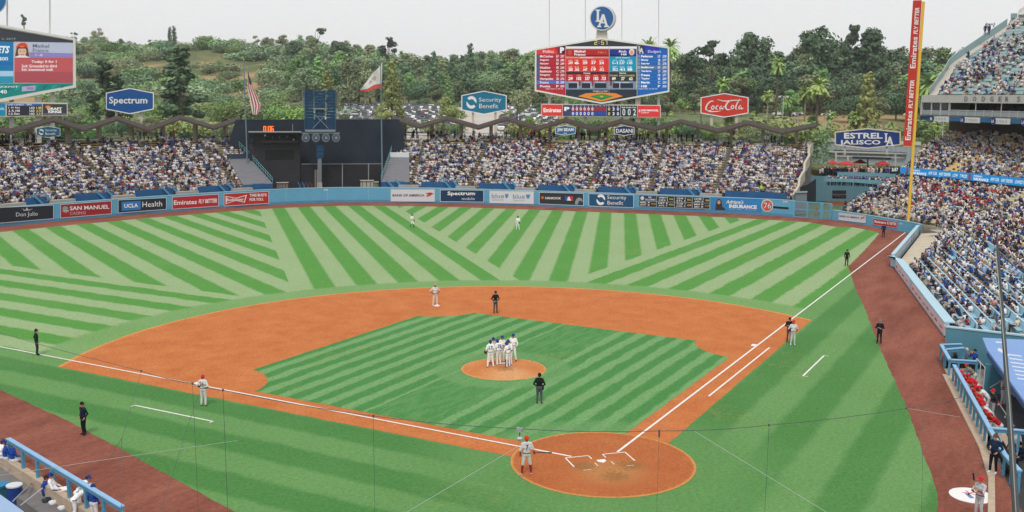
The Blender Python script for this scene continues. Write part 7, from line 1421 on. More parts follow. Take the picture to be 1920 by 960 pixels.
# parked cars
def car_mesh(col):
    mb = MB(); prof = [(-2.2, .3), (-2.25, .75), (-2.0, .95), (-1.35, 1.0), (-.9, 1.42), (.55, 1.42), (1.2, 1.0), (2.0, .88), (2.2, .6), (2.2, .3)]; n = len(prof)
    V = [(x, -.88 if z < 1.1 else -.68, z) for x, z in prof]+[(x, .88 if z < 1.1 else .68, z) for x, z in prof]; F = [tuple(range(n))[::-1], tuple(range(n, 2*n))]+[(i, i+1, n+i+1, n+i) for i in range(n-1)]; M_ = [0, 0]+[0]*(n-1)
    mb.v += V; mb.f += F; mb.m += [1 if (i in (5, 7)) else 0 for i in range(len(F))]
    for s in (-1, 1): mb.add([(-1.2, s*.9, 1.02), (1.05, s*.9, 1.02), (.5, s*.72, 1.38), (-.85, s*.72, 1.38)], [(0, 1, 2, 3)], 1)
    for x in (-1.35, 1.35):
        for s in (-1, 1): mb.tube([(x, s*.7, .33), (x, s*.92, .33)], .33, 8, 2)
    me = bpy.data.meshes.new('parked_car'); me.from_pydata([tuple(v) for v in mb.v], [], mb.f)
    for q in (M('car_'+col[0], lin(col[1]), .25, .6), M('car_glass', (.03, .035, .04), .1, .6), M('tyre', (.02, .02, .02), .9)): me.materials.append(q)
    me.polygons.foreach_set('material_index', mb.m); return me
CARS = [(c, car_mesh(c)) for c in (('white', 'e8e8ea'), ('silver', 'b8bcc2'), ('black', '3a3e46'), ('grey', '858b92'), ('dark blue', '2c3c5c'), ('red', '8c2c2c'), ('white', 'dcdee2'))]
nc = 0
def carat(px, D, yaw, where, lane='', ci=0):
    global nc
    c, me = CARS[int(rs.choice(7, p=[.36, .2, .11, .11, .06, .02, .14]))]; q = place(px, D); o = bpy.data.objects.new('parked_car', me); COL.objects.link(o); o.location = (q[0], q[1], terr(px, D)+.05); o.rotation_euler = (0, 0, yaw); tag(o, '%s car %s%s' % (c[0], lane, where)+(', number %d' % ci if ci else ''), 'car', '%s cars parked %s' % (c[0], where)); nc += 1
for D in np.arange(222, 372, 8.6):
    w = 2.75/D*FPX
    for a, b, where in ((628, 712, 'left of the bear flag'), (742, 842, 'right of the bear flag'), (935, 1000, 'below the teal sign'), (1000, 1040, 'by the line score board')):
        px = a+rs.uniform(0, w)
        ci = 0
        while px < b:
            ci += 1
            if rs.random() < .88 and nc < 290: carat(px, D, YAW+rs.choice([0, math.pi])+rs.uniform(-.15, .15), where, 'in lane %d of the lot ' % int((D-222)/8.6+1), ci)
            px += w
for px, D in ((1448, 320), (1456, 321), (1465, 322), (1473, 322), (1735, 215), (1748, 216), (1760, 217), (1120, 240), (1130, 240), (1141, 240)): carat(px, D, YAW+1.5, 'beyond the right pavilion')
# lamp posts
def lamppost(px, D, yt, lab, double=True):
    q = place(px, D); z0 = terr(px, D); z1 = CAM[2]+(180+(px-960)*.0066-yt)*D*1.013/FPX; t = thing('lamp_post', lab, 'lamp post', (*q, z0), 'lamp posts of the car park'); mb = MB(); mb.tube([(*q, z0), (*q, z1)], [.14, .09], 8); mb.build('pole', M('lamp_pole', (.42, .43, .42), .5), t)
    for s in (-1, 1): mb = MB(); mb.tube([(*q, z1-.1), (*(q+RH*s*.5), z1+.15), (*(q+RH*s*.9), z1-.1)], .05, 5); mb.tube([(*(q+RH*s*.9), z1+.1), (*(q+RH*s*.9), z1-.25)], [.16, .34], 8); mb.build('lamp_head', M('lamp_head_grey', (.50, .52, .52), .4), t)
for i, (px, yt) in enumerate(((1454, 180), (1482, 210), (1533, 212), (1684, 212), (1749, 225))): lamppost(px, 236, yt, ['pale lamp post with the highest head, left of the car park palms', 'pale double lamp post under the palm pair, left one', 'pale double lamp post right of the palm pair', 'pale double lamp post just left of the red banner', 'short lamp post under the club level corner'][i])
# ================================================================== PEOPLE ON AND AROUND THE FIELD
def capsule(mb, a, b, ra, rb, n=10):
    a, b = np.array(a, float), np.array(b, float); d = b-a; L = np.linalg.norm(d); d = d/L if L > 1e-6 else np.array([0, 0, 1.])
    x = np.cross(d, [0, 1., 0]); x = np.cross(d, [1., 0, 0]) if np.linalg.norm(x) < .2 else x; x /= np.linalg.norm(x); y = np.cross(d, x); rings = []
    for t in (-85, -45, -5): c, s = math.cos(math.radians(t)), math.sin(math.radians(t)); rings.append((a+d*ra*s, ra*c))
    for t in (5, 45, 85): c, s = math.cos(math.radians(t)), math.sin(math.radians(t)); rings.append((b+d*rb*s, rb*c))
    V = [p+r*(x*math.cos(2*math.pi*k/n)+y*math.sin(2*math.pi*k/n)) for p, r in rings for k in range(n)]
    F = [(i*n+k, i*n+(k+1) % n, (i+1)*n+(k+1) % n, (i+1)*n+k) for i in range(5) for k in range(n)]+[tuple(range(n))[::-1], tuple(range(5*n, 6*n))]
    mb.add(V, F)
BASEJ = dict(pel=(0, 0, .98), wai=(0, 0, 1.12), che=(0, 0, 1.33), nek=(.01, 0, 1.52), hed=(.03, 0, 1.69), Ls=(0, .19, 1.45), Le=(-.03, .27, 1.17), Lh=(.08, .28, .93), Rs=(0, -.19, 1.45), Re=(-.03, -.27, 1.17), Rh=(.08, -.28, .93),
             Lp=(0, .09, .95), Lk=(.03, .11, .52), La=(-.02, .13, .10), Rp=(0, -.09, .95), Rk=(.03, -.11, .52), Ra=(-.02, -.13, .10))
POSE = dict(
    stand={}, akimbo=dict(Le=(-.06, .42, 1.2), Lh=(.06, .20, 1.03), Re=(-.06, -.42, 1.2), Rh=(.06, -.20, 1.03), La=(-.02, .18, .1), Ra=(-.02, -.18, .1), Lk=(.02, .15, .52), Rk=(.02, -.15, .52)),
    belt=dict(Le=(-.05, .33, 1.18), Lh=(.16, .16, 1.02), Re=(-.05, -.33, 1.18), Rh=(.16, -.16, 1.02)), folded=dict(Le=(.08, .3, 1.2), Lh=(.24, -.02, 1.24), Re=(.08, -.3, 1.2), Rh=(.25, .04, 1.18)),
    pockets=dict(Le=(-.08, .3, 1.19), Lh=(.07, .22, .98), Re=(-.08, -.3, 1.19), Rh=(.07, -.22, .98), Lk=(.03, .1, .52), Rk=(.03, -.1, .52), La=(-.02, .1, .1), Ra=(-.02, -.1, .1)),
    walk=dict(Lk=(.16, .1, .53), La=(.16, .11, .11), Rk=(-.04, -.1, .53), Ra=(-.26, -.11, .16), Le=(-.12, .25, 1.2), Lh=(-.02, .26, .97), Re=(.08, -.25, 1.2), Rh=(.24, -.22, 1.05)),
    batter=dict(Le=(-.04, .29, 1.17), Lh=(.08, .27, .95), Re=(-.04, -.30, 1.2), Rh=(.1, -.36, 1.0), La=(-.04, .22, .1), Ra=(.0, -.22, .1), Lk=(.01, .17, .52), Rk=(.02, -.17, .52)),
    ondeck=dict(Le=(.18, .25, 1.22), Lh=(.33, .06, 1.33), Re=(.16, -.27, 1.18), Rh=(.35, -.02, 1.22), La=(-.02, .15, .1), Ra=(-.02, -.15, .1)),
    glove=dict(Le=(-.02, .29, 1.18), Lh=(.2, .25, 1.05), Re=(-.05, -.3, 1.17), Rh=(.03, -.3, .92), Lk=(.04, .14, .52), La=(-.02, .19, .1), Rk=(.03, -.14, .52), Ra=(-.02, -.2, .1)),
    huddle=dict(wai=(.0, 0, 1.12), che=(.05, 0, 1.32), nek=(.11, 0, 1.49), hed=(.17, 0, 1.64), Ls=(.06, .19, 1.43), Rs=(.06, -.19, 1.43), Le=(.08, .3, 1.17), Lh=(.26, .16, 1.22), Re=(.05, -.3, 1.17), Rh=(.22, -.2, 1.1)),
    lean=dict(pel=(-.28, 0, .93), wai=(-.16, 0, 1.05), che=(.03, 0, 1.2), nek=(.17, 0, 1.33), hed=(.27, 0, 1.45), Ls=(.08, .2, 1.26), Rs=(.08, -.2, 1.26), Le=(.32, .26, 1.12), Lh=(.42, -.02, 1.15), Re=(.32, -.26, 1.12), Rh=(.44, .04, 1.12), Lp=(-.28, .09, .9), Rp=(-.28, -.09, .9), Lk=(-.2, .11, .5), Rk=(-.26, -.11, .5), La=(-.36, .13, .1), Ra=(-.38, -.13, .1)),
    sit=dict(pel=(-.05, 0, .55), wai=(-.07, 0, .7), che=(-.04, 0, .92), nek=(.02, 0, 1.1), hed=(.06, 0, 1.26), Ls=(-.02, .19, 1.03), Rs=(-.02, -.19, 1.03), Le=(.03, .27, .78), Lh=(.27, .14, .68), Re=(.03, -.27, .78), Rh=(.27, -.14, .68), Lp=(-.03, .1, .52), Rp=(-.03, -.1, .52), Lk=(.4, .16, .54), Rk=(.4, -.14, .54), La=(.4, .17, .1), Ra=(.4, -.16, .1)),
    recline=dict(pel=(.0, 0, .55), wai=(-.1, 0, .68), che=(-.2, 0, .88), nek=(-.24, 0, 1.07), hed=(-.22, 0, 1.24), Ls=(-.22, .19, 1.0), Rs=(-.22, -.19, 1.0), Le=(-.1, .32, .75), Lh=(.14, .2, .66), Re=(-.1, -.32, .75), Rh=(.14, -.2, .66), Lp=(.02, .1, .52), Rp=(.02, -.1, .52), Lk=(.46, .16, .6), Rk=(.46, -.14, .62), La=(.62, .17, .2), Ra=(.72, -.16, .2)),
    crouch=dict(pel=(-.2, 0, .55), wai=(-.12, 0, .68), che=(.06, 0, .86), nek=(.18, 0, .98), hed=(.26, 0, 1.1), Ls=(.1, .19, .93), Rs=(.1, -.19, .93), Le=(.28, .26, .72), Lh=(.48, .1, .76), Re=(.28, -.26, .72), Rh=(.42, -.1, .6), Lp=(-.18, .1, .52), Rp=(-.18, -.1, .52), Lk=(.2, .26, .5), Rk=(.2, -.26, .5), La=(.0, .24, .1), Ra=(.0, -.24, .1)),
    armout=dict(Le=(-.04, .5, 1.2), Lh=(.1, .72, 1.12), Re=(-.1, -.36, 1.2), Rh=(-.05, -.2, 1.02)),
    photog=dict(Le=(.18, .22, 1.3), Lh=(.26, .05, 1.58), Re=(.18, -.22, 1.28), Rh=(.28, -.05, 1.56)))
SK = ['c58d6c', '8a5a40', 'd9a184', '6e4632']
_bodies = {}
def body_mesh(pose, lk):
    """one continuous body surface for a pose; faces take the cloth of the nearest limb"""
    key = (pose, tuple(sorted((k, v) for k, v in lk.items())))
    if key in _bodies: return _bodies[key]
    J = dict(BASEJ); J.update(POSE[pose]); J = {k: np.array(v) for k, v in J.items()}; mb = MB(); cap = []
    def C(a, b, ra, rb, m): capsule(mb, a, b, ra, rb); cap.append((np.array(a, float), np.array(b, float), ra, rb, m))
    Y = lambda p, y: np.array(p)+np.array([0, y, 0]); fat = lk.get('fat', 1.)
    C(Y(J['pel'], .075), Y(J['pel'], -.075), .125*fat, .125*fat, 'pants'); C(J['pel'], J['wai'], .13*fat, .125*fat, 'pants'); C(Y(J['wai'], .06), Y(J['wai'], -.06), .115*fat, .115*fat, 'top'); C(J['wai'], J['che'], .13*fat, .145*fat, 'top')
    C(Y(J['che'], .09), Y(J['che'], -.09), .125*fat, .125*fat, 'top'); C((J['Ls']+J['nek'])/2, J['Ls'], .085, .08, 'top'); C((J['Rs']+J['nek'])/2, J['Rs'], .085, .08, 'top'); C(J['che'], J['nek'], .13, .075, 'top'); C(J['nek'], J['hed'], .06, .07, 'skin')
    h = J['hed']; up = (J['hed']-J['nek']); up /= np.linalg.norm(up); fw = np.array([1., 0, 0])-up*up[0]; fw /= np.linalg.norm(fw)
    C(h-up*.02+fw*.015, h+up*.035, .088, .1, 'skin'); C(h-up*.075+fw*.055, h-up*.055+fw*.05, .05, .05, 'skin'); C(h+fw*.105-up*.02, h+fw*.125-up*.035, .018, .02, 'skin')     # jaw, nose
    for s in (-1, 1): C(h+np.array([0, s*.098, -.01]), h+np.array([.0, s*.104, .01]), .022, .022, 'skin')
    C(h+up*.055-fw*.012, h+up*.07-fw*.01, .105, .1, 'hat'); C(h-fw*.045-up*.01, h-fw*.04+up*.04, .085, .09, 'hair')
    for s in 'LR':
        y = 1 if s == 'L' else -1
        C(J[s+'s'], J[s+'e'], .068, .052, 'top' if 1 else ''); C(J[s+'s']+(J[s+'e']-J[s+'s'])*.6, J[s+'e'], .05, .048, 'under'); C(J[s+'e'], J[s+'h'], .046, .034, 'under'); d = J[s+'h']-J[s+'e']; d /= np.linalg.norm(d); C(J[s+'h'], J[s+'h']+d*.07, .042, .036, 'hand')
        C(J[s+'p'], J[s+'k'], .098*fat, .07, 'pants'); C(J[s+'k'], J[s+'a'], .068 if lk.get('loose') else .064, .052 if lk.get('loose') else .042, 'sock'); C(J[s+'a']+[0, 0, -.035], J[s+'a']+[.15, y*.02, -.06], .048, .038, 'shoe')
    if lk.get('sock') == lk.get('pants'): pass
    me = bpy.data.meshes.new('b'); me.from_pydata([tuple(p) for p in mb.v], [], mb.f); o = bpy.data.objects.new('b', me); COL.objects.link(o); md = o.modifiers.new('r', 'REMESH'); md.mode = 'VOXEL'; md.voxel_size = .024; md.use_smooth_shade = True
    dg = bpy.context.evaluated_depsgraph_get(); ev = o.evaluated_get(dg); out = bpy.data.meshes.new_from_object(ev); bpy.data.objects.remove(o); out.name = 'body'
    n = len(out.polygons); c = np.empty(n*3); out.polygons.foreach_get('center', c); c = c.reshape(-1, 3); best = np.full(n, 9.); idx = np.zeros(n, int); names = ['top', 'pants', 'skin', 'hat', 'hair', 'under', 'hand', 'sock', 'shoe']
    for a, b, ra, rb, m in cap:
        d = b-a; L2_ = d@d; t = np.clip(((c-a)@d)/L2_, 0, 1) if L2_ > 1e-9 else np.zeros(n); q = a+t[:, None]*d; e = np.linalg.norm(c-q, axis=1)-(ra+(rb-ra)*t)-(.012 if m in ('hat', 'shoe') else 0)
        k = e < best; best[k] = e[k]; idx[k] = names.index(m)
    # belt
    zb = J['wai'][2]-.075; 
    cols = {'top': lk['top'], 'pants': lk['pants'], 'skin': lk.get('skin', SK[0]), 'hat': lk.get('hat', lk.get('hair', '3a2c24')), 'hair': lk.get('hair', '3a2c24') if not lk.get('helmet') else lk['hat'], 'under': lk.get('under', lk['top']), 'hand': lk.get('hand', lk.get('skin', SK[0])), 'sock': lk.get('sock', lk['pants']), 'shoe': lk.get('shoe', '202226')}
    for nm in names: out.materials.append(M('cloth_'+cols[nm], tuple(min(.86, q*.95) for q in lin(cols[nm])), .8, .15, noise=.07, nscale=14.))
    if lk.get('belt'):
        out.materials.append(paint(lk['belt'])); bw = (np.abs(c[:, 2]-zb-.0) < .022) & np.isin(idx, [0, 1]) & (np.abs(c[:, 1]) < .2) & (np.abs(c[:, 0]-J['wai'][0]) < .2); idx[bw] = 9
    out.polygons.foreach_set('material_index', idx.astype(np.int32)); out.update()
    _bodies[key] = (out, J, fw, up); return _bodies[key]
def fingers(t, J, lk, nm):
    mb = MB()
    for s in 'LR':
        y = 1 if s == 'L' else -1; d = J[s+'h']-J[s+'e']; d /= np.linalg.norm(d); sd_ = np.cross(d, [0, 0, 1.]) if abs(d[2]) < .8 else np.array([1., 0, 0]); sd_ /= np.linalg.norm(sd_); p0 = J[s+'h']+d*.085; nn = np.cross(d, sd_)
        for k in range(4): a = p0+sd_*(k-1.5)*.021; L = (.065, .078, .074, .058)[k]; mb.tube([a, a+d*L*.5, a+d*L*.75-nn*.02, a+d*L*.8-nn*.04], [.0105, .010, .009, .007], 5)
        a = J[s+'h']+d*.03+sd_*.038; mb.tube([a, a+d*.035+sd_*.025, a+d*.06+sd_*.022-nn*.012], [.012, .011, .008], 5)
    mb.build('fingers', paint(lk.get('hand', lk.get('skin', SK[0]))), t, origin=None)
PN = [0]
def person(P, face, pose, lk, label, group=None, h=1.83, extras=(), num=None, zoff=0.):
    """P = ground point, face = heading in degrees in plan"""
    me, J, fw, up = body_mesh(pose, lk); t = thing('person', label, 'person', (P[0], P[1], P[2]+zoff), group); s = h/1.83
    def ch(o): o.parent = t; return o
    o = bpy.data.objects.new('body', me); COL.objects.link(o); o.parent = t
    def loc(mb, name, mt, smooth=False):
        q = mb.build(name, mt, None, smooth=smooth); q.parent = t; return q
    hd = J['hed']; mb = MB()
    if lk.get('hat'):     # brim of cap or helmet
        c = hd+up*.045+fw*.075; sdv = np.cross(up, fw); V = []
        for a in range(-4, 5): th = a*.36; V.append(c+fw*(.095*math.cos(th))+sdv*.09*math.sin(th)-up*.012*abs(math.cos(th)))
        V2 = [hd+up*.055+fw*.03+sdv*.09*math.sin(a*.36) for a in range(-4, 5)]; n = 9; mb.add(V+V2+[v+up*.012 for v in V+V2], [(k, k+1, n+k+1, n+k) for k in range(8)]+[(2*n+k+1, 2*n+k, 3*n+k, 3*n+k+1) for k in range(8)]+[(k, 2*n+k, 2*n+k+1, k+1) for k in range(8)]); loc(mb, 'brim', paint(lk.get('brim', lk['hat'])))
    if lk.get('eyes', 1):
        for s_ in (-1, 1): mb = MB(); capsule(mb, hd+fw*.098+np.array([0, s_*.034, 0])+up*.01, hd+fw*.1+np.array([0, s_*.036, 0])+up*.01, .012, .012, 6); loc(mb, 'eye', paint('2a2220'))
    if lk.get('fing', 1):
        mb = MB()
        for s_ in 'LR':
            d = J[s_+'h']-J[s_+'e']; d /= np.linalg.norm(d); sd_ = np.cross(d, [0, 0, 1.]) if abs(d[2]) < .8 else np.array([1., 0, 0]); sd_ /= np.linalg.norm(sd_); nn = np.cross(d, sd_); p0 = J[s_+'h']+d*.085
            for k in range(4): a = p0+sd_*(k-1.5)*.021; L = (.065, .078, .074, .058)[k]; mb.tube([a-d*.02, a+d*L*.5, a+d*L*.75-nn*.02, a+d*L*.8-nn*.04], [.0115, .010, .009, .007], 5)
            a = J[s_+'h']+d*.02+sd_*.03; mb.tube([a, a+d*.035+sd_*.03, a+d*.06+sd_*.028-nn*.012], [.012, .011, .008], 5)
        loc(mb, 'fingers', paint(lk.get('hand', lk.get('skin', SK[0]))))
    if num:
        V, F = text_mesh(num[0], .03); ch_ = J['che']; b = J['nek']-J['wai']; b /= np.linalg.norm(b); back = -np.cross(np.array([0, 1., 0]), b); back = back if back[0] < 0 else -back; c = ch_+back*(.152)+b*.02; w_ = .13*len(num[0]); mb = MB()
        mb.add([c+np.array([0, -1, 0])*(-(x-.5)*-w_)*1.+b*(y-.5)*.24 for x, y in V], F); loc(mb, 'shirt_number', paint(num[1]))
    if 'glove' in extras:
        mb = MB(); p = J['Lh']+np.array([.06, .02, -.06]); V = []
        for i in range(5): V.append([p+np.array([.06*math.cos(k*.7)*math.sin((i+.6)*.6), .12*math.sin(k*.7)*math.sin((i+.6)*.6), .15*math.cos((i+.6)*.6)]) for k in range(10)])
        mb.grid(V); loc(mb, 'glove', M('leather_brown', (.10, .045, .025), .6), True)
    if 'gear' in extras:
        for s_ in (-1, 1): mb = MB(); k_ = J['Lk' if s_ > 0 else 'Rk']; a_ = J['La' if s_ > 0 else 'Ra']; capsule(mb, k_+[.03, 0, .06], a_+[.05, 0, .04], .085, .065, 8); loc(mb, 'shin_guard', paint('2a4590'), True)
        mb = MB(); ch_ = J['che']; mb.box(ch_+np.array([-.14, 0, .04]), (.02, .05, .3)); mb.box(ch_+np.array([-.14, 0, .0]), (.02, .34, .05)); loc(mb, 'harness_straps', paint('2a4590'))
    if 'bag' in extras: mb = MB(); mb.box(J['Rp']+np.array([-.02, -.13, .02]), (.14, .09, .22)); loc(mb, 'ball_bag', paint('1a1c20'))
    t.rotation_euler = (0, 0, math.radians(face)); t.scale = (s, s, s); PN[0] += 1; return t, J
WHT, GRYU = 'f6f6f8', 'c4c8cc'
DOD = dict(top=WHT, pants=WHT, hat='24408c', under='e0e0e2', hair='3a2c24', shoe='22305c', belt='2c4488', loose=1); PHI = dict(top='dadcde', pants='d2d5d6', hat='c03038', under='7a2830', shoe='8c2a30', belt='6c2a30', loose=1)
UMP = dict(top='1b1f28', pants='4a4f5a', hat='16181e', shoe='15161a', skin='c09078', loose=1); GRD = dict(top='1a2538', pants='161b26', hair='1e1a1a', shoe='1a1a1e', hand='b0846c', loose=1)
def L_(base, **k): d = dict(base); d.update(k); return d
X0 = lambda px, py, z=0.: gp(px, py, z)
bt, bj = person(X0(987, 891), 38, 'batter', L_(PHI, top='c9cccf', pants='c9cdcb', hat='d04034', sock='8c2434', under=SK[1], skin=SK[1], shoe='c8c0c0', helmet=1, loose=0), 'batter in grey uniform, red helmet and dark red socks waiting beside home plate', h=1.93, num=('7', '8c3038'))
mb = MB(); H_ = np.array([.1, -.36, 1.0]); R_bt = Matrix.Rotation(math.radians(38), 3, 'Z'); s_ = 1.93/1.83
def wp(v): q = R_bt@Vector(tuple(np.array(v)*s_)); return np.array([q[0], q[1], q[2]])+np.array(bt.location)
mb.tube([wp(H_+[0, .05, .02]), wp(H_+[.02, -.3, -.02]), wp(H_+[.04, -.8, -.06])], [.014, .02, .035], 8); solo(mb, 'baseball_bat', M('bat_black', (.02, .02, .022), .4), 'black bat held level in the batter\'s right hand by home plate', 'bat', wp(H_))
od_, oj = person(X0(1834, 972), 150, 'ondeck', L_(PHI, top='b9bcc2', pants='b9bdc2', hat='c8303a', helmet=1, shoe='c0c0c0', under='a03038'), 'player in grey uniform and red helmet swinging by the white on-deck circle', h=1.86, num=('2', '8c3038'))
q = Matrix.Rotation(math.radians(150), 3, 'Z')@Vector((.36, 0, 1.3)); b0 = np.array([q[0], q[1], q[2]])+np.array(od_.location)
mb = MB(); mb.tube([b0, b0+[-.03, .04, .3], b0+[-.06, .08, .48]], [.014, .018, .024], 8); ob = solo(mb, 'baseball_bat', M('bat_wood', (.45, .26, .13), .45), 'upright wooden bat with black barrel beside the on-deck player', 'bat', b0); mb = MB(); mb.tube([b0+[-.06, .08, .48], b0+[-.1, .13, .8]], [.036, .038], 8); bb = mb.build('barrel', M('bat_black', (.02, .02, .022), .4), None); bb.parent = ob
for v in bb.data.vertices: v.co -= Vector(tuple(b0))
person(X0(382, 761), 20, 'belt', L_(PHI, top='d6d8da', hat='c83238', helmet=1, under='3a2026', shoe='b8483c', skin=SK[2]), 'third base coach in white and grey uniform with red helmet near the coaching box', num=('26', '9c5058'))
person(X0(1486, 647), 205, 'belt', L_(PHI, top='d8dadb', hat='c83238', helmet=1, under='4a2028', shoe='d0d0d0'), 'first base coach in pale uniform and red helmet before the black umpire')
person(X0(1479, 641), 190, 'folded', L_(UMP, hat='3a2428'), 'first base umpire in black half hidden behind the coach')
person(X0(70, 666), -25, 'pockets', L_(UMP, pants='2c2e38'), 'third base umpire in black standing on the left foul line')
person(X0(929, 587), 230, 'belt', UMP, 'second base umpire in black shirt and grey trousers on the infield edge', h=1.85)
person(X0(1011, 757), 20, 'belt', L_(UMP, top='15181e', pants='52565f', fat=1.12), 'home plate umpire in black shirt with ball bag between mound and plate', extras=('bag',))
person(X0(816, 573), 230, 'akimbo', L_(PHI, top='d9d9d6', pants='d6d6d2', hat='d08a80', under=SK[1], skin=SK[1], shoe='e0e0e0', belt='5c3038'), 'baserunner with hands on hips standing at second base', h=1.9)
person(X0(773, 427), 250, 'walk', L_(DOD, sock='26427c', loose=0, under='3a4c6c'), 'outfielder in white with dark blue socks, left one of the two in centre', h=1.86, extras=('glove',))
person(X0(971, 431), 190, 'glove', L_(DOD, hat='2c3444', shoe='d8d8d8'), 'outfielder in plain white, right one of the two in centre', h=1.86, extras=('glove',))
for a in ((158, 815, 175, 'pockets', L_(GRD), 'guard in navy jacket standing at the edge of the left brown track', 1.78), (1587, 499, 200, 'stand', L_(GRD, top='18242c', pants='141a20'), 'guard in black at the corner of the outfield grass by the foul line', 1.8), (1656, 445, 200, 'stand', L_(GRD, top='1c2a4c', pants='161c2c'), 'guard in dark blue on the track below the small red wall board', 1.78), (1648, 644, 185, 'folded', L_(GRD, hair='8a7a70', top='161c2e'), 'grey haired guard in navy on the right track edge', 1.78)):
    person(X0(a[0], a[1]), a[2], a[3], a[4], a[5], h=a[6])
person(X0(1861, 887), 165, 'belt', L_(GRD, top='182c48', pants='141c2c', shoe='d8d8d8', hair='6c4a34'), 'large guard in navy uniform leaning back on the blue dugout rail', h=1.95)
# huddle on the mound
for (px, py, f, pose, lk, ex, num, lab, h) in ((919.5, 689, 40, 'glove', L_(DOD), ('glove',), ('17', '4a64a8'), 'leftmost infielder of the mound huddle, back turned, brown glove low', 1.83), (935, 685.5, 60, 'huddle', L_(DOD, under='24408c'), (), ('35', '4a64a8'), 'middle player of the mound huddle with blue sleeves, back turned', 1.78), (952.5, 689, 75, 'huddle', L_(DOD, under='24408c', helmet=1), ('gear',), None, 'catcher with blue shin guards in the mound huddle', 1.72),
    (921.5, 681, 250, 'huddle', L_(DOD), (), None, 'huddle player behind the leftmost infielder, face towards home', 1.83), (941, 680, 240, 'folded', L_(DOD), (), None, 'player at the back middle of the mound huddle facing home', 1.83), (962, 677, 200, 'glove', L_(DOD), (), None, 'rightmost player of the mound huddle at the back', 1.86), (957, 685, 150, 'huddle', L_(DOD, under='24408c'), (), None, 'huddle player squeezed between the catcher and the rightmost one', 1.78)):
    person(X0(px, py, .2), f, pose, lk, lab, 'players gathered on the mound', h, ex, num)
# bullpen figures and track attendants
person(X0(1551.5, 376), 200, 'folded', L_(PHI, top='a82c34', pants='c8ccd0', hat='a82c34'), 'bullpen coach in red jacket before the grey blue wall', h=1.85); person(X0(1584, 378), 190, 'stand', L_(PHI, top='d8d8d8', hat='b83038'), 'bullpen pitcher in white at the right of the dark window', h=1.85)
person(X0(1531, 404), 210, 'crouch', L_(PHI, top='b0303a', pants='b8bcc0', hat='b0303a', sock='b0303a'), 'bullpen catcher in red crouching behind the blue gate', h=1.85)
YV = dict(top='b8dc5c', pants='20242c', hair='2a2220', hat='b8dc5c', under='b8dc5c')
def on_px(px, py, D): return dp(px, py, D)
person(dp(468.5, 352.5, 169), 200, 'stand', L_(YV), 'steward in yellow green vest at the foot of the left grey covered seats', h=1.75); person(dp(1427, 367, 159), 200, 'stand', L_(YV), 'steward in yellow green vest below the last section of the right pavilion', h=1.75)
# dugout people, placed by the height of their heads
BL = dict(top='1f459c', pants='d8d8dc', hat='1c3478', under='1f459c', shoe='22305c', loose=1); RD = dict(top='c4242c', pants='c0c4c8', hat='c8202c', under='c4242c', shoe='6a2428', loose=1)
def at_head(px, py, zf, hh): P = gp(px, py, zf+hh); return np.array([P[0], P[1], zf])
FL_L, FL_R = math.degrees(math.atan2(-NLD[1], -NLD[0])), math.degrees(math.atan2(-NRD[1], -NRD[0]))
for px, py, zf, pose, lk, dface, lab in ((3, 826, -.5, 'sit', L_(DOD), 0, 'player in white cut off at the left end of the left dugout rail'), (11, 828, -.45, 'sit', L_(BL), -10, 'player in blue jacket at the far left of the dugout, nearly cut off'), (23, 832, -.45, 'sit', L_(BL, skin=SK[0]), 5, 'player in blue jacket sitting with clasped hands by the rail post'),
    (84, 893, -.95, 'sit', L_(BL, hat='', hair='3c2a20', pants='2a3a5c'), -20, 'dark haired boy in blue sitting behind the reclining player'), (104, 888, -.5, 'recline', L_(DOD), -35, 'player in white reclining on the dugout bench'), (154, 897, -.5, 'lean', L_(DOD), 10, 'player in white leaning on the left dugout rail'), (149, 911, -.6, 'lean', L_(DOD), -10, 'second player in white just behind the leaning one'), (173, 908, -.6, 'stand', L_(BL), 20, 'player in bright blue jacket with an arm over the left rail')):
    if lk.get('hat') == '': lk.pop('hat')
    hh = {'sit': 1.35, 'recline': 1.33, 'lean': 1.52, 'stand': 1.83}[pose]; person(at_head(px, py, zf, hh), FL_L+dface, pose, lk, lab, 'people in the left dugout', num=('5', '4a64a8') if 'second player' in lab else None)
q = gp(1826, 700)
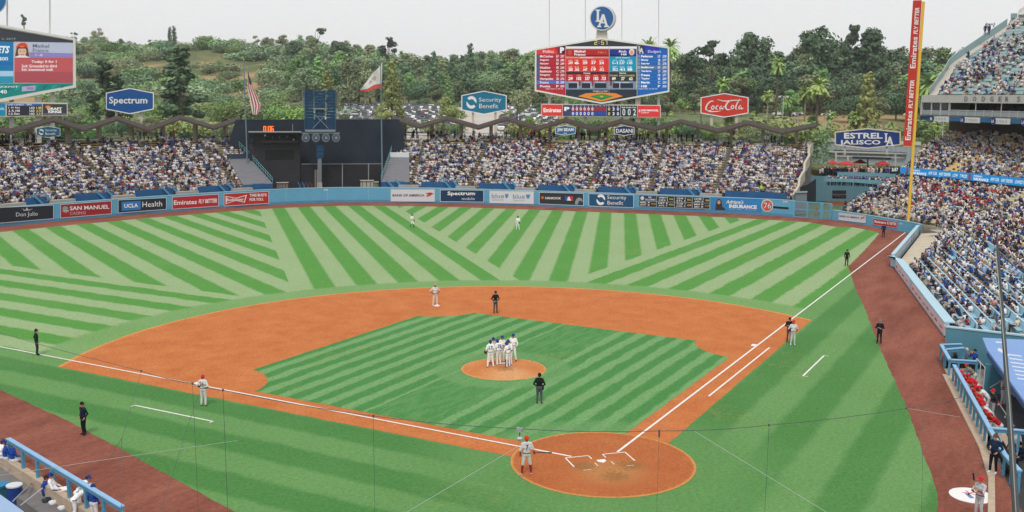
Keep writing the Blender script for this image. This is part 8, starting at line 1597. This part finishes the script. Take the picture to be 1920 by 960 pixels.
for px, py, zf, pose, lk, dface, lab in ((1804, 691, -.45, 'lean', L_(RD), 10, 'player in red jacket at the far end of the right dugout rail'), (1821, 685, -.45, 'lean', L_(RD, top='7a7a6a'), -20, 'player in red cap and olive top facing the far rail end'), (1816, 703, -.45, 'lean', L_(RD), 25, 'third player in red from the far end of the rail'), (1825.5, 704, -.45, 'lean', L_(RD, hair='2a2020'), -5, 'player in red helmet just behind the third red jacket'), (1833, 717, -.45, 'lean', L_(RD), 0, 'player in red and white in the middle of the rail'), (1836, 731, -.45, 'lean', L_(RD, top='c83c34'), 15, 'player in orange red leaning with both elbows mid rail'), (1847, 727, -.45, 'lean', L_(RD, top='d8d8da', under='d8d8da'), -20, 'player in white with red cap behind the mid rail group'),
    (1811, 697, -.45, 'lean', L_(RD, top='d23a34'), 5, 'player in bright red wedged between the second and third from the far end'), (1841, 741, -.45, 'lean', L_(RD), -8, 'player in red just below the mid rail group'), (1851, 757, -.45, 'lean', L_(RD, top='d8d8da'), 12, 'player in white jersey and red cap above the near rail end'),
    (1864, 730, -.7, 'armout', L_(PHI, top='2a2c34', under='c4242c', pants='a8acb0', hat='c8202c'), 20, 'big player in black vest and red sleeves reaching to the rail'), (1857, 769, -.45, 'lean', L_(RD), 15, 'player in red helmet at the near end of the straight rail'), (1868, 777, -.5, 'lean', L_(RD, top='b01c28'), -10, 'player in deep red at the near end beside another red helmet'), (1887, 689, -.9, 'belt', L_(PHI, top='7c4a3c', pants='b0b4ba'), 160, 'man in brown jacket standing in the middle of the right dugout'), (1884, 707, -.9, 'folded', L_(PHI, top='b8a8a0', pants='b8bcc0', hat='2c3040'), 130, 'man in pale uniform standing next to the brown jacket'),
    (1906, 805, -.9, 'stand', L_(RD, top='c8c8cc', under='c8c8cc'), 60, 'player in grey with red cap partly behind the net pole'), (1915, 830, -.9, 'sit', L_(GRD), 40, 'dark dressed man sitting behind the curved rail'), (1898, 820, -.9, 'sit', L_(GRD, top='3a3e48', hair='c8a890'), 20, 'man in charcoal sitting near the black bags'), (1829, 655, -.5, 'photog', L_(BL, pants='20242c', hat='', hair='2a221e'), 30, 'photographer in blue shirt standing in the camera well'), (1815, 654, -.5, 'sit', L_(GRD, top='6a7484', hair='d0c8c0'), -10, 'cameraman in grey sitting in the camera well'), (1791, 655, -.5, 'sit', L_(GRD, top='2c3440'), -10, 'dark clothed cameraman at the outer corner of the camera well')):
    if lk.get('hat') == '': lk.pop('hat')
    hh = {'sit': 1.35, 'lean': 1.52}.get(pose, 1.8); person(at_head(px, py, zf, hh), FL_R+dface, pose, lk, lab, 'people in the right dugout and camera well')
for i, px in enumerate((1846.5, 1853.5)): 
    S2 = face_plane(px, 62, pr(DECKTOP)[2]-1); p = S2.at(px, 66); person(p, 200, 'stand', L_(GRD, top='26304c', pants='1c2438'), ['left of two dark figures standing at the head of the upper deck stairs', 'right of two dark figures standing at the head of the upper deck stairs'][i], h=1.8)

# ================================================================== THE CROWD
def seated(var, n=6):
    """low seated figure facing +x; material slots: 0 top, 1 skin, 2 hair or cap, 3 trousers"""
    mb = MB(); rs_ = np.random.default_rng(var); lean = [.0, .08, -.05, .12][var % 4]; tx = lean
    mb.tube([(-.04, 0, .42), (-.05+tx*.4, 0, .66), (-.03+tx, 0, .92), (.0+tx, 0, 1.0)], [.155, .15, .175, .09], n, 0)
    V0 = len(mb.v); 
    for i in range(V0): 
        v = mb.v[i]; mb.v[i] = (v[0] if 1 else 0, v[1]*1.28, v[2])
    mb.tube([(tx, 0, .98), (.02+tx, 0, 1.04), (.03+tx, 0, 1.14), (.02+tx, 0, 1.22)], [.05, .085, .1, .06], n, 1)
    mb.tube([(.0+tx, 0, 1.12), (.0+tx, 0, 1.20), (.0+tx, 0, 1.26)], [.108, .112, .05], n, 2)
    for s in (-1, 1):
        mb.tube([(-.02, s*.1, .47), (.40, s*.13, .50)], [.085, .065], 5, 3); mb.tube([(.40, s*.13, .50), (.40, s*.14, .06)], [.06, .045], 5, 3)
        if var % 4 == 3: mb.tube([(tx, s*.22, .93), (.14+tx, s*.26, 1.0), (.24+tx, s*.12, 1.18)], [.06, .05, .035], 5, 0)
        else: mb.tube([(tx-.02, s*.23, .92), (.02+tx, s*.27, .68)], [.06, .05], 5, 0); mb.tube([(.02+tx, s*.27, .68), (.28, s*(.12 if var % 2 else .17), .6)], [.042, .035], 5, 1)
    return mb
TOPS = [('white', 'ececee', .38), ('light grey', 'b9bcc4', .09), ('royal blue', '3556a0', .10), ('navy', '2b3350', .13), ('black', '202228', .09), ('cream', 'e2d2bc', .09), ('red', 'b83842', .025), ('pale blue', '9db4d8', .05), ('pink', 'd49c98', .035), ('grey', '6c7078', .035)]
HAIRS = [('dark brown hair', '2e2320'), ('blue cap', '2445a0'), ('black hair', '1a181a'), ('white cap', 'd8d8da'), ('brown hair', '5a4030'), ('light hair', 'a88860'), ('navy cap', '1d2844')]
SKINS = ['d0a084', 'b98468', '98664c', 'dcb498', 'c08c70']; PANTS = ['3a4660', '23262e', '8a8478', '50586c', 'b4a890', 'c8c8cc']
ATTR = bpy.data.materials.new('crowd_clothes'); ATTR.use_nodes = True; b_ = ATTR.node_tree.nodes['Principled BSDF']; an = ATTR.node_tree.nodes.new('ShaderNodeAttribute'); an.attribute_name = 'cloth'; ATTR.node_tree.links.new(an.outputs['Color'], b_.inputs['Base Color']); b_.inputs['Roughness'].default_value = .85; b_.inputs['Specular IOR Level'].default_value = .15
def pick_top(zone, k, x, y, r):
    red = 0.
    if zone == 'field bowl': red = .24 if noise2(np.array([x, y]), .16, 41) > .5 and k > 7 and x > 104 else .03
    if r.random() < red: return 6
    return int(r.choice(10, p=np.array([t[2] for t in TOPS])/sum(t[2] for t in TOPS)))
def colours(top, hair, skin, pants): return np.array([[*lin(TOPS[top][1]), 1], [*lin(SKINS[skin]), 1], [*lin(HAIRS[hair][1]), 1], [*lin(PANTS[pants]), 1]])*[.95, .95, .95, 1]
cr_ = np.random.default_rng(5); TPL = [seated(v) for v in range(4)]; TPLH = [seated(v, 10) for v in range(4)]
PE_ = np.array([(p[0], p[1], p[2]) for p in PEOPLE]); X_, Y_, D_ = pr(PE_+[0, 0, .8]); order = np.argsort(D_); infr = (X_ > 2) & (X_ < 1918) & (Y_ > 0) & (Y_ < 958)
near = [i for i in order if infr[i]][:300]; nearset = set(near)
ZN = {'trackside boxes': 'the box seats', 'field bowl': 'the field bowl', 'loge': 'the yellow second deck', 'right pavilion': 'the right pavilion', 'left pavilion': 'the left pavilion', 'upper deck': 'the upper deck'}
ORD = ['first', 'second', 'third', 'fourth', 'fifth', 'sixth', 'seventh', 'eighth', 'ninth', 'tenth', 'eleventh', 'twelfth', 'thirteenth', 'fourteenth', 'fifteenth', 'sixteenth', 'seventeenth', 'eighteenth', 'nineteenth', 'twentieth', 'twenty-first', 'twenty-second']
_vm = {}
for i in near:
    x, y, z, yaw, zone, k, seat = PEOPLE[i]; top = pick_top(zone, k, x, y, cr_); hair = int(cr_.integers(7)); v = int(cr_.integers(4)); key = (top, hair, v)
    if key not in _vm:
        T = TPLH[v]; me = bpy.data.meshes.new('spectator'); me.from_pydata([tuple(q) for q in T.v], [], T.f); c = colours(top, hair, int(cr_.integers(5)), int(cr_.integers(6))); vm_ = np.zeros(len(T.v), int)
        for f, m in zip(T.f, T.m):
            for q in f: vm_[q] = m
        a = me.attributes.new('cloth', 'FLOAT_COLOR', 'POINT'); a.data.foreach_set('color', c[vm_].ravel()); me.materials.append(ATTR); me.polygons.foreach_set('use_smooth', [True]*len(me.polygons)); _vm[key] = me
    o = bpy.data.objects.new('spectator', _vm[key]); COL.objects.link(o); o.location = (x, y, z); o.rotation_euler = (0, 0, yaw+cr_.uniform(-.25, .25)); s = cr_.uniform(.92, 1.05); o.scale = (s, s, s)
    tag(o, 'fan in %s top, %s, %s row of %s, seat %d' % (TOPS[top][0], HAIRS[hair][0], ORD[min(k, 21)], ZN[zone], seat), 'spectator', 'spectators seated in '+ZN[zone])
rest = [i for i in range(len(PEOPLE)) if i not in nearset and -40 < X_[i] < 1960 and Y_[i] > -30]
VV, FF, CC, off = [], [], [], 0
for v in range(4):
    T = TPL[v]; tv = np.array(T.v); nv = len(tv); vm_ = np.zeros(nv, int)
    for f, m in zip(T.f, T.m):
        for q in f: vm_[q] = m
    ids = [i for i in rest if i % 4 == v]
    if not ids: continue
    P = np.array([[PEOPLE[i][0], PEOPLE[i][1], PEOPLE[i][2], PEOPLE[i][3]] for i in ids]); yaw = P[:, 3]+cr_.uniform(-.5, .5, len(ids)); s = cr_.uniform(.88, 1.08, len(ids))
    stand = (cr_.random(len(ids)) < .04)*.35
    c, sn = np.cos(yaw)[:, None], np.sin(yaw)[:, None]; Vx = P[:, 0:1]+s[:, None]*(tv[None, :, 0]*c-tv[None, :, 1]*sn); Vy = P[:, 1:2]+s[:, None]*(tv[None, :, 0]*sn+tv[None, :, 1]*c); Vz = P[:, 2:3]+s[:, None]*tv[None, :, 2]+stand[:, None]*(tv[None, :, 2] > .4)
    VV.append(np.stack([Vx, Vy, Vz], 2).reshape(-1, 3)); 
    col = np.stack([colours(pick_top(PEOPLE[i][4], PEOPLE[i][5], PEOPLE[i][0], PEOPLE[i][1], cr_), int(cr_.integers(7)), int(cr_.integers(5)), int(cr_.integers(6))) for i in ids]); CC.append(col[:, vm_].reshape(-1, 4))
    FF.append((T.f, len(ids), nv, off)); off += nv*len(ids)
V = np.concatenate(VV); faces = []; loops, starts, tot = [], [], 0
for F, n, nv, o_ in FF:
    base = (np.arange(n)*nv+o_)[:, None]
    lens = np.array([len(f) for f in F]); flat = np.concatenate([np.array(f) for f in F]); loops.append((base+flat[None]).ravel()); st = np.concatenate([[0], np.cumsum(lens)[:-1]]); starts.append((tot+np.arange(n)[:, None]*len(flat)+st[None]).ravel()); tot += n*len(flat)
loops = np.concatenate(loops).astype(np.int32); starts = np.concatenate(starts).astype(np.int32)
me = bpy.data.meshes.new('crowd'); me.vertices.add(len(V)); me.vertices.foreach_set('co', V.astype(np.float32).ravel()); me.loops.add(len(loops)); me.loops.foreach_set('vertex_index', loops); me.polygons.add(len(starts)); me.polygons.foreach_set('loop_start', starts)
me.update(calc_edges=True); me.validate(); a = me.attributes.new('cloth', 'FLOAT_COLOR', 'POINT'); a.data.foreach_set('color', np.concatenate(CC).astype(np.float32).ravel()); me.materials.append(ATTR)
o = bpy.data.objects.new('crowd', me); COL.objects.link(o); tag(o, 'dense crowd of seated fans filling the farther stands and pavilions', 'crowd', kind='stuff')
print('PEOPLE', len(PEOPLE), 'rest', len(rest), 'faces', len(starts), 'cars', nc, 'trees', NT[0])
# people on the terrace under the sign and back-row standees
def standee(seedv):
    mb = MB(); mb.tube([(0, 0, .78), (0, 0, 1.1), (0, 0, 1.4), (0, 0, 1.48)], [.15, .14, .19, .08], 6, 0); mb.tube([(0, 0, 1.46), (.02, 0, 1.55), (.02, 0, 1.66), (.02, 0, 1.72)], [.05, .085, .1, .05], 6, 1); mb.tube([(0, 0, 1.6), (0, 0, 1.7), (0, 0, 1.76)], [.106, .11, .05], 6, 2)
    for s in (-1, 1): mb.tube([(0, s*.09, .82), (.02, s*.11, .45), (0, s*.12, .04)], [.09, .07, .05], 5, 3); mb.tube([(0, s*.22, 1.38), (.02, s*.27, 1.12), (.12, s*.22, .92)], [.06, .05, .035], 5, 0)
    return mb
ST = standee(0); _sm = {}
def stand_at(p, where, lab_group):
    top = int(cr_.choice([0, 2, 3, 3, 4, 4, 9, 6, 5])); hair = int(cr_.integers(7)); key = (top, hair)
    if key not in _sm:
        me = bpy.data.meshes.new('standing_fan'); me.from_pydata([tuple(q) for q in ST.v], [], ST.f); vm_ = np.zeros(len(ST.v), int)
        for f, m in zip(ST.f, ST.m):
            for q in f: vm_[q] = m
        a = me.attributes.new('cloth', 'FLOAT_COLOR', 'POINT'); a.data.foreach_set('color', colours(top, hair, 1, 1)[vm_].ravel()); me.materials.append(ATTR); _sm[key] = me
    o = bpy.data.objects.new('standing_fan', _sm[key]); COL.objects.link(o); o.location = tuple(p); o.rotation_euler = (0, 0, cr_.uniform(0, 6.3)); s = cr_.uniform(.92, 1.05); o.scale = (s, s, s); tag(o, 'standing fan, %s top, %s, %s' % (TOPS[top][0], HAIRS[hair][0], where), 'spectator', lab_group)
for k in range(74):
    px = 1538+k*2.0+cr_.uniform(-1, 1); D = 168+cr_.uniform(0, 6); stand_at(PT2.at(px, 331+cr_.uniform(-1.5, 1.5), -cr_.uniform(0, 5))-[0, 0, .1], 'on the bar terrace under the beer sign', 'fans on the bar terrace')
for k in range(40):
    px = 1552+k*3.1+cr_.uniform(-1, 1); p = PT.at(px, 338+.0009*(px-1552)**2*.4, -.6); stand_at(p-[0, 0, .9], 'at the lower parapet above the bullpen', 'fans at the lower parapet of the bar terrace')
for R, nm, n in ((RL, 'left', 50), (RR, 'right', 95)):
    P, z, idx = R[NP]
    for k in range(n):
        i = int(cr_.integers(idx[0], idx[-1])); T = P[min(i+1, len(P)-1)]-P[i]; T /= np.linalg.norm(T)+1e-9; o_ = -np.array([T[1], -T[0]])
        if noise2(P[i], .09, 50) < .35: continue
        stand_at((*(P[i]+o_*cr_.uniform(-.5, .1)), z), 'along the back rail of the %s pavilion' % nm, 'fans standing behind the last row of the %s pavilion' % nm)

# ================================================================== AIR
mb = MB(); c = CAM[:2]+FH*330; Rz = np.array([[FH[0], -FH[1], 0], [FH[1], FH[0], 0], [0, 0, 1]])
mb.box((200, 200, 43), (2700, 2700, 93.5))
hz = bpy.data.materials.new('pale_air'); hz.use_nodes = True; nt = hz.node_tree; nt.nodes.remove(nt.nodes['Principled BSDF']); pv = nt.nodes.new('ShaderNodeVolumePrincipled'); pv.inputs['Density'].default_value = .00016; pv.inputs['Color'].default_value = (.93, .96, 1., 1); pv.inputs['Anisotropy'].default_value = .2
nt.links.new(pv.outputs[0], nt.nodes['Material Output'].inputs['Volume']); hz_o = mb.build('haze', hz); hz_o['kind'] = 'stuff'
